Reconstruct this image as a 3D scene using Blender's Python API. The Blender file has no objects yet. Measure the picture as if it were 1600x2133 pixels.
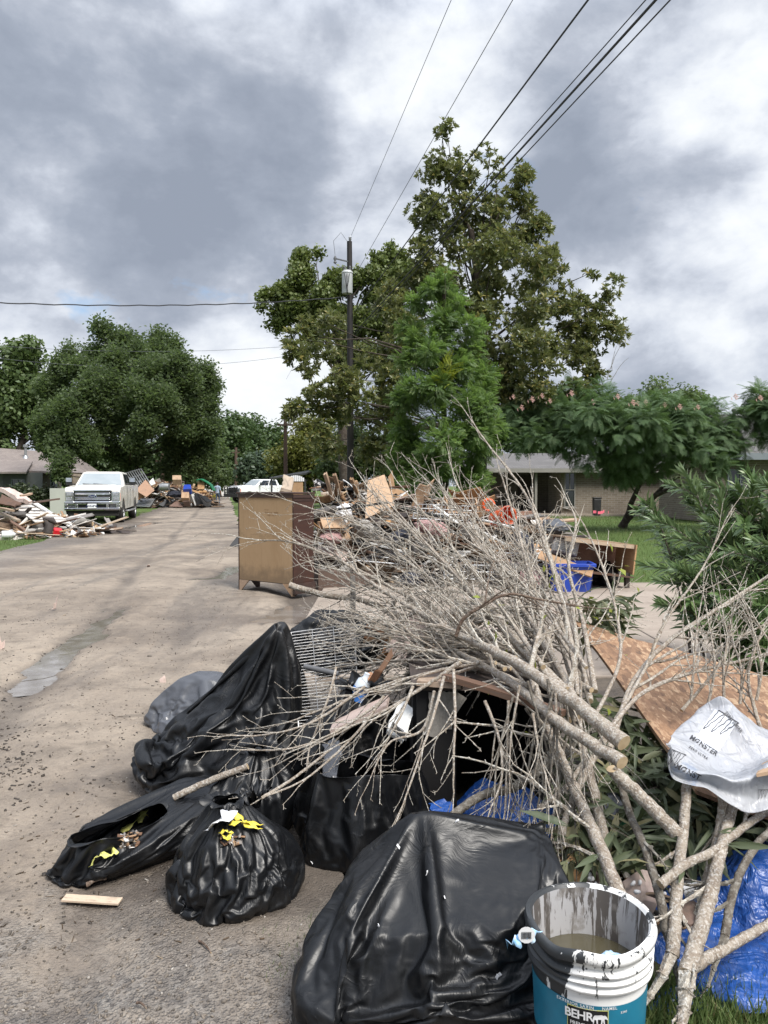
import bpy, bmesh, math, random, time
import numpy as np
from mathutils import Vector, Matrix, Euler, noise
from mathutils.bvhtree import BVHTree
R = math.radians
T0 = time.time()
S = bpy.context.scene
C = S.collection

# ------------------------------------------------------------------ camera
CAM = Vector((0, 0, 1.45))
TP = 54.5 / 1600.0
PITCH = math.atan(TP)
cd = bpy.data.cameras.new('camera')
cam = bpy.data.objects.new('camera', cd)
C.objects.link(cam)
cam.location = CAM
cam.rotation_euler = (math.pi / 2 - PITCH, 0, 0)
cd.sensor_fit = 'HORIZONTAL'
cd.sensor_width = 36
cd.lens = 36
cd.clip_start = .05
cd.clip_end = 3000
S.camera = cam
S.render.resolution_x, S.render.resolution_y = 768, 1024
S.render.engine = 'CYCLES'
S.cycles.use_denoising = True
S.cycles.max_bounces = 6
S.cycles.diffuse_bounces = 3
S.cycles.glossy_bounces = 3
S.cycles.transparent_max_bounces = 6
S.cycles.caustics_reflective = False
S.cycles.caustics_refractive = False
S.view_settings.view_transform = 'Standard'
S.view_settings.look = 'None'
S.view_settings.gamma = 1
S.view_settings.use_curve_mapping = False
S.view_settings.exposure = 1.4

# ------------------------------------------------------------------ sky and sun
SUN_EL, SUN_AZ = R(52), R(142)          # azimuth clockwise from the view direction
world = bpy.data.worlds.new('World')
S.world = world
world.use_nodes = True


class NT:
    """thin wrapper round a node tree"""
    def __init__(s, tree):
        s.t = tree
        s.N = tree.nodes
        s.L = tree.links

    def n(s, kind, **kw):
        o = s.N.new('ShaderNode' + kind)
        for k, v in kw.items():
            setattr(o, k, v)
        return o

    def put(s, sock, v):
        if isinstance(v, bpy.types.NodeSocket):
            s.L.new(v, sock)
        elif v is not None:
            if isinstance(v, (tuple, list)) and len(v) == 3 and sock.type == 'RGBA':
                v = (*v, 1)
            sock.default_value = v

    def math(s, op, a, b=None, c=None, clamp=False):
        o = s.n('Math', operation=op, use_clamp=clamp)
        s.put(o.inputs[0], a)
        if b is not None:
            s.put(o.inputs[1], b)
        if c is not None:
            s.put(o.inputs[2], c)
        return o.outputs[0]

    def vec(s, op, a, b=None):
        o = s.n('VectorMath', operation=op)
        s.put(o.inputs[0], a)
        if b is not None:
            s.put(o.inputs[1], b)
        return o.outputs['Value'] if op in ('DOT_PRODUCT', 'LENGTH') else o.outputs[0]

    def map(s, v, loc=(0, 0, 0), rot=(0, 0, 0), sc=(1, 1, 1)):
        o = s.n('Mapping')
        s.put(o.inputs[0], v)
        o.inputs['Location'].default_value = loc
        o.inputs['Rotation'].default_value = rot
        o.inputs['Scale'].default_value = sc
        return o.outputs[0]

    def noise(s, v, scale, detail=4, rough=.55, dist=0, kind=None):
        o = s.n('TexNoise')
        if kind:
            o.noise_type = kind
        s.put(o.inputs['Vector'], v)
        o.inputs['Scale'].default_value = scale
        o.inputs['Detail'].default_value = detail
        o.inputs['Roughness'].default_value = rough
        o.inputs['Distortion'].default_value = dist
        return o.outputs['Fac']

    def voro(s, v, scale, feature='F1', out='Distance'):
        o = s.n('TexVoronoi', feature=feature)
        s.put(o.inputs['Vector'], v)
        o.inputs['Scale'].default_value = scale
        return o.outputs[out]

    def ramp(s, f, stops, interp='LINEAR'):
        o = s.n('ValToRGB')
        s.put(o.inputs[0], f)
        cr = o.color_ramp
        cr.interpolation = interp
        while len(cr.elements) < len(stops):
            cr.elements.new(.5)
        for e, (p, c) in zip(cr.elements, stops):
            e.position = p
            e.color = (c, c, c, 1) if isinstance(c, (int, float)) else (*c, 1)
        return o.outputs[0]

    def mix(s, f, a, b, mode='MIX'):
        o = s.n('Mix', data_type='RGBA', blend_type=mode)
        s.put(o.inputs[0], f)
        s.put(o.inputs[6], a)
        s.put(o.inputs[7], b)
        return o.outputs[2]

    def range(s, v, a, b, c=0, d=1):
        o = s.n('MapRange')
        s.put(o.inputs[0], v)
        for i, q in enumerate((a, b, c, d)):
            o.inputs[i + 1].default_value = q
        return o.outputs[0]

    def bump(s, h, strength=.3, dist=.01, normal=None):
        o = s.n('Bump')
        o.inputs['Strength'].default_value = strength
        o.inputs['Distance'].default_value = dist
        s.put(o.inputs['Height'], h)
        if normal is not None:
            s.put(o.inputs['Normal'], normal)
        return o.outputs[0]


def px_dir(px, py):
    xc, yc = (px - 800) / 1600, (1066.5 - py) / 1600
    cp, sp = math.cos(PITCH), math.sin(PITCH)
    return Vector((xc, cp + yc * sp, -sp + yc * cp))


def P(px, py, Y):                        # the place seen there at Y metres down the street
    d = px_dir(px, py)
    return CAM + d * (Y / d.y)


def G(px, py, z=0.0):                    # the spot on level ground seen there
    d = px_dir(px, py)
    return CAM + d * ((z - CAM.z) / d.z)


w = NT(world.node_tree)
bg = w.N['Background']
dirv = w.n('TexCoord').outputs['Generated']
sky = w.n('TexSky', sky_type='NISHITA', sun_disc=False)
sky.sun_elevation = SUN_EL
sky.sun_rotation = SUN_AZ
sep = w.n('SeparateXYZ')
w.put(sep.inputs[0], dirv)
zz = w.math('ADD', w.math('MAXIMUM', sep.outputs[2], 0.0), .22)
pl = w.n('CombineXYZ')
w.put(pl.inputs[0], w.math('DIVIDE', sep.outputs[0], zz))
w.put(pl.inputs[1], w.math('DIVIDE', sep.outputs[1], zz))
cp_ = pl.outputs[0]
big = w.noise(w.map(cp_, (3.1, 1.7, 0)), 1.1, 5, .5, .25)
mid = w.noise(w.map(dirv, (9.3, 4.1, 2), (0, 0, 0), (1, 1, 1.5)), 4.2, 9, .56, .15)
wisp = w.noise(w.map(dirv, (1.3, 7.7, 5), (.2, .1, .4), (1, 1, 1.6)), 11.0, 8, .58, .25)
bright = w.math('ADD', w.math('MULTIPLY', big, .6), w.math('MULTIPLY', mid, 1.75))
bright = w.math('ADD', bright, w.math('MULTIPLY', wisp, .55))
bright = w.math('ADD', bright, -.94)


def blob(px, py, deg, amp):              # one thick or thin stretch of the cloud deck
    global bright
    d = px_dir(px, py).normalized()
    c = w.vec('DOT_PRODUCT', dirv, tuple(d))
    o = w.n('MapRange', interpolation_type='SMOOTHSTEP')
    w.put(o.inputs[0], c)
    o.inputs[1].default_value = math.cos(R(deg))
    o.inputs[2].default_value = 1
    o.inputs[3].default_value = 0
    o.inputs[4].default_value = amp
    bright = w.math('ADD', bright, o.outputs[0])


for b_ in ((180, 330, 22, -.10), (380, 480, 13, -.08), (560, 250, 10, -.05), (1380, 200, 12, -.15), (1250, 420, 8, -.09),
           (120, 560, 12, -.12), (60, 80, 12, -.05), (640, 600, 6, -.05), (1230, 560, 5, -.1),
           (520, 30, 9, .24), (830, 220, 10, .18), (620, 470, 8, .15), (1590, 200, 12, .28), (1500, 480, 12, .16), (1420, 760, 10, .2),
           (560, 740, 9, .26), (30, 690, 8, .2), (560, 850, 6, .1)):
    blob(*b_)
cl = w.ramp(bright, [(.16, (.122, .139, .172)), (.36, (.150, .168, .203)), (.50, (.194, .211, .246)), (.63, (.262, .280, .315)), (.80, (.345, .36, .382)), (1.0, (.40, .41, .42))])
hz = w.range(sep.outputs[2], 0.0, .16, 1, 0)
cl = w.mix(w.math('MULTIPLY', hz, .5), cl, (.27, .292, .325))
gap = w.range(w.noise(w.map(dirv, (5.2, 2.2, 8), (0, 0, 0), (1, 1, 1.6)), 4.5, 7, .6, .2), .62, .70, 0, .8)
skyc = w.mix(1.0, sky.outputs[0], (.06, .06, .06), 'MULTIPLY')
col = w.mix(gap, cl, skyc)
# overcast brightened overhead, out of view, to add light on the scene
zen = w.range(sep.outputs[2], .50, .95, 1.0, 3.2)
lp = w.vec('SCALE', col)
lp.node.inputs['Scale'].default_value = 1
w.put(lp.node.inputs['Scale'], zen)
w.put(bg.inputs['Color'], lp)
bg.inputs['Strength'].default_value = 1.0
sl = bpy.data.lights.new('sun', 'SUN')
sl.energy = 2.1
sl.angle = R(24)
sl.color = (1, .955, .89)
so = bpy.data.objects.new('sun', sl)
C.objects.link(so)
sd = Vector((math.sin(SUN_AZ) * math.cos(SUN_EL), math.cos(SUN_AZ) * math.cos(SUN_EL), math.sin(SUN_EL)))
so.rotation_euler = sd.to_track_quat('Z', 'Y').to_euler()


# ------------------------------------------------------------------ helpers
def tag(o, label=None, cat=None, group=None, kind=None):
    if label:
        o['label'] = label
    if cat:
        o['category'] = cat
    if group:
        o['group'] = group
    if kind:
        o['kind'] = kind
    return o


def empty(name, loc=(0, 0, 0), rz=0, label=None, cat=None, group=None):
    o = bpy.data.objects.new(name, None)
    C.objects.link(o)
    o.location = loc
    o.rotation_euler = (0, 0, rz)
    o.empty_display_size = .1
    return tag(o, label, cat, group)


def link_mesh(name, me, mats=(), parent=None, smooth=False):
    o = bpy.data.objects.new(name, me)
    C.objects.link(o)
    if not isinstance(mats, (list, tuple)):
        mats = (mats,)
    for m in mats:
        me.materials.append(m)
    if parent:
        o.parent = parent
    if smooth:
        me.polygons.foreach_set('use_smooth', [True] * len(me.polygons))
        me.set_sharp_from_angle(angle=R(58))
    return o


class MB:
    """collects shapes that become one mesh"""
    def __init__(s):
        s.v = []
        s.f = []
        s.m = []

    def add(s, vs, fs, mi=0):
        k = len(s.v)
        s.v.extend([tuple(q) for q in vs])
        s.f.extend([tuple(i + k for i in f) for f in fs])
        s.m.extend([mi] * len(fs))
        return s

    def box(s, c, size, rot=None, mi=0, top=None):
        hx, hy, hz = size[0] / 2, size[1] / 2, size[2] / 2
        tx, ty = top if top else (1, 1)
        vs = [Vector((x * hx * (tx if z > 0 else 1), y * hy * (ty if z > 0 else 1), z * hz)) for z in (-1, 1) for y in (-1, 1) for x in (-1, 1)]
        if rot is not None:
            m = rot.to_matrix() if isinstance(rot, Euler) else rot
            vs = [m @ q for q in vs]
        c = Vector(c)
        return s.add([q + c for q in vs], [(0, 2, 3, 1), (4, 5, 7, 6), (0, 1, 5, 4), (2, 6, 7, 3), (0, 4, 6, 2), (1, 3, 7, 5)], mi)

    def bar(s, a, b, wd, th, up=(0, 0, 1), mi=0):
        a, b = Vector(a), Vector(b)
        y = (b - a)
        L = y.length
        y.normalize()
        x = y.cross(Vector(up))
        if x.length < 1e-4:
            x = y.cross(Vector((1, 0, 0)))
        x.normalize()
        z = x.cross(y)
        return s.box((a + b) / 2, (wd, L, th), Matrix((x, y, z)).transposed(), mi)

    def prism(s, poly, y0, y1, mi=0, axis='y'):
        """polygon (x,z) extruded along y"""
        n = len(poly)
        if axis == 'y':
            vs = [(x, y0, z) for x, z in poly] + [(x, y1, z) for x, z in poly]
        elif axis == 'x':
            vs = [(y0, x, z) for x, z in poly] + [(y1, x, z) for x, z in poly]
        else:
            vs = [(x, z, y0) for x, z in poly] + [(x, z, y1) for x, z in poly]
        fs = [tuple(range(n)), tuple(range(2 * n - 1, n - 1, -1))] + [(i, i + n, (i + 1) % n + n, (i + 1) % n) for i in range(n)]
        return s.add(vs, fs, mi)

    def tube(s, pts, rad, sides=6, mi=0, capmi=None):
        pts = [Vector(q) for q in pts]
        n = len(pts)
        if not isinstance(rad, (list, tuple)):
            rad = [rad] * n
        t = (pts[1] - pts[0]).normalized()
        u = t.orthogonal().normalized()
        vs = []
        cs = [(math.cos(2 * math.pi * k / sides), math.sin(2 * math.pi * k / sides)) for k in range(sides)]
        for i in range(n):
            if i:
                t2 = (pts[min(i + 1, n - 1)] - pts[i - 1])
                if t2.length > 1e-9:
                    t = t2.normalized()
            u = (u - t * u.dot(t))
            u = u.normalized() if u.length > 1e-6 else t.orthogonal().normalized()
            q = t.cross(u)
            r = rad[i]
            p = pts[i]
            for a, b in cs:
                vs.append(p + u * (a * r) + q * (b * r))
        fs = []
        for i in range(n - 1):
            o = i * sides
            for k in range(sides):
                k2 = (k + 1) % sides
                fs.append((o + k, o + k2, o + sides + k2, o + sides + k))
        s.add(vs, fs, mi)
        kk = len(s.v) - n * sides
        for cap in (tuple(kk + k for k in range(sides - 1, -1, -1)), tuple(kk + (n - 1) * sides + k for k in range(sides))):
            s.f.append(cap)
            s.m.append(mi if capmi is None else capmi)
        return s

    def lathe(s, prof, n=24, c=(0, 0, 0), mi=0, axis='z', closed=False):
        c = Vector(c)
        vs = []
        for r, h in prof:
            for k in range(n):
                a = 2 * math.pi * k / n
                q = (r * math.cos(a), r * math.sin(a), h)
                if axis == 'x':
                    q = (h, q[0], q[1])
                elif axis == 'y':
                    q = (q[0], h, q[1])
                vs.append(c + Vector(q))
        fs = []
        m = len(prof)
        for i in range(m - 1 + (1 if closed else 0)):
            j = (i + 1) % m
            for k in range(n):
                k2 = (k + 1) % n
                fs.append((i * n + k, i * n + k2, j * n + k2, j * n + k))
        if not closed:
            fs.append(tuple(range(n - 1, -1, -1)))
            fs.append(tuple((m - 1) * n + k for k in range(n)))
        return s.add(vs, fs, mi)

    def mesh(s, name):
        me = bpy.data.meshes.new(name)
        me.from_pydata(s.v, [], s.f)
        if any(s.m):
            me.polygons.foreach_set('material_index', s.m)
        return me

    def build(s, name, mats, parent=None, smooth=False, bevel=0, loc=None):
        o = link_mesh(name, s.mesh(name), mats, parent, smooth)
        if bevel:
            b = o.modifiers.new('bevel', 'BEVEL')
            b.width = bevel
            b.segments = 2
            b.limit_method = 'ANGLE'
        if loc is not None:
            o.location = loc
        return o


def copy_tree(o, parent=None):
    c = o.copy()
    C.objects.link(c)
    if parent:
        c.parent = parent
    for ch in list(o.children):
        copy_tree(ch, c)
    return c


def np_mesh(name, verts, quads, mats, parent=None, smooth=False):
    """fast mesh from arrays, faces all with the same corner count"""
    me = bpy.data.meshes.new(name)
    k = quads.shape[1]
    me.vertices.add(len(verts))
    me.vertices.foreach_set('co', np.ascontiguousarray(verts, dtype=np.float32).ravel())
    me.loops.add(quads.size)
    me.loops.foreach_set('vertex_index', np.ascontiguousarray(quads, dtype=np.int32).ravel())
    me.polygons.add(len(quads))
    me.polygons.foreach_set('loop_start', np.arange(0, quads.size, k, dtype=np.int32))
    me.polygons.foreach_set('loop_total', np.full(len(quads), k, dtype=np.int32))
    me.update(calc_edges=True)
    return link_mesh(name, me, mats, parent, smooth)


def vnoise(x, y, seed=0):
    xi, yi = np.floor(x).astype(np.int64), np.floor(y).astype(np.int64)
    xf, yf = x - xi, y - yi

    def h(a, b):
        n = (a * 374761393 + b * 668265263 + seed * 1442695) & 0x7fffffff
        n = ((n ^ (n >> 13)) * 1274126177) & 0x7fffffff
        return ((n ^ (n >> 16)) & 0xffff) / 65535.0
    u, v = xf * xf * (3 - 2 * xf), yf * yf * (3 - 2 * yf)
    return (h(xi, yi) * (1 - u) + h(xi + 1, yi) * u) * (1 - v) + (h(xi, yi + 1) * (1 - u) + h(xi + 1, yi + 1) * u) * v


def fbm(x, y, oct=4, seed=0):
    s, a, t = 0, 1.0, 0
    for i in range(oct):
        s = s + a * vnoise(x * 2 ** i, y * 2 ** i, seed + i * 17)
        t += a
        a *= .5
    return s / t


# ------------------------------------------------------------------ materials
def newmat(name):
    m = bpy.data.materials.new(name)
    m.use_nodes = True
    n = NT(m.node_tree)
    p = n.N['Principled BSDF']
    return m, n, p


def objco(n):
    return n.n('TexCoord').outputs['Object']


def surf(name, c1, c2=None, scale=6, rough=.7, bump=.15, bscale=40, bdist=.004, spec=.4, metal=0, objrand=0, stretch=(1, 1, 1), detail=5, dirt=None):
    """general weathered surface: two tones by noise, fine relief, optional grime, optional tone per object"""
    m, n, p = newmat(name)
    co = n.map(objco(n), sc=stretch)
    c2 = c2 or tuple(q * .75 for q in c1)
    f = n.noise(co, scale, detail, .6, .3)
    c = n.mix(n.range(f, .32, .68), c1, c2)
    if dirt:
        c = n.mix(n.range(n.noise(objco(n), scale * .6, 6, .65, .5), .5, .72, 0, .85), c, dirt)
    if objrand:
        r = n.n('ObjectInfo').outputs['Random']
        h = n.n('HueSaturation')
        n.put(h.inputs['Value'], n.range(r, 0, 1, 1 - objrand, 1 + objrand))
        n.put(h.inputs['Saturation'], n.range(n.math('FRACT', n.math('MULTIPLY', r, 7.3)), 0, 1, .75, 1.15))
        n.put(h.inputs['Color'], c)
        c = h.outputs[0]
    n.put(p.inputs['Base Color'], c)
    n.put(p.inputs['Roughness'], n.range(f, .3, .7, max(.02, rough - .1), min(1, rough + .1)))
    p.inputs['Specular IOR Level'].default_value = spec
    p.inputs['Metallic'].default_value = metal
    if bump:
        n.put(p.inputs['Normal'], n.bump(n.noise(co, bscale, 4, .6), bump, bdist))
    return m


def wood(name, c1, c2, rough=.75, objrand=.25, grime=(.07, .055, .045)):
    m, n, p = newmat(name)
    co = objco(n)
    g = n.noise(n.map(co, sc=(14, 1.1, 14)), 3.0, 6, .6, 1.2)
    fine = n.noise(n.map(co, sc=(60, 3, 60)), 3.0, 3, .6, .3)
    c = n.mix(n.range(g, .3, .7), c1, c2)
    c = n.mix(n.math('MULTIPLY', fine, .35), c, tuple(q * .5 for q in c1))
    c = n.mix(n.range(n.noise(co, 3.3, 6, .65, .4), .5, .75, 0, .75), c, grime)
    r = n.n('ObjectInfo').outputs['Random']
    h = n.n('HueSaturation')
    n.put(h.inputs['Value'], n.range(r, 0, 1, 1 - objrand, 1 + objrand))
    n.put(h.inputs['Saturation'], n.range(n.math('FRACT', n.math('MULTIPLY', r, 5.7)), 0, 1, .7, 1.1))
    n.put(h.inputs['Color'], c)
    n.put(p.inputs['Base Color'], h.outputs[0])
    p.inputs['Roughness'].default_value = rough
    n.put(p.inputs['Normal'], n.bump(g, .25, .003))
    return m


def leafmat(name, c1, c2, c3=None, back=None, rough=.5, trans=.25, spec=.4, third=.85):
    m, n, p = newmat(name)
    geo = n.n('NewGeometry')
    r = geo.outputs['Random Per Island']
    stops = [(0, c1), (.55, c2)]
    if c3:
        stops += [(third, c2), (min(1, third + .1), c3)]
    c = n.ramp(r, stops)
    c = n.mix(n.range(n.noise(objco(n), .9, 3), .35, .65, 0, .5), c, tuple(q * .62 for q in c1))
    if back:
        c = n.mix(n.math('MULTIPLY', geo.outputs['Backfacing'], .8), c, back)
    n.put(p.inputs['Base Color'], c)
    p.inputs['Roughness'].default_value = rough
    p.inputs['Specular IOR Level'].default_value = spec
    tr = n.n('BsdfTranslucent')
    n.put(tr.inputs[0], n.mix(.5, c, (c2[0] * 1.3, c2[1] * 1.4, c2[2] * .6)))
    mx = n.n('MixShader')
    mx.inputs[0].default_value = trans
    n.L.new(p.outputs[0], mx.inputs[1])
    n.L.new(tr.outputs[0], mx.inputs[2])
    n.L.new(mx.outputs[0], n.N['Material Output'].inputs[0])
    return m


def plastic_bag(name, base=(.0045, .005, .006), rough=.37, sc=1.0, dust=.55):
    m, n, p = newmat(name)
    co = objco(n)
    def crease(v, s_, d_):
        q = n.math('ABSOLUTE', n.math('SUBTRACT', n.noise(v, s_, 1.2, .5, d_), .5))
        return n.math('POWER', n.math('MULTIPLY', q, 2.0), .75)
    sx = n.n('SeparateXYZ')
    nz_ = n.n('TexNoise')
    n.put(nz_.inputs['Vector'], co)
    nz_.inputs['Scale'].default_value = 5
    of_ = n.n('VectorMath', operation='MULTIPLY_ADD')
    n.put(of_.inputs[0], nz_.outputs['Color'])
    of_.inputs[1].default_value = (.22, .22, .22)
    of_.inputs[2].default_value = (-.11, -.11, -.11)
    n.put(sx.inputs[0], n.vec('ADD', co, of_.outputs[0]))
    ang = n.math('ARCTAN2', sx.outputs[1], sx.outputs[0])
    rad_ = n.math('SQRT', n.math('ADD', n.math('POWER', sx.outputs[0], 2), n.math('POWER', sx.outputs[1], 2)))
    pv = n.n('CombineXYZ')
    n.put(pv.inputs[0], n.math('MULTIPLY', n.math('COSINE', ang), 1.0))
    n.put(pv.inputs[1], n.math('MULTIPLY', n.math('SINE', ang), 1.0))
    n.put(pv.inputs[2], n.math('SUBTRACT', rad_, sx.outputs[2]))
    pv = pv.outputs[0]
    big_ = crease(n.map(pv, (1, 2, 3), (0, 0, 0), (1, 1, 1.4)), 3.2 * sc, .7)
    fine = crease(n.map(pv, (3, 1, 2), (.25, .2, 0), (1, 1, .8)), 9.0 * sc, .6)
    cr = crease(n.map(co, (1, 2, 3), (.2, .9, .4), (.7, 2.6, 1)), 9 * sc, .6)
    h = n.math('ADD', n.math('MULTIPLY', big_, .5), n.math('MULTIPLY', fine, .28))
    h = n.math('ADD', h, n.math('MULTIPLY', cr, .35))
    d = n.math('MULTIPLY', n.range(n.noise(co, 3.5, 7, .7, .6), .5, .8), dust)
    sp = n.range(n.voro(co, 85), .035, .055, 1, 0)
    sp = n.math('MULTIPLY', sp, n.range(n.noise(co, 5, 2), .56, .6))
    c = n.mix(n.math('MULTIPLY', d, .14), base, (.2, .19, .18))
    c = n.mix(n.math('MULTIPLY', sp, .55), c, (.5, .47, .42))
    n.put(p.inputs['Base Color'], c)
    n.put(p.inputs['Roughness'], n.math('ADD', n.range(n.noise(co, 12, 4), .3, .7, rough - .07, rough + .08), n.math('MULTIPLY', d, .2)))
    p.inputs['Specular IOR Level'].default_value = .36
    tight = n.range(n.noise(co, 4.2, 2), .42, .60, .25, 1)
    h = n.math('ADD', h, n.math('MULTIPLY', crease(n.map(pv, (5, 2, 1), (.1, .5, .2), (1, 1, 1.2)), 17 * sc, .5), .22))
    n.put(p.inputs['Normal'], n.bump(n.math('MULTIPLY', h, n.math('MULTIPLY', tight, -1)), .8, .0062))
    return m


M = {}
M['bag'] = plastic_bag('black_bag_film')
M['bag_grey'] = plastic_bag('grey_sheen_bag_film', (.075, .08, .092), .3, .9)  # grey base paints in the sheen of crumpled film
M['plank_tan'] = wood('raw_tan_wood', (.42, .27, .155), (.30, .175, .09))
M['plank_pale'] = wood('pale_wood', (.52, .40, .27), (.42, .29, .18))
M['plank_brown'] = wood('brown_stained_wood', (.15, .082, .05), (.085, .046, .03))
M['plank_red'] = wood('reddish_wood', (.24, .125, .08), (.16, .08, .052))
M['mahogany'] = wood('dark_mahogany', (.062, .027, .018), (.035, .016, .012), .5, .1, (.03, .018, .014))
M['plank_dark'] = wood('dark_wet_wood', (.055, .04, .033), (.028, .02, .018))
M['plank_grey'] = wood('grey_weathered_wood', (.23, .21, .19), (.15, .13, .115))
M['ply'] = wood('plywood_face', (.46, .29, .15), (.36, .205, .095), .7, .15)
M['ply_orange'] = wood('orange_plywood_face', (.38, .185, .08), (.27, .12, .048), .65, .15)
M['sheetrock'] = surf('chalky_board', (.55, .52, .48), (.42, .39, .35), 4, .85, .15, objrand=.15, dirt=(.24, .2, .165))
M['white'] = surf('white_paint', (.72, .72, .70), (.60, .60, .58), 5, .5, .08, dirt=(.33, .30, .26))
M['white_clean'] = surf('white_plastic', (.68, .68, .68), (.6, .6, .62), 5, .4, .05)
M['pinkboard'] = surf('pinkish_board', (.56, .44, .39), (.48, .38, .335), 4, .75, .1, dirt=(.3, .24, .2))
M['black'] = surf('black_surface', (.013, .013, .015), (.03, .03, .03), 6, .5, .1, objrand=.3)
M['void'] = surf('near_black_surface', (.006, .006, .007), (.012, .011, .011), 5, .8, .2)  # near-black base colour with faint mottling
M['metal'] = surf('dull_metal', (.40, .41, .42), (.26, .265, .27), 9, .42, .05, metal=.7)
M['metal_dark'] = surf('dark_metal', (.09, .09, .095), (.05, .05, .05), 9, .5, .05, metal=.4)
M['chrome'] = surf('chrome', (.75, .76, .78), (.62, .63, .65), 9, .12, 0, metal=1)
M['card'] = surf('cardboard', (.40, .25, .135), (.33, .2, .105), 6, .85, .1, 80, objrand=.2, dirt=(.2, .125, .07))
M['blue_bin'] = surf('blue_plastic', (.022, .065, .40), (.018, .05, .31), 5, .42, .04, dirt=(.05, .075, .22))
M['orange'] = surf('orange_plastic', (.62, .10, .022), (.5, .075, .02), 5, .45, .03)
M['red'] = surf('red_plastic', (.62, .02, .03), (.5, .015, .02), 5, .45, .03)
M['green'] = surf('green_plastic', (.012, .20, .085), (.01, .15, .06), 5, .5, .05)
M['yellow'] = surf('yellow_film', (.80, .66, .07), (.72, .60, .10), 12, .4, .2)
M['pale_yellow'] = surf('pale_yellow_film', (.66, .66, .20), (.58, .57, .17), 12, .4, .2)
M['pipe'] = surf('grey_pipe', (.12, .125, .13), (.085, .085, .09), 9, .45, .04)
M['glass'] = surf('dark_glass', (.012, .015, .018), (.02, .022, .025), 2, .06, 0, spec=.8)
M['windshield'] = surf('painted_sky_glass', (.20, .235, .25), (.27, .30, .31), 1.2, .07, 0, spec=1.0)  # pale base paints dust and the sky's reflection into the glass
M['rubber'] = surf('rubber', (.02, .02, .02), (.03, .028, .026), 20, .8, .2)
M['tar'] = surf('tarred_pole', (.0105, .009, .0095), (.02, .017, .017), 9, .65, .3, 30, .01, stretch=(3, 3, .3))
M['pole_wood'] = surf('pole_wood', (.10, .062, .045), (.06, .04, .03), 5, .85, .3, 30, .01, stretch=(3, 3, .3))
M['wire'] = surf('cable_jacket', (.02, .02, .024), (.03, .03, .034), 5, .6, 0)
M['wire_grey'] = surf('bare_cable', (.10, .105, .12), (.08, .085, .1), 5, .6, 0)


def bark(name, c1, c2, c3, sc=14):
    m, n, p = newmat(name)
    co = objco(n)
    a = n.noise(co, sc, 6, .65, .6)
    b = n.noise(n.map(co, (5, 3, 1)), sc * 3.4, 4, .6, .2)
    r = n.n('NewGeometry').outputs['Random Per Island']
    c = n.mix(n.range(a, .36, .64), c1, c2)
    c = n.mix(n.range(b, .50, .62, 0, .85), c, c3)
    c = n.mix(n.range(n.noise(n.map(co, (2, 8, 4)), sc * 1.7, 6, .7, .3), .56, .66, 0, .6), c, tuple(q * .45 for q in c2))
    c = n.mix(n.range(n.math('POWER', r, 1.6), 0, 1, 0, .42), c, (c2[0] * .68, c2[1] * .5, c2[2] * .42))
    n.put(p.inputs['Base Color'], c)
    p.inputs['Roughness'].default_value = .85
    p.inputs['Specular IOR Level'].default_value = .25
    n.put(p.inputs['Normal'], n.bump(n.math('ADD', b, a), .9, .008))
    return m


M['bark_pale'] = bark('pale_lichen_bark', (.47, .435, .37), (.225, .19, .15), (.63, .615, .57), 34)
M['bark_grey'] = bark('grey_bark', (.20, .185, .155), (.10, .09, .075), (.32, .31, .28), 20)
M['bark_brown'] = bark('brown_twig_bark', (.17, .125, .095), (.09, .065, .05), (.27, .23, .19), 20)
M['bark_tree'] = bark('tree_bark', (.075, .06, .048), (.04, .032, .026), (.11, .1, .085), 3)
M['cut_end'] = surf('sawn_wood_end', (.50, .39, .25), (.38, .28, .17), 30, .8, .2)

# ------------------------------------------------------------------ ground, road, driveway
RS = -0.207                               # the road drifts left by this much per metre


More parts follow.
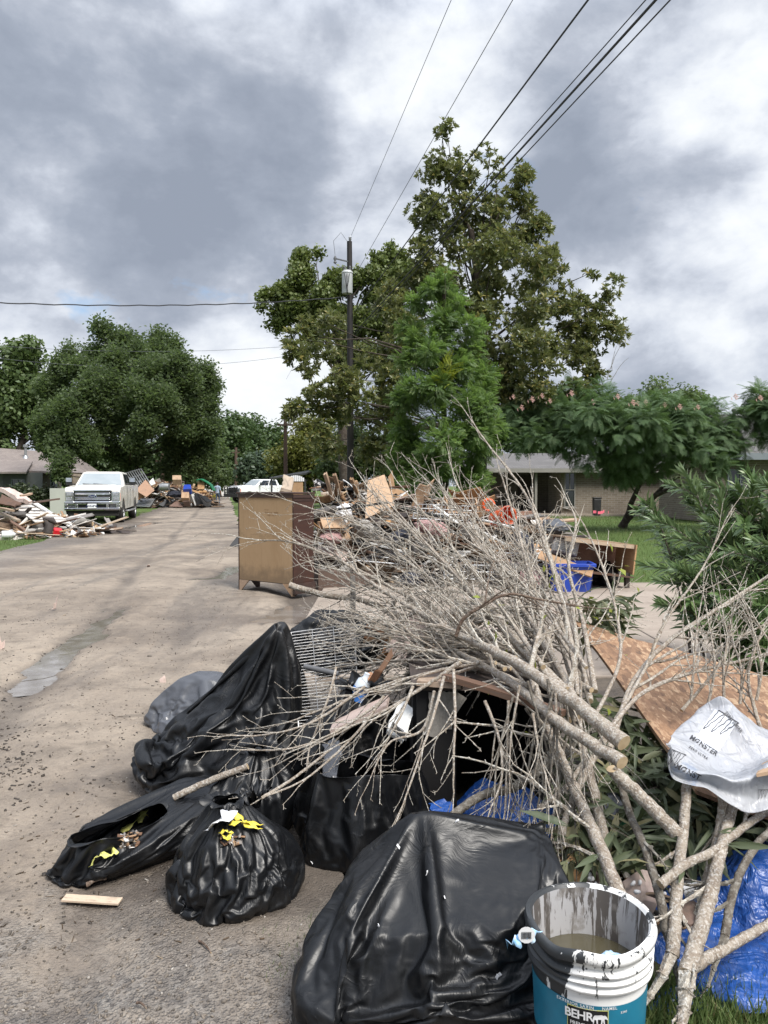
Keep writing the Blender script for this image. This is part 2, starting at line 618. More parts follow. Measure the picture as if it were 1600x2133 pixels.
def road_mat():
    m, n, p = newmat('dirt_over_asphalt')
    co = objco(n)
    rot = (0, 0, math.atan(-RS) * -1)
    along = n.map(co, (0, 0, 0), (0, 0, -math.atan(RS) * 1.0), (1, .05, 1))
    lanes = n.noise(along, 1.15, 5, .6, .5)
    big_ = n.noise(co, .55, 7, .62, .5)
    med = n.noise(co, 3.2, 7, .65, .6)
    fine = n.noise(co, 38, 5, .7, .2)
    grit = n.voro(co, 95)
    c = n.mix(n.range(lanes, .36, .66), (.225, .185, .145), (.155, .128, .104))
    c = n.mix(n.range(big_, .42, .62), c, (.30, .25, .198))
    c = n.mix(n.range(med, .50, .66, 0, .7), c, (.105, .087, .071))
    # bare asphalt showing near the camera on the left and in front
    sx = n.n('SeparateXYZ')
    n.put(sx.inputs[0], co)
    near = n.range(n.math('ADD', sx.outputs[1], n.range(n.noise(co, 1.6, 5, .6), .3, .7, -.55, .55)), 2.35, 2.75, 1, 0)
    leftb = n.range(n.math('ADD', n.math('ADD', sx.outputs[0], n.math('MULTIPLY', sx.outputs[1], .207)), n.range(med, .3, .7, -.5, .5)), -4.3, -3.5, 1, 0)
    asp = n.mix(n.range(n.voro(co, 62, out='Color'), .25, .8), (.082, .08, .08), (.25, .235, .215))
    c = n.mix(n.math('MULTIPLY', near, n.range(med, .3, .6, .55, .95)), c, asp)
    c = n.mix(n.math('MULTIPLY', leftb, .55), c, (.125, .12, .12))
    # damp tracks
    wet = n.range(n.noise(n.map(co, (4, 2, 0), (0, 0, -math.atan(RS)), (1, .16, 1)), 1.0, 7, .62, .9), .51, .62, 0, 1)
    c = n.mix(n.math('MULTIPLY', wet, .5), c, (.085, .072, .062))
    mot = n.noise(co, 7, 9, .78, .3)
    c = n.mix(n.range(mot, .52, .66, 0, .6), c, (.15, .125, .105))
    c = n.mix(n.range(mot, .34, .44, .6, 0), c, (.33, .28, .225))
    crk = n.noise(n.map(co, (2, 2, 1)), 20, 8, .75, .8)
    c = n.mix(n.range(crk, .60, .70, 0, .7), c, (.10, .083, .07))
    sm = n.noise(n.map(co, (1, 5, 2), (0, 0, -math.atan(RS)), (1, .45, 1)), 11, 6, .7, .5)
    c = n.mix(n.range(sm, .38, .62, .0, .55), c, n.mix(n.range(big_, .4, .6), (.15, .125, .105), (.30, .255, .205)))
    low = n.range(sx.outputs[2], -.030, -.004, 1, 0)
    wet = n.math('MAXIMUM', wet, low)
    c = n.mix(n.math('MULTIPLY', low, .75), c, (.06, .05, .043))
    mudl = n.math('MULTIPLY', n.range(n.math('ADD', n.math('ADD', sx.outputs[0], n.math('MULTIPLY', sx.outputs[1], .207)), n.range(med, .3, .7, -.5, .5)), -3.9, -3.3, 1, 0), n.range(sx.outputs[1], 18, 23))
    c = n.mix(n.math('MULTIPLY', mudl, .8), c, (.085, .07, .057))
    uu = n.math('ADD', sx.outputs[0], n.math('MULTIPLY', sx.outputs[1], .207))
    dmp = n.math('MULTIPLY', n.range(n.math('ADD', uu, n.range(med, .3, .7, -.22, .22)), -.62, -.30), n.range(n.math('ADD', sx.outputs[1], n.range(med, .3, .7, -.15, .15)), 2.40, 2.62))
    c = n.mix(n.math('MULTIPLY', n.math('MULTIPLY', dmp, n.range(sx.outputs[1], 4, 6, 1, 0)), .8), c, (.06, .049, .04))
    c = n.mix(n.range(fine, .55, .74, 0, .65), c, (.085, .07, .058))
    c = n.mix(n.range(fine, .25, .42, .35, 0), c, (.36, .30, .235))
    st = n.range(n.voro(co, 30), .05, .09, 1, 0)
    st = n.math('MULTIPLY', st, n.range(n.noise(co, 7, 2), .5, .56))
    c = n.mix(n.math('MULTIPLY', st, .7), c, (.30, .27, .23))
    n.put(p.inputs['Base Color'], c)
    n.put(p.inputs['Roughness'], n.range(wet, 0, 1, .9, .5))
    p.inputs['Specular IOR Level'].default_value = .3
    h = n.math('ADD', n.math('MULTIPLY', med, 1.0), n.math('MULTIPLY', fine, .5))
    h = n.math('ADD', h, n.math('MULTIPLY', n.range(grit, 0, .6), n.range(near, 0, 1, .12, .45)))
    n.put(p.inputs['Normal'], n.bump(n.math('ADD', h, n.math('MULTIPLY', sm, .7)), .9, .022))
    return m


def grass_ground():
    m, n, p = newmat('mown_grass_and_soil')
    co = objco(n)
    a = n.noise(co, .35, 6, .6, .3)
    b = n.noise(co, 9, 6, .7, .2)
    f = n.noise(n.map(co, sc=(1, .35, 1)), 70, 3, .6)
    c = n.mix(n.range(b, .35, .65), (.10, .15, .042), (.066, .11, .03))
    c = n.mix(n.range(f, .4, .7, 0, .6), c, (.10, .135, .045))
    c = n.mix(n.range(a, .55, .68, 0, .8), c, (.145, .125, .08))
    n.put(p.inputs['Base Color'], c)
    p.inputs['Roughness'].default_value = .9
    p.inputs['Specular IOR Level'].default_value = .15
    n.put(p.inputs['Normal'], n.bump(n.math('ADD', f, b), .8, .05))
    return m


def concrete_mat():
    m, n, p = newmat('driveway_concrete')
    co = objco(n)
    a = n.noise(n.map(co, sc=(.35, 1.4, 1)), 1.6, 7, .65, .4)
    f = n.noise(co, 45, 5, .65)
    c = n.mix(n.range(a, .35, .68), (.33, .28, .235), (.235, .195, .16))
    c = n.mix(n.range(f, .5, .75, 0, .5), c, (.15, .125, .10))
    c = n.mix(n.range(n.noise(co, 2.6, 8, .7, .8), .56, .7, 0, .6), c, (.12, .10, .085))
    n.put(p.inputs['Base Color'], c)
    p.inputs['Roughness'].default_value = .85
    p.inputs['Specular IOR Level'].default_value = .25
    n.put(p.inputs['Normal'], n.bump(f, .35, .006))
    return m


def mud_mat():
    m, n, p = newmat('muddy_verge')
    co = objco(n)
    a = n.noise(co, 2.2, 7, .65, .6)
    f = n.noise(co, 30, 5, .7, .3)
    c = n.mix(n.range(a, .4, .66), (.055, .043, .034), (.13, .105, .08))
    c = n.mix(n.range(f, .5, .72, 0, .6), c, (.035, .028, .022))
    n.put(p.inputs['Base Color'], c)
    n.put(p.inputs['Roughness'], n.range(a, .4, .6, .55, .9))
    n.put(p.inputs['Normal'], n.bump(n.math('ADD', a, f), .8, .03))
    return m


def grid(name, xs, ys, zf, mat, xf=None):
    X, Y = np.meshgrid(xs, ys)
    if xf is not None:
        X = xf(X, Y)
    Z = zf(X, Y)
    v = np.stack([X, Y, Z], -1).reshape(-1, 3)
    nx, ny = len(xs), len(ys)
    i = (np.arange(ny - 1)[:, None] * nx + np.arange(nx - 1)[None, :]).ravel()
    return np_mesh(name, v, np.stack([i, i + 1, i + nx + 1, i + nx], 1), mat, None, True)


lin = np.linspace
xs = np.concatenate([-np.geomspace(1500, 30, 20), lin(-28, 28, 57), np.geomspace(30, 1500, 20)])
ys = np.concatenate([lin(-40, 60, 80), np.geomspace(62, 2500, 26)])
gr = grid('ground', xs, ys, lambda x, y: -.045 + .05 * (fbm(x * .25, y * .25, 3, 5) - .5) * np.clip((np.hypot(x, y) - 13) / 10, 0, 1), grass_ground())
tag(gr, kind='structure')


def rut(u, c, wd):
    return np.exp(-((u - c) / wd) ** 2)


PUD = [((75, 1392), (180, 1325), .13, .038), ((180, 1325), (268, 1262), .11, .036), ((205, 1330), (268, 1290), .10, .030), ((38, 1432), (88, 1408), .10, .034), ((240, 1102), (325, 1088), .3, .05), ((452, 1203), (497, 1180), .28, .05), ((548, 1290), (590, 1268), .2, .04)]
PSEG = [(G(*a), G(*b), w_, d_) for a, b, w_, d_ in PUD]


def road_h(x, y):
    u = x - RS * y
    z = .012 + .03 * (fbm(x * .8, y * .5, 4, 3) - .5) + .016 * (fbm(x * 4, y * 3, 4, 9) - .5) + .006 * (fbm(x * 17, y * 17, 2, 4) - .5)
    wob = .35 * (fbm(y * .35, y * 0, 3, 8) - .5)
    z -= .030 * rut(u, -1.50 + wob, .20) + .02 * rut(u, -3.0 + wob, .25) + .018 * rut(u, -.5 + wob, .16)
    z += .012 * rut(u, -1.15 + wob, .14)
    for a, b, w_, d_ in PSEG:
        vx, vy = b.x - a.x, b.y - a.y
        t = np.clip(((x - a.x) * vx + (y - a.y) * vy) / (vx * vx + vy * vy), 0, 1)
        dd = np.hypot(x - a.x - t * vx, y - a.y - t * vy) * (1 + 1.3 * (fbm(x * 7, y * 3, 3, 41) - .5))
        k_ = np.exp(-(dd / w_) ** 2)
        z = z - d_ * k_ + .034 * (fbm(x * 9, y * 6, 3, 47) - .45) * np.exp(-(dd / (w_ * 1.8)) ** 2)
    z -= .05 * np.clip((u - .55) / .3, 0, 1)
    return z


ts = lin(0, 1, 130)
yr = np.concatenate([lin(-4, 1.2, 14), np.geomspace(1.3, 30, 330), np.geomspace(30.6, 170, 60)])


def road_x(t, y):
    l = -5.05 + 1.0 * (fbm(y * .3, y * 0 + 3, 4, 2) - .5) + .7 * np.clip((y - 20) / 14, 0, 1)
    r = .55 + .5 * (fbm(y * .8, y * 0 + 9, 4, 6) - .5) + np.clip(3.0 - y, 0, 2) * .04
    sm_ = lambda a, b: (lambda q: q * q * (3 - 2 * q))(np.clip((y - a) / (b - a), 0, 1))
    r = r + 1.5 * sm_(5.2, 6.2) * (1 - sm_(11.8, 13.5))
    return l + (r - l) * t + RS * y


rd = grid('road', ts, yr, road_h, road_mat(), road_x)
tag(rd, kind='structure')
sh = grid('muddy_shoulder', lin(-.9, 4.5, 130), lin(.6, 5.8, 120),
          lambda x, y: -.022 + .05 * (fbm(x * 1.5, y * 1.5, 4, 21) - .4) + .014 * (fbm(x * 9, y * 9, 3, 22) - .5) - np.clip(.45 - (x - RS * y), 0, 1) * .12, mud_mat())
tag(sh, kind='structure')
# driveway in poured slabs
mc = concrete_mat()
dv = empty('driveway')
tag(dv, kind='structure')
for i in range(5):
    for j in range(2):
        x0 = -.85 + i * 3.4
        mbs = MB()
        y0, y1 = (5.75, 8.5) if j == 0 else (8.515, 11.35)
        mbs.box((x0 + 1.69, (y0 + y1) / 2, -.02), (3.385, y1 - y0, .075 + .004 * random.Random(i * 7 + j).random()))
        o = mbs.build('slab', mc, dv, bevel=.012)


def puddle_mat():
    m, n, p = newmat('puddle_water')
    co = objco(n)
    n.put(p.inputs['Base Color'], n.mix(n.range(n.noise(co, 5, 4), .4, .6), (.21, .19, .17), (.15, .13, .11)))
    n.put(p.inputs['Roughness'], n.range(n.noise(co, 14, 4), .35, .65, .03, .16))
    p.inputs['Specular IOR Level'].default_value = 1.0
    n.put(p.inputs['Normal'], n.bump(n.noise(co, 9, 3), .03, .01))
    return m


MP = puddle_mat()


for (a, b, m_), z_ in zip((((70, 1395), (268, 1258), .55), ((36, 1433), (90, 1405), .3), ((238, 1103), (330, 1086), .9), ((448, 1205), (497, 1178), .7), ((545, 1292), (592, 1266), .5)), (-.0215, -.024, -.025, -.025, -.021)):
    p_, q_ = G(*a), G(*b)
    t_ = (q_ - p_).normalized()
    s_ = Vector((-t_.y, t_.x, 0))
    k = 24
    out = []
    for i in range(k):
        an = 2 * math.pi * i / k
        c_ = (p_ + q_) / 2 + t_ * math.cos(an) * ((q_ - p_).length / 2 + m_ * .5) + s_ * math.sin(an) * m_
        out.append((c_.x, c_.y, z_))
    me = bpy.data.meshes.new('puddle')
    me.from_pydata(out, [], [tuple(range(k))])
    tag(link_mesh('puddle', me, MP), kind='structure')

# ------------------------------------------------------------------ foliage tools


def scatter(name, tv, tq, pos, d, up, sc, mat, parent=None):
    """place a small template (x side, y length, z normal) at many spots, one mesh"""
    tv = np.asarray(tv, float)
    tq = np.asarray(tq, int)
    d = d / np.maximum(np.linalg.norm(d, axis=1, keepdims=True), 1e-6)
    x = np.cross(d, up)
    x /= np.maximum(np.linalg.norm(x, axis=1, keepdims=True), 1e-6)
    z = np.cross(x, d)
    sc = np.asarray(sc)
    if sc.ndim == 1:
        sc = np.stack([sc, sc, sc], 1)
    v = (pos[:, None, :] + x[:, None, :] * (tv[None, :, 0:1] * sc[:, None, 0:1]) + d[:, None, :] * (tv[None, :, 1:2] * sc[:, None, 1:2]) + z[:, None, :] * (tv[None, :, 2:3] * sc[:, None, 2:3]))
    K = len(tv)
    q = (tq[None] + (np.arange(len(pos)) * K)[:, None, None]).reshape(-1, tq.shape[1])
    return np_mesh(name, v.reshape(-1, 3), q, mat, parent)


LEAF = ([(0, 0, 0), (.28, .45, .06), (0, 1, -.1), (-.28, .45, .06), (0, .5, -.03)], [(0, 1, 2, 4), (0, 4, 2, 3)])
LEAF1 = ([(0, 0, 0), (.36, .5, .1), (0, 1, -.1), (-.36, .5, .06)], [(0, 1, 2, 3)])


def spray(k, seed, L=1.0, spread=.55, wd=.5):
    """template of k little leaves around a point"""
    r = random.Random(seed)
    vs, fs = [], []
    for i in range(k):
        a = Euler((r.uniform(-.75, .75), r.uniform(-.8, .8), r.uniform(0, 6.28))).to_matrix()
        c = Vector((r.gauss(0, spread), r.gauss(0, spread), r.gauss(0, spread)))
        s = L * r.uniform(.7, 1.25)
        b = len(vs)
        for q in ((0, 0, 0), (.5 * wd, .45, .08), (0, 1, -.12), (-.5 * wd, .5, .08)):
            vs.append(tuple(c + a @ Vector(q) * s))
        fs.append((b, b + 1, b + 2, b + 3))
    return vs, fs


def crown_pts(blobs, n, rng, D0, shell=.42, jit=.0):
    """blobs: (px,py,rpx,dy[,weight]); returns twig spots, their outward directions"""
    cs, rs, ws = [], [], []
    for b in blobs:
        Y = D0 + b[3]
        c = P(b[0], b[1], Y)
        cs.append(c)
        rs.append(b[2] / 1600 * Y)
        ws.append((b[4] if len(b) > 4 else 1) * (b[2] * Y / D0) ** 2.0)
    cs, rs, ws = np.array(cs), np.array(rs), np.array(ws)
    i = rng.choice(len(cs), n, p=ws / ws.sum())
    u = rng.normal(size=(n, 3))
    u /= np.linalg.norm(u, axis=1, keepdims=True)
    r = rng.random(n) ** shell
    pos = cs[i] + u * (rs[i] * r)[:, None] * np.array([1, .95, .9])
    return pos, u, cs, rs


def limb(mb, a, b, r0, r1, rnd, sag=.12, n=7, sides=6):
    a, b = Vector(a), Vector(b)
    L = (b - a).length
    off = Vector((rnd.uniform(-1, 1), rnd.uniform(-1, 1), rnd.uniform(.2, 1))) * L * sag
    pts, rad = [], []
    for k in range(n):
        t = k / (n - 1)
        q = a.lerp(b, t) + off * (4 * t * (1 - t)) + Vector((rnd.uniform(-1, 1), rnd.uniform(-1, 1), rnd.uniform(-1, 1))) * L * .02 * (0 < k < n - 1)
        pts.append(q)
        rad.append(r0 + (r1 - r0) * t)
    mb.tube(pts, rad, sides)
    return pts


def subblobs(blobs, k, f, seed, dyr=1.0):
    r = random.Random(seed)
    out = []
    for b in blobs:
        for i in range(k):
            a, q = r.uniform(0, 6.28), r.random() ** .5
            out.append((b[0] + math.cos(a) * q * b[2] * .75, b[1] + math.sin(a) * q * b[2] * .75, b[2] * f * r.uniform(.7, 1.25), b[3] + r.uniform(-dyr, dyr) * b[2] / 60, r.uniform(.6, 1.4)))
    return out


def make_tree(name, label, cat, base, D0, blobs, n, tmpl, size, mat, seed, trunk_r=.2, forks=None, group=None, upbias=.35, shell=.42, flat=0, barkm=None, trunk_top=None, sub=None, droop=0):
    rng = np.random.default_rng(seed)
    rnd = random.Random(seed)
    if sub:
        blobs = subblobs(blobs, sub[0], sub[1], seed, sub[2] if len(sub) > 2 else 1.0)
    pos, u, cs, rs = crown_pts(blobs, n, rng, D0, shell)
    root = empty(name, base, 0, label, cat, group)
    base = Vector(base)
    d = u + rng.normal(size=u.shape) * .55
    d[:, 2] += upbias - droop
    up = rng.normal(size=u.shape) * .45
    up[:, 2] += 1.0 + flat
    sc = size * rng.uniform(.7, 1.3, n)
    keep = pos[:, 2] > .05
    o = scatter('crown', tmpl[0], tmpl[1], pos[keep] - np.array(base), d[keep], up[keep], sc[keep], mat, root)
    tb = MB()
    ctr = Vector(cs.mean(0))
    top = Vector(trunk_top) if trunk_top is not None else base.lerp(ctr, .8)
    tp = []
    for k in range(8):
        t = k / 7
        tp.append(base.lerp(top, t) - base + Vector((rnd.uniform(-1, 1), rnd.uniform(-1, 1), 0)) * trunk_r * .5 * (k > 0))
    tb.tube(tp, [trunk_r * (1.35 if k == 0 else 1) * (1 - .55 * k / 7) for k in range(8)], 8)
    order = list(range(len(cs)))
    rnd.shuffle(order)
    for i in order[:(forks or 26)]:
        e = Vector(cs[i]) - base
        f = max(.25, min(1.0, (e.z * rnd.uniform(.55, .82)) / max(.1, tp[-1].z))) * 7
        k0 = min(6, int(f))
        s = tp[k0].lerp(tp[k0 + 1], f - k0)
        limb(tb, s, e, trunk_r * rnd.uniform(.12, .24), trunk_r * .04, rnd, .1)
    tb.build('trunk', barkm or M['bark_tree'], root, True)
    return root


# ------------------------------------------------------------------ leaf materials
LM = {
    'pecan': leafmat('dark_pecan_leaves', (.082, .118, .058), (.122, .166, .078), (.16, .20, .095), None, .55, .48),
    'pecan2': leafmat('mid_green_leaves', (.072, .112, .04), (.108, .155, .055), (.14, .185, .066)),
    'far': leafmat('far_green_leaves', (.05, .085, .032), (.078, .122, .045), (.105, .15, .055)),
    'farblue': leafmat('far_blue_green_leaves', (.05, .08, .05), (.075, .11, .062)),
    'sycamore': leafmat('sycamore_leaves', (.098, .135, .045), (.145, .182, .056), (.20, .22, .075)),
    'magnolia': leafmat('magnolia_leaves', (.092, .118, .046), (.142, .162, .058), (.28, .24, .07), (.19, .20, .095), .36, .32, .5, .76),
    'ash': leafmat('bright_ash_leaves', (.095, .165, .055), (.145, .225, .07), (.225, .29, .085), None, .5, .48, .4, .84),
    'mimosa': leafmat('mimosa_fronds', (.082, .138, .066), (.118, .182, .086), (.155, .215, .10), None, .6, .3, .25),
    'oleander': leafmat('oleander_leaves', (.08, .14, .048), (.118, .185, .068), (.19, .25, .095), (.14, .19, .095), .36, .16, .5, .8),
    'cut': leafmat('wilting_leaves', (.06, .08, .04), (.105, .125, .065), (.28, .25, .13), (.16, .17, .10), .5, .2, .35, .82),
    'yellowgreen': leafmat('yellow_green_leaves', (.115, .13, .035), (.17, .18, .045), (.22, .215, .06)),
    'lime': leafmat('lime_new_leaves', (.20, .24, .03), (.26, .29, .04)),
    'shrub': leafmat('dark_shrub_leaves', (.03, .045, .02), (.05, .068, .028)),
    'grass': leafmat('grass_blades', (.085, .13, .045), (.125, .175, .06), (.25, .23, .11), None, .6, .3, .2, .84),
}

# far wood closing the street
sp6 = spray(7, 1, 1.0, .8, .62)
far = [
    ('leafy tree closing the far end of the street', (520, 1006), 118, [(500, 930, 55, 0), (540, 925, 50, 4), (475, 950, 45, -4), (580, 935, 45, 6), (520, 985, 60, 0)], 'far', 1),
    ('rounded green tree behind the far utility pole', (455, 1010), 98, [(455, 920, 45, 0), (480, 905, 35, 3), (440, 960, 40, 0), (480, 965, 40, 0)], 'far', 2),
    ('blue green tree above the parked white pickup', (540, 1012), 80, [(535, 975, 28, 0), (555, 985, 26, 0), (515, 985, 22, 0)], 'farblue', 3),
    ('dark leafy tree between the big oak and the far street', (420, 1010), 85, [(410, 960, 55, 0), (440, 935, 45, 0), (385, 980, 45, 0), (445, 985, 40, 0)], 'pecan', 4),
    ('light green tree seen under the big oak limbs', (210, 1015), 75, [(180, 965, 40, 0), (215, 960, 42, 0), (155, 975, 30, 0), (240, 980, 38, 0)], 'far', 5),
    ('pale green tree right of the big oak trunk', (325, 1010), 78, [(320, 970, 34, 0), (345, 962, 30, 0), (365, 985, 35, 0)], 'far', 6),
    ('yellow green bush tree left of the black pole', (640, 1008), 55, [(620, 930, 50, 0), (660, 905, 50, 2), (680, 950, 55, 0), (600, 965, 40, 0), (640, 985, 50, 0), (720, 960, 55, 2)], 'yellowgreen', 7),
    ('dark tree mass behind the black pole foot', (760, 1010), 48, [(750, 930, 60, 0), (790, 970, 60, 0), (720, 980, 50, 0), (830, 950, 60, 0), (690, 990, 40, 0)], 'pecan', 8),
    ('distant dark oak beyond the pink flowering tree', (1400, 1010), 62, [(1400, 830, 55, 0), (1345, 845, 45, 0), (1455, 850, 45, 0), (1380, 890, 60, 0), (1320, 870, 40, 0), (1450, 900, 50, 0)], 'pecan', 9),
    ('green tree beyond the brick house roof', (1120, 1010), 66, [(1100, 880, 60, 0), (1180, 870, 60, 0), (1060, 910, 50, 0), (1240, 880, 50, 0), (1130, 930, 60, 0)], 'far', 10),
    ('leafy tree at the far right beyond the house', (1620, 1010), 70, [(1600, 870, 50, 0), (1650, 880, 60, 0), (1560, 900, 40, 0)], 'far', 11),
]
for lb, (bx, by), D, bl, mt, sd in far:
    make_tree('leafy_tree', lb, 'tree', (P(bx, by, D).x, D, 0), D, bl, 3600, sp6, .30 * D / 70, LM[mt], sd, .3 * D / 80, 10, 'trees beyond the houses', sub=(6, .5))

# the big trees
make_tree('oak_tree', 'huge dark rounded tree standing behind the cream pickup', 'tree', (P(285, 1000, 56).x, 56, 0), 56,
          [(270, 720, 50, 0), (215, 715, 45, 0), (325, 725, 55, 2), (160, 760, 55, 0), (250, 790, 80, -3), (350, 790, 75, -2), (405, 790, 45, 0), (430, 830, 45, 0),
           (130, 830, 60, 0), (200, 860, 75, -4), (300, 870, 80, -4), (395, 880, 65, -2), (430, 900, 40, 0), (110, 900, 55, -3), (160, 935, 55, -5), (130, 975, 28, -6), (380, 945, 55, 0), (415, 960, 45, 0), (250, 925, 60, 0)],
          17000, spray(9, 3, 1.0, .8, .55), .235, LM['pecan'], 31, .62, 34, None, sub=(7, .42), trunk_top=P(280, 880, 56))
make_tree('oak_tree', 'tall leaning tree at the left behind the grey house', 'tree', (P(15, 1000, 70).x, 70, 0), 70,
          [(25, 745, 38, 0), (60, 740, 28, 0), (10, 790, 50, 0), (60, 800, 50, 0), (0, 850, 50, 0), (50, 860, 50, 0), (85, 890, 40, 0), (-30, 800, 60, 0), (0, 910, 40, 0)],
          5500, sp6, .36, LM['pecan2'], 32, .5, 20, None, sub=(6, .42), trunk_top=P(55, 850, 70))
make_tree('sycamore_tree', 'broad yellow green tree behind the transformer pole', 'tree', (P(720, 1008, 44).x, 44, 0), 44,
          [(645, 545, 32, 0), (600, 590, 45, 0), (660, 590, 55, 0), (565, 630, 30, 0), (610, 650, 55, 0), (690, 640, 60, 0), (575, 670, 25, 0), (720, 590, 50, 0), (800, 535, 32, 0), (790, 590, 50, 0), (760, 650, 70, 0),
           (830, 580, 50, 0), (650, 690, 40, 0), (720, 730, 60, 0), (800, 720, 70, 0)],
          8500, spray(7, 5, 1.0, .7, .8), .21, LM['sycamore'], 33, .4, 30, None, sub=(6, .42))

# magnolia: rosettes of big leaves


def rosette():
    vs, fs = [], []
    r = random.Random(4)
    for i in range(10):
        a = i * 2.4
        tilt = .25 + .11 * i
        m = Matrix.Rotation(a, 3, 'Y') @ Matrix.Rotation(-tilt, 3, 'X')
        s = r.uniform(.8, 1.15)
        b = len(vs)
        for q in ((0, .08, 0), (.2, .55, .07), (0, 1, -.12), (-.2, .55, .07), (0, .55, -.03)):
            vs.append(tuple(m @ Vector(q) * s))
        fs += [(b, b + 1, b + 2, b + 4), (b, b + 4, b + 2, b + 3)]
    return vs, fs


mag = [(928, 282, 24, 0), (905, 315, 14, 0), (945, 330, 26, 0), (1012, 322, 22, 0), (915, 365, 34, 0), (965, 375, 30, 0), (1030, 355, 30, 0), (1072, 370, 28, 0), (1085, 345, 10, 0), (900, 410, 34, 0), (960, 430, 40, 0),
       (1020, 420, 42, 0), (1080, 425, 34, 0), (1110, 415, 16, 0), (890, 470, 40, 0), (960, 500, 50, 0), (1030, 490, 50, 0), (1100, 480, 40, 0), (1125, 470, 18, 0), (860, 520, 34, 0), (930, 560, 55, 0), (1010, 560, 60, -1), (1090, 550, 55, -1),
       (1150, 515, 22, 0), (1145, 560, 32, 0), (1165, 580, 26, 0), (860, 590, 50, 0), (960, 640, 60, 0), (1040, 640, 70, -1), (1110, 630, 55, -1), (1150, 650, 40, 0), (1190, 610, 16, 0), (1235, 575, 12, 0), (1215, 640, 26, 0), (1285, 585, 14, 0),
       (1270, 625, 20, 0), (1250, 660, 30, 0), (1270, 700, 28, 0), (1200, 700, 50, 0), (1130, 720, 65, -2), (1050, 740, 70, -1), (1220, 750, 50, 0), (1150, 800, 65, -2), (1070, 820, 70, -1), (1235, 800, 35, 0), (1210, 830, 40, -1), (980, 740, 60, 0)]
magl = [(680, 665, 24, -4), (640, 690, 22, -4), (595, 695, 14, -4), (700, 690, 34, 2), (620, 720, 28, -4), (670, 730, 36, -3), (735, 715, 36, 2), (790, 740, 34, 1), (640, 770, 24, -4), (690, 800, 42, -4), (745, 815, 42, -4), (800, 760, 50, -3), (660, 830, 28, -4),
        (620, 845, 22, -4), (605, 865, 16, -4), (690, 865, 40, -3), (790, 870, 45, 1), (735, 860, 26, -4), (820, 840, 50, -2), (660, 890, 36, -4), (690, 930, 40, 2), (790, 930, 45, 1), (850, 700, 60, -1), (830, 640, 40, -1)]
make_tree('magnolia_tree', 'tall open magnolia with bronze green leaves beside the black pole', 'tree', (P(1010, 1006, 27.5).x, 27.5, 0), 27.5, mag + magl, 7600, rosette(), .195, LM['magnolia'], 41, .24, 55,
          upbias=.75, shell=.6, sub=(3, .75, 1.2), trunk_top=P(985, 480, 27.5))
# loose bare shoots on its right
mbx = MB()
rnd = random.Random(12)
for a, b in (((1265, 790), (1300, 700)), ((1275, 770), (1285, 720)), ((1150, 570), (1180, 535)), ((1270, 800), (1310, 745))):
    limb(mbx, P(*a, 27) - Vector((0, 0, 0)), P(*b, 27), .012, .004, rnd, .05)
bt = mbx.build('bare_shoots', M['bark_grey'])
tag(bt, kind='stuff')

# bright green ash in front of the magnolia
ash_t = []
r_ = random.Random(9)
vs, fs = [], []
for i in range(7):                        # one compound leaf: pairs of leaflets along a stalk
    for sgn in (-1, 1):
        b = len(vs)
        y = .12 + i * .13
        l = .30 * (1 - abs(i - 2.5) * .09)
        for q in ((0, y, 0), (sgn * l * .5, y + .04, .02), (sgn * l, y + l * .45, -.06), (sgn * l * .45, y + .13, 0)):
            vs.append((q[0], q[1], q[2] - .25 * q[1] ** 2))
        fs.append((b, b + 1, b + 2, b + 3) if sgn > 0 else (b, b + 3, b + 2, b + 1))
ash_leaf = (vs, fs)
make_tree('ash_tree', 'bright green feathery tree in front of the magnolia', 'tree', (P(930, 1005, 20).x, 20, 0), 20,
          [(925, 580, 18, 0), (905, 610, 26, 0), (945, 625, 26, 0), (865, 640, 22, 0), (870, 690, 32, 0), (930, 680, 40, 0), (985, 690, 26, 0), (860, 750, 40, 0), (920, 750, 55, -.5), (985, 760, 45, 0), (845, 830, 40, 0), (900, 840, 60, -.8), (975, 840, 60, -.5), (1015, 800, 26, 0),
           (850, 900, 40, 0), (920, 920, 65, -1), (990, 920, 50, -.5), (840, 960, 35, 0), (900, 985, 60, -.5), (960, 990, 50, 0), (1020, 900, 30, 0)],
          9000, ash_leaf, .24, LM['ash'], 43, .1, 40, upbias=.3, sub=(5, .46, .8), trunk_top=P(925, 600, 20), droop=.15)
rng = np.random.default_rng(5)             # its fresh lime shoot
c0 = P(932, 775, 18.8)
lp_ = np.array(c0) + rng.normal(size=(26, 3)) * np.array([.1, .1, .18])
ld = rng.normal(size=(26, 3)) * .6 + np.array([0, 0, .7])
lo_ = scatter('fresh_shoot', *ash_leaf, lp_, ld, rng.normal(size=(26, 3)) * .4 + [0, 0, 1], rng.uniform(.25, .4, 26), LM['lime'])
tag(lo_, 'lime yellow fresh shoot of leaves low on the bright green tree', 'shoot')

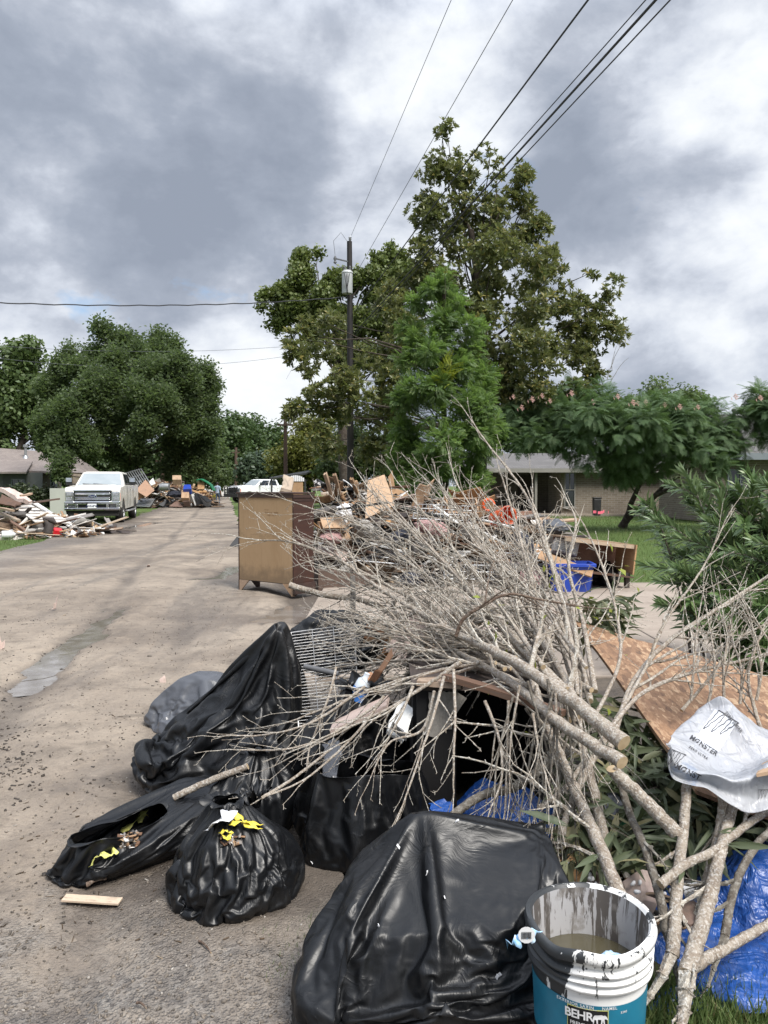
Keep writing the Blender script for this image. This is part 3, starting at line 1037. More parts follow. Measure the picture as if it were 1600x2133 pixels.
# mimosa with layered fronds and pink flowers
vs, fs = [], []
for i in range(9):
    for sgn in (-1, 1):
        b = len(vs)
        y = .1 + i * .1
        l = .34 * (1 - (i / 11) ** 2)
        for q in ((0, y, 0), (sgn * l, y + .10, -.07), (sgn * l, y + .15, -.07), (0, y + .055, 0)):
            vs.append((q[0], q[1], q[2] - .45 * q[1] ** 2))
        fs.append((b, b + 1, b + 2, b + 3) if sgn > 0 else (b, b + 3, b + 2, b + 1))
mim = [(1070, 850, 28, 0), (1120, 840, 36, 0), (1180, 835, 36, 0), (1240, 835, 36, 0), (1300, 845, 40, -1), (1360, 850, 40, -1), (1420, 860, 40, -1), (1470, 860, 36, 0), (1100, 880, 36, 0), (1160, 880, 45, -1), (1230, 880, 50, -2), (1300, 890, 50, -2),
       (1370, 895, 50, -2), (1440, 895, 45, -1), (1500, 890, 40, 0), (1545, 860, 34, 0), (1590, 845, 40, 0), (1600, 880, 40, 0), (1100, 900, 22, -1), (1165, 905, 26, -1), (1250, 940, 45, -1), (1310, 945, 50, -1), (1380, 945, 50, -1), (1450, 935, 45, -1), (1520, 930, 36, 0),
       (1290, 975, 30, 0), (1340, 965, 34, 0), (1090, 930, 20, -1), (1190, 935, 22, -1), (1500, 965, 30, -1), (1640, 880, 60, 0)]
mt_ = make_tree('mimosa_tree', 'wide feathery mimosa tree with pink flowers over the lawn', 'tree', (P(1297, 1097, 26.8).x, 26.8, 0), 25.5, mim, 7200, (vs, fs), .34, LM['mimosa'], 47, .13, 34, upbias=.1, shell=.5, flat=1.2,
                sub=(4, .62, 1.0), trunk_top=P(1345, 985, 26), barkm=M['bark_tree'])
mbx = MB()
rnd = random.Random(3)
limb(mbx, (P(1297, 1097, 26.8)), P(1420, 1010, 25.5), .12, .07, rnd, .1)
limb(mbx, P(1345, 1050, 26.5), P(1480, 960, 25), .07, .03, rnd, .1)
o = mbx.build('limb', M['bark_tree'], mt_, True)
o.location = -mt_.location
pinkm = leafmat('pink_flower_threads', (.60, .34, .33), (.68, .45, .42), (.72, .58, .5), None, .8, .4, .1)
fl = spray(22, 8, .55, .16, .22)
rng = np.random.default_rng(15)
fpx = [(1065, 830), (1085, 845), (1130, 822), (1160, 826), (1185, 820), (1230, 832), (1262, 868), (1275, 872), (1312, 836), (1330, 840), (1345, 842), (1360, 842), (1380, 838), (1395, 845), (1418, 846), (1432, 842), (1462, 845), (1340, 925), (1350, 885), (1358, 890), (1240, 922),
       (1480, 872), (1538, 826), (1555, 916), (1100, 830), (1205, 815), (1290, 822), (1500, 848), (1580, 825), (1320, 980), (1150, 835), (1112, 826)]
for k, (a, b) in enumerate(fpx[::2] + fpx[1:12:4]):
    Y = 23.0 + rng.random() * .8
    f_ = scatter('flower', fl[0], fl[1], np.array([P(a + rng.normal() * 4, b + rng.normal() * 3, Y)]) - np.array(mt_.location), np.array([[0, .1, 1.]]), np.array([[0, 1., 0]]), np.array([.15 + .05 * rng.random()]), pinkm, mt_)

# ------------------------------------------------------------------ poles, transformer, wires
pole = empty('utility_pole', (P(730, 1000, 26).x, 26, 0), 0, 'black utility pole carrying the white transformer', 'utility pole')
ztop = P(730, 503, 26).z
MB().tube([(0, 0, -.2), (0, 0, 3), (0, 0, 6), (-.02, 0, ztop)], [.118, .112, .103, .086], 14).build('shaft', M['tar'], pole, True)
mbi = MB().lathe([(.02, ztop), (.03, ztop + .04), (.055, ztop + .06), (.03, ztop + .09), (.06, ztop + .12), (.03, ztop + .16), (.015, ztop + .2)], 10, (0, 0, 0))
mbi.build('insulator', M['metal'], pole, True)
zt0, zt1 = P(730, 612, 25.7).z, P(730, 567, 25.7).z
tr = MB().lathe([(.0, zt0), (.165, zt0), (.175, zt0 + .03), (.175, zt1 - .05), (.19, zt1 - .045), (.19, zt1 - .01), (.12, zt1 + .05), (0, zt1 + .06)], 20, (-.08, -.32, 0)).build('transformer', surf('transformer_paint', (.44, .455, .465), (.38, .395, .405), 4, .4, .03, dirt=(.36, .36, .34)), pole, True)
bsh = MB()
for dx in (-.1, .09):
    bsh.lathe([(.02, zt1 + .02), (.045, zt1 + .08), (.025, zt1 + .11), (.045, zt1 + .14), (.02, zt1 + .2)], 8, (-.08 + dx, -.32, 0))
bsh.build('bushing', M['pipe'], tr, True)
mbi = MB()
for dx in (-.1, 0, .1):
    mbi.tube([(-.08 + dx * .8, -.535, zt1 - .1), (-.08 + dx * .6, -.545, zt1 - .3), (-.08 + dx * .1, -.55, zt0 + .15), (-.06, -.45, zt0 - .1), (-.02, -.14, zt0 - .2)], .011, 5)
mbi.build('lead', M['wire'], pole, True)
MB().box((-.08, -.125, (zt0 + zt1) / 2), (.1, .05, .5)).build('bracket', M['metal'], pole)
zc = P(700, 545, 25.9).z
mbi = MB().bar((0, -.05, zc), (-.5, -.05, zc + .12), .04, .04)
mbi.lathe([(.02, -.1), (.06, -.07), (.03, 0), (.06, .06), (.02, .16)], 8, (-.5, -.05, zc + .05))
mbi.tube([(-.5, -.05, zc + .25), (-.55, -.05, zc + .7), (-.3, -.05, zc + .98), (-.06, -.05, ztop - .05)], .008, 5)
mbi.tube([(-.5, -.05, zc - .05), (-.3, -.1, zc - .2), (-.12, -.3, zt1 + .15)], .008, 5)
mbi.build('cutout_switch', M['pipe'], pole, True)
px0 = pole.location.x


def wire(a, b, sag, r, mat, label, n=40, group='wires on the utility poles', twist=0):
    a, b = Vector(a), Vector(b)
    pts = []
    for k in range(n):
        t = k / (n - 1)
        q = a.lerp(b, t)
        q.z -= 4 * sag * t * (1 - t)
        if twist:
            q.z += .012 * math.sin(k * 1.9) * twist
        pts.append(q)
    o = MB().tube(pts, r, 5).build('power_line', mat, None, True)
    tag(o, label, 'wire', group)


def over(px_top, px2, py2, h, r, mat, label):
    """wire at height h running over the camera's head to the black pole"""
    d1, d2 = px_dir(px_top, 0), px_dir(px2, py2)
    a = CAM + d1 * ((h - CAM.z) / d1.z)
    b = CAM + d2 * ((h - CAM.z) / d2.z)
    v = (b - a)
    far_ = a + v * ((26 - a.y) / v.y)
    near_ = a + v * ((-16 - a.y) / v.y)
    far_.x = px0 + max(-.12, min(.12, far_.x - px0))
    # keep the span straight from the pole through the sighted point
    v = a - far_
    near_ = far_ + v * ((26 + 16) / (26 - a.y))
    wire(far_, near_, 0, r, mat, label)


over(940, 732, 490, ztop + .2, .006, M['wire_grey'], 'topmost thin wire running from the pole tip overhead')
over(1068, 800, 500, ztop - 1.2, .0065, M['wire_grey'], 'second thin wire slanting over the magnolia top')
over(1225, 1008, 310, 7.25, .013, M['wire'], 'single thick black cable left of the triple cables')
over(1345, 1065, 335, 6.75, .0072, M['wire'], 'left thin cable of the triple cables overhead')
over(1366, 1070, 345, 6.55, .0155, M['wire'], 'thickest middle cable of the triple cables overhead')
over(1396, 1085, 350, 6.45, .0085, M['wire'], 'right cable of the triple cables overhead')
a = Vector((px0 - .1, 25.9, P(726, 620, 26).z))
b = P(-60, 628, 20)
wire(a, b, .18, .017, M['wire'], 'dark twisted service cable running left from the transformer pole', twist=1)
for k, (y0_, y1_, lb) in enumerate(((718, 722, 'upper thin wire crossing the sky beside the big oak'), (735, 745, 'lower thin wire crossing the sky beside the big oak'))):
    wire(P(640, y0_, 58), P(-60, y1_ - 6, 50), .9 if k else .5, .012, M['wire_grey'], lb)
wire(P(596, 790, 50), P(640, 700, 40), .1, .006, M['wire_grey'], 'faint guy wire rising from the brown pole')


def small_pole(px, ytop, D, r, label):
    o = MB().tube([(0, 0, -.1), (0, 0, 3), (0, 0, P(px, ytop, D).z)], [r * 1.1, r, r * .8], 10)
    e = empty('utility_pole', (P(px, 1000, D).x, D, 0), 0, label, 'utility pole')
    o.build('shaft', M['pole_wood'], e, True)
    zt = P(px, ytop, D).z
    MB().box((0, -.12, zt - .6), (1.0, .09, .11)).build('crossarm', M['pole_wood'], e)


small_pole(595, 866, 50, .13, 'slim brown wooden pole left of the black pole')
small_pole(338, 945, 64, .16, 'brown wooden pole under the big oak')
small_pole(492, 932, 92, .2, 'distant wooden pole at the end of the street')
small_pole(483, 918, 105, .13, 'thin grey far pole beside the distant wooden pole')

# ------------------------------------------------------------------ houses


def roof_mat(name, c1, c2):
    m, n, p = newmat(name)
    co = objco(n)
    bt = n.n('TexBrick')
    n.put(bt.inputs['Vector'], n.map(co, sc=(1, 1, 1)))
    bt.inputs['Scale'].default_value = 1.0
    bt.inputs['Brick Width'].default_value = .3
    bt.inputs['Row Height'].default_value = .14
    bt.inputs['Mortar Size'].default_value = .008
    bt.inputs['Color1'].default_value = (*c1, 1)
    bt.inputs['Color2'].default_value = (*c2, 1)
    bt.inputs['Mortar'].default_value = (*[q * .45 for q in c1], 1)
    c = n.mix(n.range(n.noise(co, .8, 5), .35, .65, 0, .45), bt.outputs['Color'], tuple(q * .7 for q in c2))
    n.put(p.inputs['Base Color'], c)
    p.inputs['Roughness'].default_value = .9
    n.put(p.inputs['Normal'], n.bump(bt.outputs['Fac'], .4, .02))
    return m


def brick_mat(name, c1, c2, mortar):
    m, n, p = newmat(name)
    co = objco(n)
    sx = n.n('SeparateXYZ')
    n.put(sx.inputs[0], co)
    cb = n.n('CombineXYZ')
    n.put(cb.inputs[0], n.math('ADD', sx.outputs[0], sx.outputs[1]))
    n.put(cb.inputs[1], sx.outputs[2])
    bt = n.n('TexBrick')
    n.put(bt.inputs['Vector'], cb.outputs[0])
    bt.inputs['Scale'].default_value = 1
    bt.inputs['Brick Width'].default_value = .3
    bt.inputs['Row Height'].default_value = .095
    bt.inputs['Mortar Size'].default_value = .012
    bt.inputs['Color1'].default_value = (*c1, 1)
    bt.inputs['Color2'].default_value = (*c2, 1)
    bt.inputs['Mortar'].default_value = (*mortar, 1)
    c = n.mix(n.range(n.noise(co, 1.2, 6), .35, .7, 0, .4), bt.outputs['Color'], tuple(q * .6 for q in c2))
    n.put(p.inputs['Base Color'], c)
    p.inputs['Roughness'].default_value = .9
    n.put(p.inputs['Normal'], n.bump(bt.outputs['Fac'], -.5, .015))
    return m


RF = roof_mat('weathered_shingles', (.24, .205, .185), (.19, .16, .148))
RFg = roof_mat('grey_shingles', (.15, .143, .14), (.115, .11, .108))
BRT = brick_mat('tan_brick', (.215, .18, .138), (.15, .122, .09), (.25, .228, .2))  # toned down overall, the mimosa's shade on the wall put into the colour
BRD = brick_mat('shaded_porch_brick', (.145, .12, .098), (.10, .085, .07), (.17, .155, .14))  # darker copy of the tan brick, porch shade painted into its colour
SID = surf('grey_siding', (.12, .125, .125), (.10, .105, .105), 3, .8, .05)
TRIM = surf('house_trim', (.24, .23, .21), (.2, .19, .17), 3, .6, .03)
TRIMG = surf('grey_blue_trim', (.19, .215, .23), (.16, .18, .2), 3, .6, .03)
WALLP = surf('pale_wall', (.50, .40, .31), (.42, .34, .27), 3, .8, .05)


def window(parent, c, wd, ht, mat_frame, ny=-1, nx=0):
    """window in a wall facing -y (or +x when nx)"""
    e = MB()
    t = .05
    x, y, z = c
    for s_ in (-1, 1):
        e.box((x + s_ * (wd / 2 - t / 2), y, z), (t, .06, ht))
        e.box((x, y, z + s_ * (ht / 2 - t / 2)), (wd - 2 * t, .06, t))
    e.box((x, y, z), (wd - 2 * t, .05, t * .8))
    e.box((x, y, z + ht * .25 - .01), (t * .6, .045, ht * .5 - t * 1.5))
    f = e.build('window', mat_frame, parent)
    MB().box((x, y + .035, z), (wd - t, .02, ht - t)).build('pane', M['glass'], f)
    MB().box((x, y - .05, z - ht / 2 - .03), (wd + .1, .12, .05)).build('sill', mat_frame, f)
    return f


def slope(mb, pts, th=.1, mi=0):
    """roof plane of four corner points with thickness"""
    pts = [Vector(q) for q in pts]
    mb.add(pts + [q - Vector((0, 0, th)) for q in pts], [(0, 1, 2, 3), (7, 6, 5, 4), (0, 4, 5, 1), (1, 5, 6, 2), (2, 6, 7, 3), (3, 7, 4, 0)], mi)


# right brick house, its front wall facing the street corner
HY = 38.5
hr = empty('brick_house', (P(1180, 1000, HY).x, HY, 0), 0, 'low brick house with grey shingle roof behind the lawn', 'house')
ox = hr.location.x
xl, xr_ = P(990, 1000, HY).x - ox, P(1215, 1000, HY).x - ox
ze = 2.25
w_ = MB()
w_.box(((xl + xr_) / 2, 3.2, ze / 2), (xr_ - xl, .2, ze))           # recessed porch wall
w_.build('porch_wall', BRD, hr)
xb0, xb1 = xr_ - 1.1, P(1480, 1000, HY).x - ox
MB().box(((xb0 + xb1) / 2, .1, ze / 2 - .02), (xb1 - xb0, .24, ze)).build('wall', BRT, hr)
MB().box((xb0 + .06, 1.7, ze / 2), (.12, 3.0, ze)).build('porch_side_wall', BRT, hr)
MB().box((xb0 - 1.15, 3.06, 1.02), (1.0, .06, 2.03)).build('door', M['plank_dark'], hr)
window(hr, (xb0 + .42, -.05, 1.25), .55, 1.75, TRIM)
window(hr, (P(1430, 1000, HY).x - ox, -.05, 1.35), 1.6, 1.1, TRIM)
for xx in (xl + .1, xl + 3.0):
    MB().box((xx, -.2, ze / 2), (.12, .12, ze)).build('post', TRIM, hr)
rb = MB()
zr = P(1105, 945, HY + 2.6).z
slope(rb, [(xl - .5, -.55, ze + .02), (xb1 + .3, -.55, ze + .02), (xb1 + .3, 4.4, zr + .1), (xl - .5, 4.4, zr + .1)], .09)
slope(rb, [(xl - .5, 9.5, ze + .02), (xl - .5, 4.4, zr + .1), (xb1 + .3, 4.4, zr + .1), (xb1 + .3, 9.5, ze + .02)], .09)
rf_ = rb.build('roof', RFg, hr)
MB().box(((xl + xb1) / 2, -.58, ze - .04), (xb1 - xl + .9, .04, .2)).build('fascia', TRIM, hr)
MB().box(((xl + xb1) / 2, 1.3, -.02), (xb1 - xl + .6, 3.8, .14)).build('porch_slab', mc, hr)
# tan brick wing further right, nearer
wr = empty('house_wing', (P(1600, 1000, 30).x, 30, 0), 0, 'tan brick house wing with blue grey fascia behind the oleander', 'house')
w_ = MB().box((2.6, 3, 1.25), (9.4, 6, 2.5)).build('wall', BRT, wr)
window(wr, (-1.1, -.04, 1.5), 1.0, 1.2, TRIMG)
MB().box((2.6, -.55, 2.58), (10.6, .05, .26)).build('fascia', TRIMG, wr)
rb = MB()
slope(rb, [(-2.8, -.55, 2.68), (8, -.55, 2.68), (8, 3, 4.5), (-1.2, 3, 4.5)], .08)
slope(rb, [(-2.8, 6.6, 2.68), (-1.2, 3, 4.5), (8, 3, 4.5), (8, 6.6, 2.68)], .08)
slope(rb, [(-2.8, -.55, 2.68), (-1.2, 3, 4.5), (-1.21, 3.01, 4.5), (-2.8, 6.6, 2.68)], .08)
rb.build('roof', RFg, wr)
vn = MB().lathe([(.06, 0), (.06, .5), (.09, .5), (.09, .6), (0, .62)], 10, (-.6, 1.7, 4.0)).build('roof_vent', M['metal_dark'], wr, True)
# garden statue by the wall and the little pink flags
dk = empty('dark_stand', tuple(P(1243, 1071, 37)[:2]) + (0,), 0, 'black upright bin standing by the brick house wall', 'bin')
MB().box((0, 0, .42), (.34, .3, .8), None, 0, (1.1, 1.1)).build('body', M['black'], dk, bevel=.04)
MB().box((0, 0, .86), (.40, .36, .07)).build('lid', M['black'], dk, bevel=.02)
for k, (a, b) in enumerate(((1221, 1071), (1230, 1073), (1236, 1072), (1241, 1070), (1251, 1072))):
    g0 = G(a, b + 6)
    fl_ = empty('marker_flag', (g0.x, g0.y - 1.2, 0), .3 * k, 'small bright pink marker flag in the lawn by the house', 'flag', 'pink marker flags')
    MB().tube([(0, 0, 0), (0, 0, .34)], .004, 5).build('wire_stem', M['metal'], fl_)
    fm = MB()
    for i in range(4):
        fm.add([(.035 * i, .01 * math.sin(i), .22), (.035 * (i + 1), .01 * math.sin(i + 1), .22), (.035 * (i + 1), .01 * math.sin(i + 1), .34), (.035 * i, .01 * math.sin(i), .34)], [(0, 1, 2, 3)])
    fm.build('flag', surf('pink_vinyl', (.8, .16, .24), (.75, .14, .2), 5, .6, 0) if k == 0 else bpy.data.materials['pink_vinyl'], fl_)

# left house seen along the street
HL = 60
hl = empty('ranch_house', (P(40, 1000, HL).x, HL, 0), 0, 'low grey and tan ranch house behind the left debris heap', 'house')
ox = hl.location.x


def lx(px, dy=0):
    return P(px, 1000, HL + dy).x - ox


def lz(py, dy=0):
    return P(0, py, HL + dy).z


ge = lz(984)
MB().box((lx(20), 1.2, ge / 2), (lx(47) - lx(-60), .2, ge)).build('siding_wall', SID, hl)
sb = MB()
for k in range(26):
    sb.box((lx(-8) + k * .085, 1.085, ge / 2), (.02, .03, ge))
sb.build('batten', SID, hl)
MB().box(((lx(46) + lx(98)) / 2, 2.4, ge / 2), (lx(98) - lx(46), .2, ge + .1)).build('brick_wall', BRT, hl)
window(hl, (lx(24), 1.05, 1.25), 1.05, 1.5, TRIMG)
window(hl, (lx(86), 2.26, 1.35), .55, 1.9, TRIMG)
MB().box(((lx(98) + lx(152)) / 2, 4.0, ge / 2), (lx(152) - lx(98), .2, ge)).build('pale_wall', WALLP, hl)
window(hl, (lx(118, 4), 3.86, 1.2), .9, 1.7, M['white'])
for xx in (lx(131, 4), lx(150, 4)):
    MB().box((xx, 3.2, ge / 2), (.16, .16, ge)).build('post', M['plank_dark'], hl)
rb = MB()
zr = lz(946, 6) + .1
slope(rb, [(lx(-120), .2, ge + .05), (lx(52), .2, ge + .05), (lx(30), 3.2, ge + 1.0), (lx(-120), 3.2, ge + 1.0)], .14)
rb.build('porch_roof', RF, hl)
rb = MB()
slope(rb, [(lx(-140), 1.6, ge + .42), (lx(92), 1.6, ge + .1), (lx(75), 7, zr), (lx(-140), 7, zr + .6)], .16)
slope(rb, [(lx(-140), 12, ge), (lx(-140), 7, zr + .6), (lx(75), 7, zr), (lx(100), 12, ge)], .16)
slope(rb, [(lx(92), 1.6, ge + .1), (lx(100), 12, ge), (lx(75), 7.02, zr), (lx(75), 7, zr)], .16)
rb.build('roof', RF, hl)
rb = MB()
xr0, xr1 = lx(95, 4), lx(156, 4)
zg = lz(968, 5)
slope(rb, [(xr0 - .3, 3.3, ge + .05), (lx(140, 4), 3.3, ge + .05), (lx(140, 4), 5.6, zg), (xr0 - .3, 5.6, zg)], .12)
slope(rb, [(lx(140, 4), 3.3, ge + .05), (xr1 + .4, 4.4, ge), (xr1 + .4, 8, ge), (lx(140, 4), 5.6, zg)], .12)
rb.build('gable_roof', RF, hl)
ch = MB().lathe([(.11, 0), (.11, .95), (.2, .96), (.2, 1.15), (.05, 1.2)], 10, (lx(52, 5), 5.2, zr - .5)).build('flue', M['metal'], hl, True)
MB().lathe([(.32, 0), (.14, .3)], 10, (lx(52, 5), 5.2, zr - .55)).build('flashing', M['metal'], ch, True)
# shrubs under its walls
for k, (a, b, rr, D) in enumerate(((45, 1030, 22, 52), (72, 1034, 16, 50), (106, 1032, 20, 53), (20, 1036, 16, 51))):
    make_tree('shrub', ('low dark shrub before the grey siding wall', 'small round shrub below the brick wall corner', 'dark shrub beside the pale standing panel', 'lowest shrub at the left before the ranch house')[k], 'shrub',
              (P(a, b, D).x, D, 0), D, [(a, b, rr, 0), (a + 8, b + 6, rr * .8, 0), (a - 9, b + 5, rr * .8, 0)], 420, sp6, .15, LM['shrub'], 60 + k, .04, 6)
# far roofs at the end of the street
shd = empty('shed', (P(605, 1000, 48).x, 48, 0), 0, 'dark metal roofed carport beyond the parked white pickup', 'shed')
rb = MB()
slope(rb, [(-1.1, -1.4, P(0, 995, 47).z), (1.15, -1.4, P(0, 985, 47).z), (1.15, 2, P(0, 985, 47).z + .25), (-1.1, 2, P(0, 995, 47).z + .15)], .1)
rb.build('roof', M['metal_dark'], shd)
for xx in (-1.0, 1.05):
    MB().box((xx, -1.2, .9), (.1, .1, 1.9)).build('post', M['metal_dark'], shd)
fh = empty('far_house', (P(475, 1000, 112).x, 112, 0), 0, 'pale small building at the very end of the street', 'house')
MB().box((0, 2, 1.2), (7, 4, 2.4)).build('wall', M['white'], fh)
slope(rbx := MB(), [(-3.9, -.4, 2.4), (3.9, -.4, 2.4), (3.9, 2, 3.6), (-3.9, 2, 3.6)], .1)
rbx.build('roof', RFg, fh)
window(fh, (-1.5, -.03, 1.3), 1, 1.2, TRIM)
# white picket bits by the far house
for k, xx in enumerate((478, 490, 470)):
    g0 = P(xx, 1000, 88)
    pk = empty('white_post', (g0.x, 88, 0), 0, 'white post standing at the far end of the street', 'post', 'white posts at the street end')
    MB().box((0, 0, .55), (.14, .14, 1.1)).build('shaft', M['white'], pk)
    MB().box((0, 0, 1.12), (.2, .2, .06), None, 0, (.4, .4)).build('cap', M['white'], pk)

# ------------------------------------------------------------------ vehicles
PAINT_C = surf('cream_truck_paint', (.64, .62, .56), (.60, .58, .53), 2, .22, 0, spec=.6)
PAINT_W = surf('white_truck_paint', (.76, .77, .78), (.7, .71, .72), 2, .22, 0, spec=.6)
LAMP = surf('lamp_lens', (.35, .37, .4), (.12, .125, .13), 18, .12, .1, spec=.8)
PLATE = surf('plate_white', (.72, .74, .76), (.68, .7, .72), 5, .5, 0)
NAVY = surf('navy_enamel', (.012, .02, .07), (.014, .025, .08), 5, .3, 0)


def text_mesh(txt, size, bold=0.0, spacing=1.0):
    c = bpy.data.curves.new('lettering', 'FONT')
    c.body = txt
    c.size = size
    c.offset = bold
    c.space_character = spacing
    c.align_x = 'CENTER'
    c.align_y = 'CENTER'
    o = bpy.data.objects.new('lettering', c)
    C.objects.link(o)
    bpy.context.view_layer.update()
    me = bpy.data.meshes.new_from_object(o.evaluated_get(bpy.context.evaluated_depsgraph_get()))
    bpy.data.objects.remove(o)
    bpy.data.curves.remove(c)
    me.materials.clear()
    return me


def pickup(loc, head, paint, label, guard=False, plate=''):
    root = empty('pickup_truck', loc, math.atan2(-head[0], head[1]), label, 'pickup truck')

    def arc(cy, r, a0, a1, k=9):
        return [(cy + r * math.cos(R(a0 + (a1 - a0) * i / (k - 1))), .42 + r * math.sin(R(a0 + (a1 - a0) * i / (k - 1)))) for i in range(k)]
    poly = [(3.0, .62), (3.05, .86), (3.04, 1.27), (2.93, 1.39), (1.45, 1.47), (-1.3, 1.47), (-1.34, 1.50), (-3.25, 1.50), (-3.3, 1.0), (-3.25, .68)]
    poly += [(-2.6, .62)] + arc(-2.01, .53, 160, 20)[::-1][::-1][0:0]
    poly += [(-2.01 + .53 * math.cos(R(a)), .44 + .53 * math.sin(R(a))) for a in range(160, 10, -18)] + [(-1.42, .56), (1.46, .52)]
    poly += [(2.05 + .53 * math.cos(R(a)), .44 + .53 * math.sin(R(a))) for a in range(160, 10, -18)] + [(2.66, .6)]
    b = MB().prism(poly, -1.0, 1.0, 0, 'x')
    body = b.build('body', paint, root, bevel=.05)
    MB().prism([(1.4, .5), (1.3, .9), (2.85, .9), (2.85, .5)], -.8, .8, 0, 'x').build('engine_bay', M['void'], root)
    MB().box((0, -.3, .48), (1.5, 5.6, .3)).build('chassis', M['void'], root)
    # hood with a raised centre
    MB().box((0, 2.2, 1.41), (1.5, 1.45, .12), Euler((R(-3), 0, 0)), 0, (.86, .95)).build('hood', paint, root, bevel=.04)
    # bed
    MB().box((0, -2.3, 1.46), (1.62, 1.75, .16)).build('bed_liner', M['void'], root)
    # cab
    bz, tz = 1.44, 2.0
    bx_, tx_ = .95, .76
    by0, by1, ty0, ty1 = 1.35, -1.3, .58, -1.12
    cab = MB()
    v = [(-bx_, by0, bz), (bx_, by0, bz), (bx_, by1, bz), (-bx_, by1, bz), (-tx_, ty0, tz), (tx_, ty0, tz), (tx_, ty1, tz), (-tx_, ty1, tz)]
    cab.add(v, [(0, 1, 5, 4), (1, 2, 6, 5), (2, 3, 7, 6), (3, 0, 4, 7), (4, 5, 6, 7), (3, 2, 1, 0)])
    cab.build('cab', paint, root, bevel=.05)
    MB().box((0, (ty0 + ty1) / 2, 2.0), (1.46, 1.62, .07), None, 0, (.9, .9)).build('roof', paint, root, bevel=.03)
    V = [Vector(q) for q in v]

    def glass(a, b_, c, d, i0, i1, j0, j1, out):
        def pt(s, t):
            return (a.lerp(b_, s)).lerp(d.lerp(c, s), t) + out
        mb = MB()
        q = [pt(i0, j0), pt(i1, j0), pt(i1, j1), pt(i0, j1)]
        mb.add(q + [k - out * 2 for k in q], [(0, 1, 2, 3), (7, 6, 5, 4), (0, 4, 5, 1), (1, 5, 6, 2), (2, 6, 7, 3), (3, 7, 4, 0)])
        return mb
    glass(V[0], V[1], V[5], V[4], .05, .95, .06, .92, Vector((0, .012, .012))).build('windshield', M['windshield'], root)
    glass(V[2], V[3], V[7], V[6], .12, .88, .2, .88, Vector((0, -.012, .008))).build('rear_window', M['glass'], root)
    for s_, (A, B, Cc, D_) in ((1, (V[1], V[2], V[6], V[5])), (-1, (V[0], V[3], V[7], V[4]))):
        out = Vector((.014 * s_, 0, .006))
        glass(A, B, Cc, D_, .13, .50, .08, .88, out).build('side_window', M['glass'], root)
        glass(A, B, Cc, D_, .54, .90, .08, .88, out).build('side_window', M['glass'], root)
        for y_ in (.95, -.15, -1.25):
            MB().box((s_ * 1.0, y_, 1.02), (.012, .018, .82)).build('door_gap', M['void'], root)
        for y_ in (.0, -1.1):
            MB().box((s_ * 1.012, y_, 1.28), (.03, .2, .035)).build('door_handle', M['chrome'] if not guard else paint, root)
        mr = MB().box((s_ * 1.22, .98, 1.62), (.24, .1, .3))
        mr.box((s_ * 1.06, .99, 1.52), (.2, .05, .05))
        mo = mr.build('mirror', M['black'], root, bevel=.02)
        MB().box((s_ * 1.22, 1.035, 1.69), (.22, .03, .16)).build('mirror_cap', M['chrome'], mo)
        MB().box((s_ * 1.02, -.1, .44), (.16, 2.5, .05)).build('running_board', M['metal'], root, bevel=.015)
        # lamp cluster
        hl_ = MB().box((s_ * .83, 3.03, 1.03), (.30, .10, .40)).build('headlight', M['chrome'], root, bevel=.02)
        for z_ in (1.13, .96):
            MB().box((s_ * .84, 3.085, z_), (.22, .03, .12)).build('lens', LAMP, hl_, bevel=.01)
        MB().box((s_ * .99, 2.98, 1.03), (.03, .06, .3)).build('marker_lamp', M['orange'], hl_)
        MB().box((s_ * .76, 3.135, .71), (.28, .03, .10)).build('fog_lamp', LAMP, root)
        MB().box((s_ * .9, -3.3, 1.15), (.14, .05, .45)).build('tail_lamp', M['red'], root)
        # wiper
        wp = MB().bar((s_ * .2 - .25, 1.36, 1.49), (s_ * .2 + .45, 1.28, 1.53), .02, .03)
        wp.build('wiper', M['black'], root)
        for y_ in (2.05, -2.01):
            t_ = MB().lathe([(.24, -.14), (.40, -.14), (.425, -.1), (.425, .1), (.40, .14), (.24, .14)], 26, (s_ * .87, y_, .425), 0, 'x', True).build('tyre', M['rubber'], None, True)
            wl = empty('wheel', (0, 0, 0))
            wl.parent = root
            t_.parent = wl
            rm = MB().lathe([(.25, -.1), (.25, .13), (.22, .13), (.2, .07), (.08, .09), (.07, .13), (0, .14)] if s_ > 0 else [(.25, .1), (.25, -.13), (.22, -.13), (.2, -.07), (.08, -.09), (.07, -.13), (0, -.14)], 18, (s_ * .87, y_, .425), 0, 'x')
            rm.build('rim', M['metal'], wl, True)
            sp = MB()
            for k in range(6):
                a = k * math.pi / 3
                sp.bar((s_ * .965, y_ + .07 * math.cos(a), .425 + .07 * math.sin(a)), (s_ * .975, y_ + .23 * math.cos(a), .425 + .23 * math.sin(a)), .06, .03, (1, 0, 0))
            sp.build('spokes', M['chrome'], wl)
    # front end
    MB().box((0, 3.045, 1.06), (1.38, .05, .48)).build('grille', M['black'], root, bevel=.01)
    if guard:
        g_ = MB()
        for x_ in (-.95, -.5, .5, .95):
            g_.box((x_, 3.3, .95), (.07, .08, .85))
        for z_ in (.62, .85, 1.1, 1.36):
            g_.box((0, 3.3, z_), (1.96, .06, .07))
        g_.box((0, 3.22, .62), (2.0, .3, .3))
        g_.build('grille_guard', M['black'], root, bevel=.01)
    else:
        for z_, h_ in ((1.27, .05), (1.14, .09), (.96, .09), (.845, .05)):
            MB().box((0, 3.085, z_), (1.36 if h_ < .06 else 1.26, .05, h_)).build('grille_bar', M['chrome'], root, bevel=.012)
        for x_ in (-.44, .44):
            MB().box((x_, 3.075, 1.04), (.5, .03, .045)).build('grille_bar', M['metal_dark'], root)
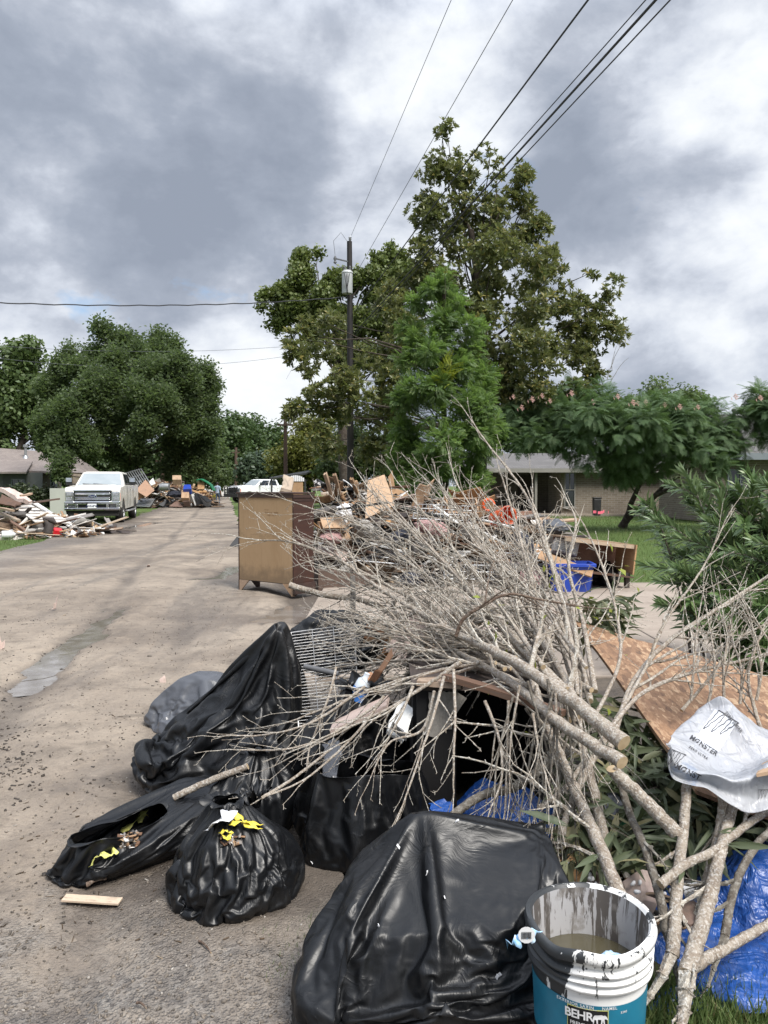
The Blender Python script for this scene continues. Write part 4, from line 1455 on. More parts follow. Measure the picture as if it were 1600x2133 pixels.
        em = MB().lathe([(0, 0), (1, 0), (1, .03), (0, .03)], 28, (0, 0, 0), 0, 'y').build('emblem', M['chrome'], root)
        em.scale = (.17, 1, .075)
        em.location = (0, 3.10, 1.045)
        en = MB().lathe([(0, 0), (1, 0), (1, .012), (0, .012)], 28, (0, 0, 0), 0, 'y').build('emblem_field', NAVY, em)
        en.scale = (.86, 1, .78)
        en.location = (0, .028, 0)
        tm = text_mesh('Ford', .1, .003)
        to = link_mesh('emblem_lettering', tm, M['chrome'], em)
        to.matrix_local = Matrix.Translation((0, .046, -.1)) @ Matrix.Diagonal((1 / .17, 1, 1 / .075, 1)) @ Matrix.Rotation(math.pi, 4, 'Z') @ Matrix.Rotation(math.pi / 2, 4, 'X')
        bp = MB().box((0, 3.12, .80), (2.0, .2, .11))
        bp.box((0, 3.12, .57), (2.0, .2, .10))
        for x_ in (-.93, -.55, .55, .93):
            bp.box((x_, 3.12, .69), (.14 if abs(x_) > .9 else .10, .19, .15))
        bp.build('bumper', M['chrome'], root, bevel=.02)
        MB().box((0, 3.06, .69), (1.9, .1, .16)).build('lower_grille', M['black'], root)
        MB().box((0, 3.0, .42), (1.85, .2, .24), None, 0, (1.05, 1)).build('air_dam', M['rubber'], root, bevel=.02)
        pl_ = MB().box((0, 3.24, .69), (.32, .015, .17)).build('licence_plate', PLATE, root)
        to = link_mesh('plate_lettering', text_mesh(plate, .1, .003), NAVY, pl_)
        to.matrix_local = Matrix.Translation((0, 3.251, .68)) @ Matrix.Rotation(math.pi, 4, 'Z') @ Matrix.Rotation(math.pi / 2, 4, 'X')
    return root


pickup(tuple(P(218, 1000, 32.2)[:2]) + (0,), (.205, -.98), PAINT_C, 'large cream pickup with a chrome grille parked on the grass verge', False, 'FW0-8961')
pickup(tuple(P(545, 1000, 69)[:2]) + (0,), (-.70, -.72), PAINT_W, 'white crew cab pickup with black front guard farther down the street', True)

# ------------------------------------------------------------------ the man walking away


def person(loc, rz):
    r = empty('person', loc, rz, 'man in light blue shirt and jeans walking away along the street', 'person')
    J = {'pelvis': (0, 0, .92, .15), 'waist': (0, .0, 1.08, .14), 'chest': (0, .01, 1.28, .16), 'neck0': (0, 0, 1.44, .07), 'neck': (0, .01, 1.51, .055), 'head': (0, .03, 1.61, .092), 'crown': (0, .03, 1.69, .07),
         'hl': (-.09, 0, .86, .095), 'kl': (-.10, .05, .48, .062), 'al': (-.10, -.06, .09, .045), 'tl': (-.11, .08, .04, .04),
         'hr': (.09, 0, .86, .095), 'kr': (.10, .14, .50, .062), 'ar': (.10, .16, .09, .045), 'tr': (.11, .30, .05, .04),
         'sl': (-.19, 0, 1.40, .07), 'el': (-.26, -.05, 1.13, .05), 'wl': (-.27, .06, .90, .033), 'fl': (-.27, .10, .80, .03),
         'sr': (.19, 0, 1.40, .07), 'er': (.26, -.06, 1.13, .05), 'wr': (.28, .02, .89, .033), 'fr': (.28, .05, .79, .03)}
    E_ = [('pelvis', 'waist'), ('waist', 'chest'), ('chest', 'neck0'), ('neck0', 'neck'), ('neck', 'head'), ('head', 'crown'), ('pelvis', 'hl'), ('hl', 'kl'), ('kl', 'al'), ('al', 'tl'), ('pelvis', 'hr'), ('hr', 'kr'), ('kr', 'ar'), ('ar', 'tr'),
          ('chest', 'sl'), ('sl', 'el'), ('el', 'wl'), ('wl', 'fl'), ('chest', 'sr'), ('sr', 'er'), ('er', 'wr'), ('wr', 'fr')]
    ks = list(J)
    me = bpy.data.meshes.new('body')
    me.from_pydata([J[k][:3] for k in ks], [(ks.index(a), ks.index(b)) for a, b in E_], [])
    o = bpy.data.objects.new('body', me)
    C.objects.link(o)
    sk = o.modifiers.new('skin', 'SKIN')
    for i, k in enumerate(ks):
        d = me.skin_vertices[0].data[i]
        d.radius = (J[k][3], J[k][3] * (.72 if k in ('waist', 'chest', 'pelvis') else 1))
        d.use_root = (k == 'pelvis')
    o.modifiers.new('sub', 'SUBSURF').levels = 2
    bpy.context.view_layer.update()
    m2 = bpy.data.meshes.new_from_object(o.evaluated_get(bpy.context.evaluated_depsgraph_get()))
    bpy.data.objects.remove(o)
    mats = [surf('skin', (.36, .2, .14), (.32, .17, .12), 5, .6, 0), surf('light_blue_shirt', (.33, .41, .53), (.27, .34, .45), 5, .8, .1), surf('blue_jeans', (.075, .11, .17), (.055, .08, .13), 9, .85, .1), M['rubber']]
    o = link_mesh('body', m2, mats, r, True)
    for p in m2.polygons:
        c = p.center
        arm = abs(c.x) > .2
        p.material_index = 0 if (c.z > 1.49 or (arm and c.z < 1.1)) else 1 if c.z > .9 else 3 if c.z < .1 else 2
    h = MB().lathe([(0, 1.745), (.06, 1.735), (.098, 1.69), (.108, 1.63), (.1, 1.58), (.07, 1.55)], 14, (0, .012, 0)).build('hair', surf('dark_hair', (.02, .015, .012), (.03, .022, .018), 30, .7, .2), r, True)
    return r


person(tuple(G(453, 1051)[:2]) + (0,), R(-10))

# ------------------------------------------------------------------ debris pieces (shared meshes)


def plank_mesh(seed, broken=True):
    r = random.Random(seed)
    bm = bmesh.new()
    bmesh.ops.create_grid(bm, x_segments=5, y_segments=8, size=.5)
    for v in bm.verts:
        if abs(v.co.y) > .49 and broken:
            v.co.y += math.copysign(r.uniform(-.09, .03), v.co.y)
        v.co.z = .0
        v.co.x += r.uniform(-.012, .012)
    res = bmesh.ops.extrude_face_region(bm, geom=bm.faces[:])
    for v in [g for g in res['geom'] if isinstance(g, bmesh.types.BMVert)]:
        v.co.z += 1
    for v in bm.verts:
        v.co.z -= .5
        v.co.z += .5 * math.sin(v.co.y * 2.2 + seed) - .5 * math.sin(seed)
    bmesh.ops.recalc_face_normals(bm, faces=bm.faces)
    me = bpy.data.meshes.new('plank')
    bm.to_mesh(me)
    return me


def sheet_mesh(seed, fold=0.0):
    """unit sheet with broken outline, slightly warped or folded"""
    r = random.Random(seed)
    bm = bmesh.new()
    bmesh.ops.create_grid(bm, x_segments=8, y_segments=8, size=.5)
    cut = r.choice((0, 1, 2))
    for v in bm.verts:
        ex, ey = abs(v.co.x) > .49, abs(v.co.y) > .49
        x, y = v.co.x, v.co.y
        if ex and cut:
            v.co.x += math.copysign(r.uniform(-.08, .01), x)
        if ey and cut:
            v.co.y += math.copysign(r.uniform(-.07, .01), y)
        if cut == 2 and x + y > .55:
            v.co.x -= (x + y - .55) * .7
            v.co.y -= (x + y - .55) * .7
        v.co.z = .06 * math.sin(x * 2.5 + seed) * (1 if fold else .35) + fold * max(0, x - .08) + fold * .6 * max(0, -y - .2)
    res = bmesh.ops.extrude_face_region(bm, geom=bm.faces[:])
    for v in [g for g in res['geom'] if isinstance(g, bmesh.types.BMVert)]:
        v.co.z += .016
    bmesh.ops.recalc_face_normals(bm, faces=bm.faces)
    me = bpy.data.meshes.new('sheet')
    bm.to_mesh(me)
    return me


PLANKS = [plank_mesh(i) for i in range(5)]
SHEETS = [sheet_mesh(i) for i in range(5)]
FOLDS = [sheet_mesh(20 + i, .9 * (1 if i % 2 else -1)) for i in range(4)]
_mc = {}


def with_mat(me, mat):
    k = (me.name, mat.name)
    if k not in _mc:
        m = me.copy()
        m.materials.clear()
        m.materials.append(mat)
        _mc[k] = m
    return _mc[k]


def put(name, me, mat, loc, rot, sc, label, cat, group=None):
    o = bpy.data.objects.new(name, with_mat(me, mat))
    C.objects.link(o)
    o.location = loc
    o.rotation_euler = rot
    o.scale = sc
    return tag(o, label, cat, group)


def slab4(name, pts, th, mat, label=None, cat=None, group=None, parent=None, seg=1, warp=0, seed=0):
    """flat board from its four corners, with real thickness"""
    pts = [Vector(q) for q in pts]
    c = sum(pts, Vector()) / 4
    n = (pts[1] - pts[0]).cross(pts[3] - pts[0]).normalized()
    r = random.Random(seed)
    mb = MB()
    k = seg
    top = []
    for j in range(k + 1):
        for i in range(k + 1):
            q = pts[0].lerp(pts[1], i / k).lerp(pts[3].lerp(pts[2], i / k), j / k) - c
            if warp:
                q += n * warp * noise.noise((q * 2.2) + Vector((seed, 0, 0)))
                if i in (0, k) or j in (0, k):
                    q += Vector((r.uniform(-1, 1), r.uniform(-1, 1), r.uniform(-1, 1))) * warp * .3
            top.append(q)
    m = k + 1
    vs = top + [q - n * th for q in top]
    o_ = len(top)
    fs = []
    for j in range(k):
        for i in range(k):
            a = j * m + i
            fs.append((a, a + 1, a + m + 1, a + m))
            fs.append((o_ + a + m, o_ + a + m + 1, o_ + a + 1, o_ + a))
    for i in range(k):
        fs.append((i, o_ + i, o_ + i + 1, i + 1))
        a = k * m + i
        fs.append((a + 1, o_ + a + 1, o_ + a, a))
        fs.append((i * m + m, o_ + i * m + m, o_ + i * m, i * m))
        a = i * m + k
        fs.append((a, o_ + a, o_ + a + m, a + m))
    mb.add(vs, fs)
    o = mb.build(name, mat, parent)
    o.location = c
    if parent:
        o.location = c
    return tag(o, label, cat, group)


def rack(name, pts, nbar, r, rf, mat, label, cat, group=None, cross=2):
    """wire or bar rack from its four corners: frame, cross wires and bars"""
    pts = [Vector(q) for q in pts]
    root = empty(name, pts[0], 0, label, cat, group)
    L_ = [q - pts[0] for q in pts]
    f = MB()
    f.tube([L_[0], L_[1], L_[2], L_[3], L_[0]], rf, 6)
    f.build('frame', mat, root)
    n = (L_[1] - L_[0]).cross(L_[3] - L_[0]).normalized()
    me = None
    for k in range(1, nbar + 1):
        t = k / (nbar + 1)
        a, b = L_[0].lerp(L_[3], t), L_[1].lerp(L_[2], t)
        MB().tube([a, (a + b) / 2 + n * r, b], r, 5).build('bar', mat, root)
    for k in range(cross):
        t = (k + 1) / (cross + 1)
        MB().tube([L_[0].lerp(L_[1], t) - n * r * 2, L_[3].lerp(L_[2], t) - n * r * 2], r * 1.2, 5).build('cross_wire', mat, root)
    return root


def open_box(name, loc, rot, size, th, mat, label, cat, group=None, inner=None):
    root = empty(name, loc, 0, label, cat, group)
    root.rotation_euler = rot
    x, y, z = size
    MB().box((0, 0, th / 2), (x, y, th)).build('bottom', mat, root)
    for s_ in (-1, 1):
        MB().box((s_ * (x / 2 - th / 2), 0, z / 2 + th / 2 + .001), (th, y - 2 * th - .002, z - th)).build('side_panel', mat, root)
        MB().box((0, s_ * (y / 2 - th / 2), z / 2 + th / 2 + .001), (x, th, z - th)).build('end_panel', mat, root)
    return root


# tiny fragments: one object per heap
def chips_mat():
    m, n, p = newmat('mixed_fragments')
    r = n.n('NewGeometry').outputs['Random Per Island']
    c = n.ramp(r, [(0, (.02, .017, .015)), (.2, (.28, .17, .095)), (.35, (.13, .07, .04)), (.5, (.40, .29, .18)), (.62, (.50, .47, .43)), (.72, (.07, .065, .06)), (.84, (.22, .2, .185)), (.93, (.62, .61, .59))], 'CONSTANT')
    n.put(p.inputs['Base Color'], c)
    p.inputs['Roughness'].default_value = .8
    return m


CHM = chips_mat()
WCM = leafmat('white_crumbs', (.5, .49, .46), (.66, .65, .62), (.3, .27, .24), None, .9, .0, .2)


def chips(name, pos, size, mat, seed, aniso=(1, 3, .35)):
    rng = np.random.default_rng(seed)
    n = len(pos)
    tv = [(-.5, -.5, -.5), (.5, -.5, -.5), (.5, .5, -.5), (-.5, .5, -.5), (-.5, -.5, .5), (.5, -.5, .5), (.5, .5, .5), (-.5, .5, .5)]
    tq = [(0, 3, 2, 1), (4, 5, 6, 7), (0, 1, 5, 4), (1, 2, 6, 5), (2, 3, 7, 6), (3, 0, 4, 7)]
    d = rng.normal(size=(n, 3)) * [1, 1, .45]
    up = rng.normal(size=(n, 3)) * .6 + [0, 0, 1]
    sc = size * np.exp(rng.normal(size=(n, 3)) * .45) * np.array(aniso)
    o = scatter(name, tv, tq, np.asarray(pos), d, up, sc, mat)
    tag(o, kind='stuff')
    return o


def heap(front_y, depth, xs_, H, n_planks, n_sheets, seed, where, group, mats, smats, plen=(.6, 1.9), csize=.06, nchips=1500, tilt=.25, yoff=None, slen=(.35, .9), names=('left', 'middle', 'right')):
    """a heap's mound, crumbs and loose boards; H(x) is its height, boards lie on its front slope"""
    rng = np.random.default_rng(seed)
    r = random.Random(seed)
    yo = yoff or (lambda x: 0)
    # dark rubble core
    nx, ny = 50, 24
    X = lin(xs_[0], xs_[1], nx)
    vv = []
    for j in range(ny):
        s = j / (ny - 1)
        for x in X:
            e = min(1, (x - xs_[0]) / .5, (xs_[1] - x) / .5)
            hh = H(x) * max(0, e) ** .6
            z = hh * (math.sin(min(1, s * 1.6) * math.pi / 2) ** .8 if s < .62 else math.cos((s - .62) / .38 * math.pi / 2) ** .8) * .86
            y = front_y + yo(x) + depth * s
            q = noise.noise(Vector((x * 2.3, y * 2.3, seed)))
            vv.append((x + .1 * q, y + .2 * noise.noise(Vector((x * 1.7, 5, y * 1.7 + seed))), max(-.05, z + .16 * hh * q)))
    i = (np.arange(ny - 1)[:, None] * nx + np.arange(nx - 1)[None, :]).ravel()
    core = np_mesh('rubble', np.array(vv), np.stack([i, i + 1, i + nx + 1, i + nx], 1), surf('rubble_%d' % seed, (.045, .035, .028), (.11, .085, .065), 5, .9, .5, 30, .03, dirt=(.02, .017, .015)))
    tag(core, kind='stuff')

    def spot():
        x = r.uniform(*xs_)
        s = r.random() ** .8
        hh = H(x) * min(1, (x - xs_[0] + .05) / .4, (xs_[1] - x + .05) / .4)
        z = hh * math.sin(s * math.pi / 2) ** .85
        return x, front_y + yo(x) + depth * .58 * s, max(.03, z), s
    pos = np.array([spot()[:3] for _ in range(nchips)]) + rng.normal(size=(nchips, 3)) * .03
    chips('fragments', pos, csize, CHM, seed)

    def words(x, s, L, mat):
        col = {'raw_tan_wood': 'raw tan', 'pale_wood': 'pale', 'brown_stained_wood': 'brown stained', 'reddish_wood': 'reddish', 'dark_wet_wood': 'dark wet', 'grey_weathered_wood': 'grey weathered', 'plywood_face': 'plywood', 'orange_plywood_face': 'orange plywood',
               'chalky_board': 'chalky', 'white_paint': 'white painted', 'cardboard': 'cardboard', 'pinkish_board': 'pinkish', 'black_surface': 'black', 'dull_metal': 'bare metal', 'dark_metal': 'dark metal'}.get(mat.name, 'broken')
        t = (x - xs_[0]) / (xs_[1] - xs_[0])
        side = names[min(2, int(t * 3))]
        tier = 'at the foot of' if s < .3 else 'halfway up' if s < .7 else 'on top of'
        return col, tier, side
    for k in range(n_planks):
        x, y, z, s = spot()
        L = r.uniform(*plen)
        mt = r.choice(mats)
        col, tier, side = words(x, s, L, mt)
        sz = 'short' if L < plen[0] + (plen[1] - plen[0]) * .35 else 'long' if L > plen[0] + (plen[1] - plen[0]) * .7 else 'broken'
        steep = r.random() < .12
        put('plank', r.choice(PLANKS), mt, (x, y, z + .03), (r.gauss(0, .3 if steep else tilt * .5), r.gauss(0, 1.0 if steep else tilt), r.gauss(math.pi / 2, .55)), (r.uniform(.07, .2), L, r.uniform(.015, .04)),
            f'{sz} {col} plank {tier} {where}, {side} side', 'plank', group)
    for k in range(n_sheets):
        x, y, z, s = spot()
        mt = r.choice(smats)
        col, tier, side = words(x, s, 1, mt)
        L = r.uniform(*slen)
        fold = mt.name == 'cardboard'
        put('cardboard_sheet' if fold else 'board_sheet', r.choice(FOLDS if fold else SHEETS), mt, (x, y, z + .03), (r.gauss(.25, tilt), r.gauss(0, tilt), r.uniform(0, 6.28)), (L, L * r.uniform(.45, .9), 1 if not fold else .8),
            f'{"folded" if fold else "broken"} {col} sheet {tier} {where}, {side} side', 'cardboard' if fold else 'board', group)
    return spot


def ball_bag(name, loc, size, mat, label, cat, seed):
    bm = bmesh.new()
    bmesh.ops.create_icosphere(bm, subdivisions=4, radius=1)
    for v in bm.verts:
        n_ = v.co.copy()
        q = noise.noise(n_ * 1.6 + Vector((seed, 0, 0))) * .3 + abs(noise.noise(n_ * 4.2 + Vector((0, seed, 0)))) * .28 - .1 + .1 * noise.noise(n_ * 9)
        v.co = n_ * (1 + q)
        v.co.z = max(v.co.z, -.75)
    me = bpy.data.meshes.new(name)
    bm.to_mesh(me)
    o = link_mesh(name, me, mat, None, True)
    o.location = loc
    o.scale = size
    return tag(o, label, cat)


# ------------------------------------------------------------------ middle heap behind the dresser
tbl = [(-1.3, 1.25), (-.9, 1.5), (-.3, 1.48), (.3, 1.25), (1.0, 1.2), (1.8, 1.05), (2.4, .9), (2.9, .72)]


def interp(t, x):
    if x <= t[0][0]:
        return t[0][1]
    for (a, b), (c, d) in zip(t, t[1:]):
        if x <= c:
            return b + (d - b) * (x - a) / (c - a)
    return t[-1][1]


wood_mix = [M['plank_tan'], M['plank_pale'], M['plank_brown'], M['plank_dark'], M['plank_grey'], M['plank_tan'], M['plank_red'], M['plank_brown']]
heap(11.3, 4.6, (-1.35, 3.0), lambda x: interp(tbl, x) * .93, 105, 46, 5, 'the debris heap behind the dresser', 'boards in the debris heap behind the dresser',
     wood_mix, [M['card'], M['ply'], M['sheetrock'], M['pinkboard'], M['card'], M['black'], M['white']], (.5, 1.7), .05, 2600, .22)
WH = 'in the debris heap behind the dresser'
slab4('plywood_sheet', [P(766, 1002, 12.4), P(800, 990, 12.6), P(822, 1052, 12.3), P(760, 1082, 12.0)], .018, M['ply'], 'tall pale plywood offcut standing up from the debris heap', 'plywood', seg=6, warp=.02, seed=3)
for k, (a, b, c, d, lb) in enumerate(((677, 990, 694, 1030, 'leftmost tan stud sticking up from the heap top'), (697, 990, 707, 1018, 'middle tan stud sticking up from the heap top'), (733, 996, 748, 1030, 'tan stud just right of the black pole foot'))):
    o = put('stud', PLANKS[k], M['plank_tan'], (0, 0, 0), (0, 0, 0), (.05, 1, .045), lb, 'plank', 'studs sticking up from the heap')
    p0, p1 = P(c, d + 8, 12.6), P(a, b, 12.3)
    o.location = (p0 + p1) / 2
    o.rotation_euler = (p1 - p0).to_track_quat('Y', 'Z').to_euler()
    o.scale = (.055, (p1 - p0).length, .05)
ball_bag('trash_bag', P(716, 1066, 11.6), (.13, .13, .12), M['white_clean'], 'small white trash bag halfway up the debris heap', 'bag', 3)
slab4('fallen_panel', [P(648, 1150, 11.2), P(668, 1138, 11.8), P(735, 1140, 11.9), P(720, 1168, 11.2)], .02, M['pinkboard'], 'pinkish white panel lying right of the dresser', 'panel', seg=5, warp=.015, seed=5)
slab4('cabinet_front', [P(652, 1246, 11.0), P(652, 1184, 11.0), P(772, 1190, 11.3), P(772, 1244, 11.3)], .3, M['plank_brown'], 'low dark brown cabinet lying right of the dresser base', 'cabinet')
cb = empty('cardboard_box', P(690, 1108, 11.4), .3, 'torn open cardboard box with hanging flaps in the heap', 'box')
MB().box((0, .1, 0), (.34, .2, .3)).build('box_body', M['card'], cb)
for sx_, rot in ((-.17, (0, R(40), 0)), (.17, (0, R(-35), 0))):
    MB().box((sx_ * 1.5, -.02, .12), (.22, .2, .008), Euler(rot)).build('flap', M['card'], cb)
MB().box((0, -.1, .14), (.34, .25, .008), Euler((R(35), 0, 0))).build('flap', M['card'], cb)
rack('wire_shelf', [P(745, 1168, 11.0), P(800, 1145, 11.8), P(862, 1148, 11.8), P(830, 1175, 11.0)], 12, .006, .011, M['metal'], 'grey wire shelf lying flat right of the pinkish panel', 'wire shelf', 'wire shelves in the heap')
rack('wire_shelf', [P(925, 1205, 10.8), P(925, 1165, 11.3), P(1045, 1165, 11.3), P(1045, 1208, 10.8)], 16, .005, .010, M['metal'], 'large grey wire shelf low in the middle of the heap', 'wire shelf', 'wire shelves in the heap')
rack('wire_shelf', [P(860, 1080, 12.0), P(865, 1050, 12.6), P(985, 1055, 12.6), P(975, 1085, 12.0)], 14, .005, .010, M['metal'], 'grey wire shelf high up behind the bare branches', 'wire shelf', 'wire shelves in the heap')
for k, (pp, lb) in enumerate((((975, 1090, 1110, 1165), 'long white trim strip slanting down the middle of the heap'), ((905, 1052, 950, 1088), 'short white trim strip near the heap top'), ((850, 1150, 945, 1170), 'white trim strip lying low under the wire shelf'),
                              ((1010, 1085, 1080, 1100), 'white shelf edge lying beside the orange bucket'), ((960, 1150, 1090, 1152), 'flat white strip across the lower heap'), ((770, 1130, 840, 1150), 'dull white strip beside the dark grooved boards'))):
    o = put('trim_strip', PLANKS[k % 5], M['white'], (0, 0, 0), (0, 0, 0), (1, 1, 1), lb, 'trim strip', 'white trim strips in the heap')
    p0, p1 = P(pp[0], pp[1], 11.5), P(pp[2], pp[3], 11.2)
    o.location = (p0 + p1) / 2
    o.rotation_euler = (p1 - p0).to_track_quat('Y', 'Z').to_euler()
    o.scale = (.06, (p1 - p0).length, .02)
for k, (a, b, c, d) in enumerate(((740, 1125, 830, 1165), (750, 1130, 845, 1172), (880, 1190, 930, 1220), (1085, 1170, 1140, 1180), (840, 1060, 930, 1078), (700, 1060, 800, 1050))):
    o = put('dark_board', PLANKS[k % 5], M['black'], (0, 0, 0), (0, 0, 0), (1, 1, 1), ('upper dark grooved board', 'lower dark grooved board', 'dark board beside the low wire shelf', 'dark board left of the blue bin', 'dark board near the top of the heap', 'dark board under the plywood offcut')[k] + ' in the heap', 'board', 'dark boards in the heap')
    p0, p1 = P(a, b, 11.3), P(c, d, 11.0)
    o.location = (p0 + p1) / 2
    o.rotation_euler = (p1 - p0).to_track_quat('Y', 'Z').to_euler()
    o.scale = (.13, (p1 - p0).length, .03)
SOFT = [(surf('wet_carpet', (.10, .09, .085), (.06, .055, .05), 9, .95, .5, 60, .01), 'grey soaked carpet bundle'), (surf('pink_insulation', (.42, .25, .24), (.33, .2, .19), 9, .95, .5, 50, .02), 'faded pink insulation clump'),
        (surf('dirty_cloth', (.36, .35, .33), (.24, .22, .2), 7, .95, .4), 'dirty white cloth bundle'), (surf('dark_cloth', (.03, .035, .05), (.02, .02, .03), 7, .9, .4), 'dark navy cloth bundle'),
        (surf('brown_blanket', (.14, .095, .06), (.09, .06, .04), 7, .95, .4), 'brown blanket bundle')]
for k, (a, b, Y, s_) in enumerate(((670, 1072, 11.7, .17), (690, 1120, 11.3, .15), (760, 1105, 11.6, .2), (830, 1120, 11.4, .18), (800, 1180, 11.2, .16), (880, 1140, 11.4, .2), (900, 1100, 11.8, .2), (985, 1110, 11.6, .2), (1090, 1130, 11.2, .18), (1010, 1150, 11.3, .15),
                                  (1060, 1190, 10.9, .17), (1105, 1205, 10.7, .16), (720, 1190, 11.2, .14), (860, 1205, 10.9, .16), (1110, 1110, 11.5, .16))):
    mt, lb = SOFT[k % 5]
    o = ball_bag('soft_bundle', P(a, b, Y), (s_ * 1.3, s_, s_ * .6), mt, lb + ' ' + ('upper left', 'lower left', 'middle', 'right', 'lower')[k // 3] + ' in the debris heap behind the dresser', 'bundle', 30 + k)
    o.rotation_euler = (.2 * (k % 3), .3 * (k % 4) - .4, k)
for k, (a, b, Y, s_) in enumerate(((30, 1075, 22.5, .3), (70, 1110, 21.8, .24), (8, 1100, 21.8, .28), (110, 1108, 22, .2), (365, 1030, 50.6, .4))):
    mt, lb = SOFT[(k * 2) % 5]
    ball_bag('soft_bundle', P(a, b, Y), (s_ * 1.3, s_, s_ * .6), mt, lb + (' in the left roadside heap, ' + ('upper', 'lower middle', 'leftmost', 'rightmost')[k] + ' one' if k < 4 else ' low in the far left heap'), 'bundle', 50 + k)
# orange bucket on its side, ring beside it
ob = empty('orange_bucket', P(1045, 1078, 12.2), 0, 'orange plastic bucket lying on its side on the heap', 'bucket')
ob.rotation_euler = (R(75), R(20), R(25))
MB().lathe([(0, -.18), (.125, -.18), (.145, .17), (.155, .17), (.155, .19), (.138, .19), (.12, -.16), (0, -.16)], 22).build('body', M['orange'], ob, True)
MB().tube([(.15 * math.cos(a), .15 * math.sin(a), .18 + .06 * math.sin(a)) for a in lin(0, 3.14, 12)], .004, 5).build('handle', M['metal'], ob)
rg = MB().tube([(.09 * math.cos(a), .0, .09 * math.sin(a)) for a in lin(0, 4.9, 14)], .022, 8).build('orange_hose', M['orange'], None, True, loc=P(1018, 1052, 12.4))
tag(rg, 'curved orange hose piece above the orange bucket', 'hose')
open_box('wooden_crate', P(957, 1058, 12.8) - Vector((0, 0, .1)), (R(55), 0, R(8)), (.52, .3, .26), .02, M['plank_tan'], 'open tan wooden crate on top of the heap', 'crate')
slab4('tan_brick_box', [P(1070, 1083, 13.2), P(1070, 1066, 13.2), P(1108, 1064, 13.3), P(1108, 1082, 13.3)], .2, M['plank_red'], 'small orange brown box at the heap top beside the lawn', 'box')
ball_bag('trash_bag', P(1152, 1099, 11.4), (.23, .2, .12), M['bag_grey'], 'grey black bag on top of the heap beside the lawn', 'bag', 8)
# window unit
ac = empty('window_unit', P(1180, 1138, 10.75), 0, 'dirty white window air conditioner face lying on the heap', 'air conditioner')
ac.rotation_euler = (R(-18), R(14), R(-6))
MB().box((0, .1, 0), (.34, .2, .2)).build('case', M['sheetrock'], ac, bevel=.01)
for k in range(7):
    MB().box((0, -.008, -.075 + k * .025), (.28, .016, .012)).build('louvre', M['white'], ac)
# desk drawer box
dr = empty('wooden_desk', G(1235, 1226), R(12), 'broken wooden desk on its side with a reddish inner face', 'desk')
rt = Euler((0, R(7), 0))
MB().box((0, .28, .46), (1.0, .02, .42), rt).build('back_panel', M['plank_red'], dr)
MB().box((.5, .0, .42), (.022, .52, .42), rt).build('side_panel', M['plank_tan'], dr)
MB().box((-.02, .05, .685), (1.05, .56, .022), rt).build('top_panel', M['plank_tan'], dr)
MB().box((-.02, -.225, .66), (1.05, .022, .05), rt).build('top_rail', M['plank_pale'], dr)
MB().box((-.02, .0, .235), (1.03, .5, .02), rt).build('bottom_panel', M['plank_brown'], dr)
for (x_, y_) in ((-.4, -.15), (-.4, .22), (.44, -.15), (.44, .22)):
    MB().box((x_, y_, .11), (.055, .055, .24), None, 0, (1.2, 1.2)).build('leg', M['plank_dark'], dr)
slab4('tan_board', [P(1120, 1165, 10.5), P(1125, 1148, 10.7), P(1236, 1190, 10.3), P(1232, 1204, 10.2)], .02, M['plank_tan'], 'tan board sloping down above the blue bin', 'board')
# blue bin
bb = empty('blue_bin', G(1188, 1232), R(-4), 'blue plastic storage bin standing on the driveway', 'bin')
W_, D_, H_ = .56, .40, .40
for s_ in (-1, 1):
    MB().add([(s_ * W_ * .43, -D_ * .43, 0), (s_ * W_ * .43, D_ * .43, 0), (s_ * W_ / 2, D_ / 2, H_), (s_ * W_ / 2, -D_ / 2, H_), (s_ * (W_ * .43 - .012), -D_ * .43, 0), (s_ * (W_ * .43 - .012), D_ * .43, 0), (s_ * (W_ / 2 - .012), D_ / 2, H_), (s_ * (W_ / 2 - .012), -D_ / 2, H_)],
             [(0, 1, 2, 3), (7, 6, 5, 4), (0, 3, 7, 4), (1, 5, 6, 2), (3, 2, 6, 7), (0, 4, 5, 1)]).build('end_panel', M['blue_bin'], bb)
    MB().add([(-W_ * .43, s_ * D_ * .43, 0), (W_ * .43, s_ * D_ * .43, 0), (W_ / 2, s_ * D_ / 2, H_), (-W_ / 2, s_ * D_ / 2, H_), (-W_ * .43, s_ * (D_ * .43 - .012), 0), (W_ * .43, s_ * (D_ * .43 - .012), 0), (W_ / 2, s_ * (D_ / 2 - .012), H_), (-W_ / 2, s_ * (D_ / 2 - .012), H_)],
             [(0, 1, 2, 3), (7, 6, 5, 4), (0, 3, 7, 4), (1, 5, 6, 2), (3, 2, 6, 7), (0, 4, 5, 1)]).build('side_panel', M['blue_bin'], bb)
    MB().box((0, s_ * (D_ / 2 + .012), H_ - .02), (W_ + .05, .03, .045)).build('rim', M['blue_bin'], bb, bevel=.006)
    MB().box((s_ * (W_ / 2 + .012), 0, H_ - .02), (.03, D_ - .008, .045)).build('rim', M['blue_bin'], bb, bevel=.006)
MB().box((0, 0, .01), (W_ * .84, D_ * .84, .02)).build('bottom', M['blue_bin'], bb)
MB().box((0, -D_ / 2 * .965, .285), (W_ * .93, .02, .02)).build('ridge', M['blue_bin'], bb)
ball_bag('trash_bag', G(1262, 1222) + Vector((0, .1, .14)), (.22, .25, .2), M['bag'], 'black bag slumped under the broken desk', 'bag', 11)
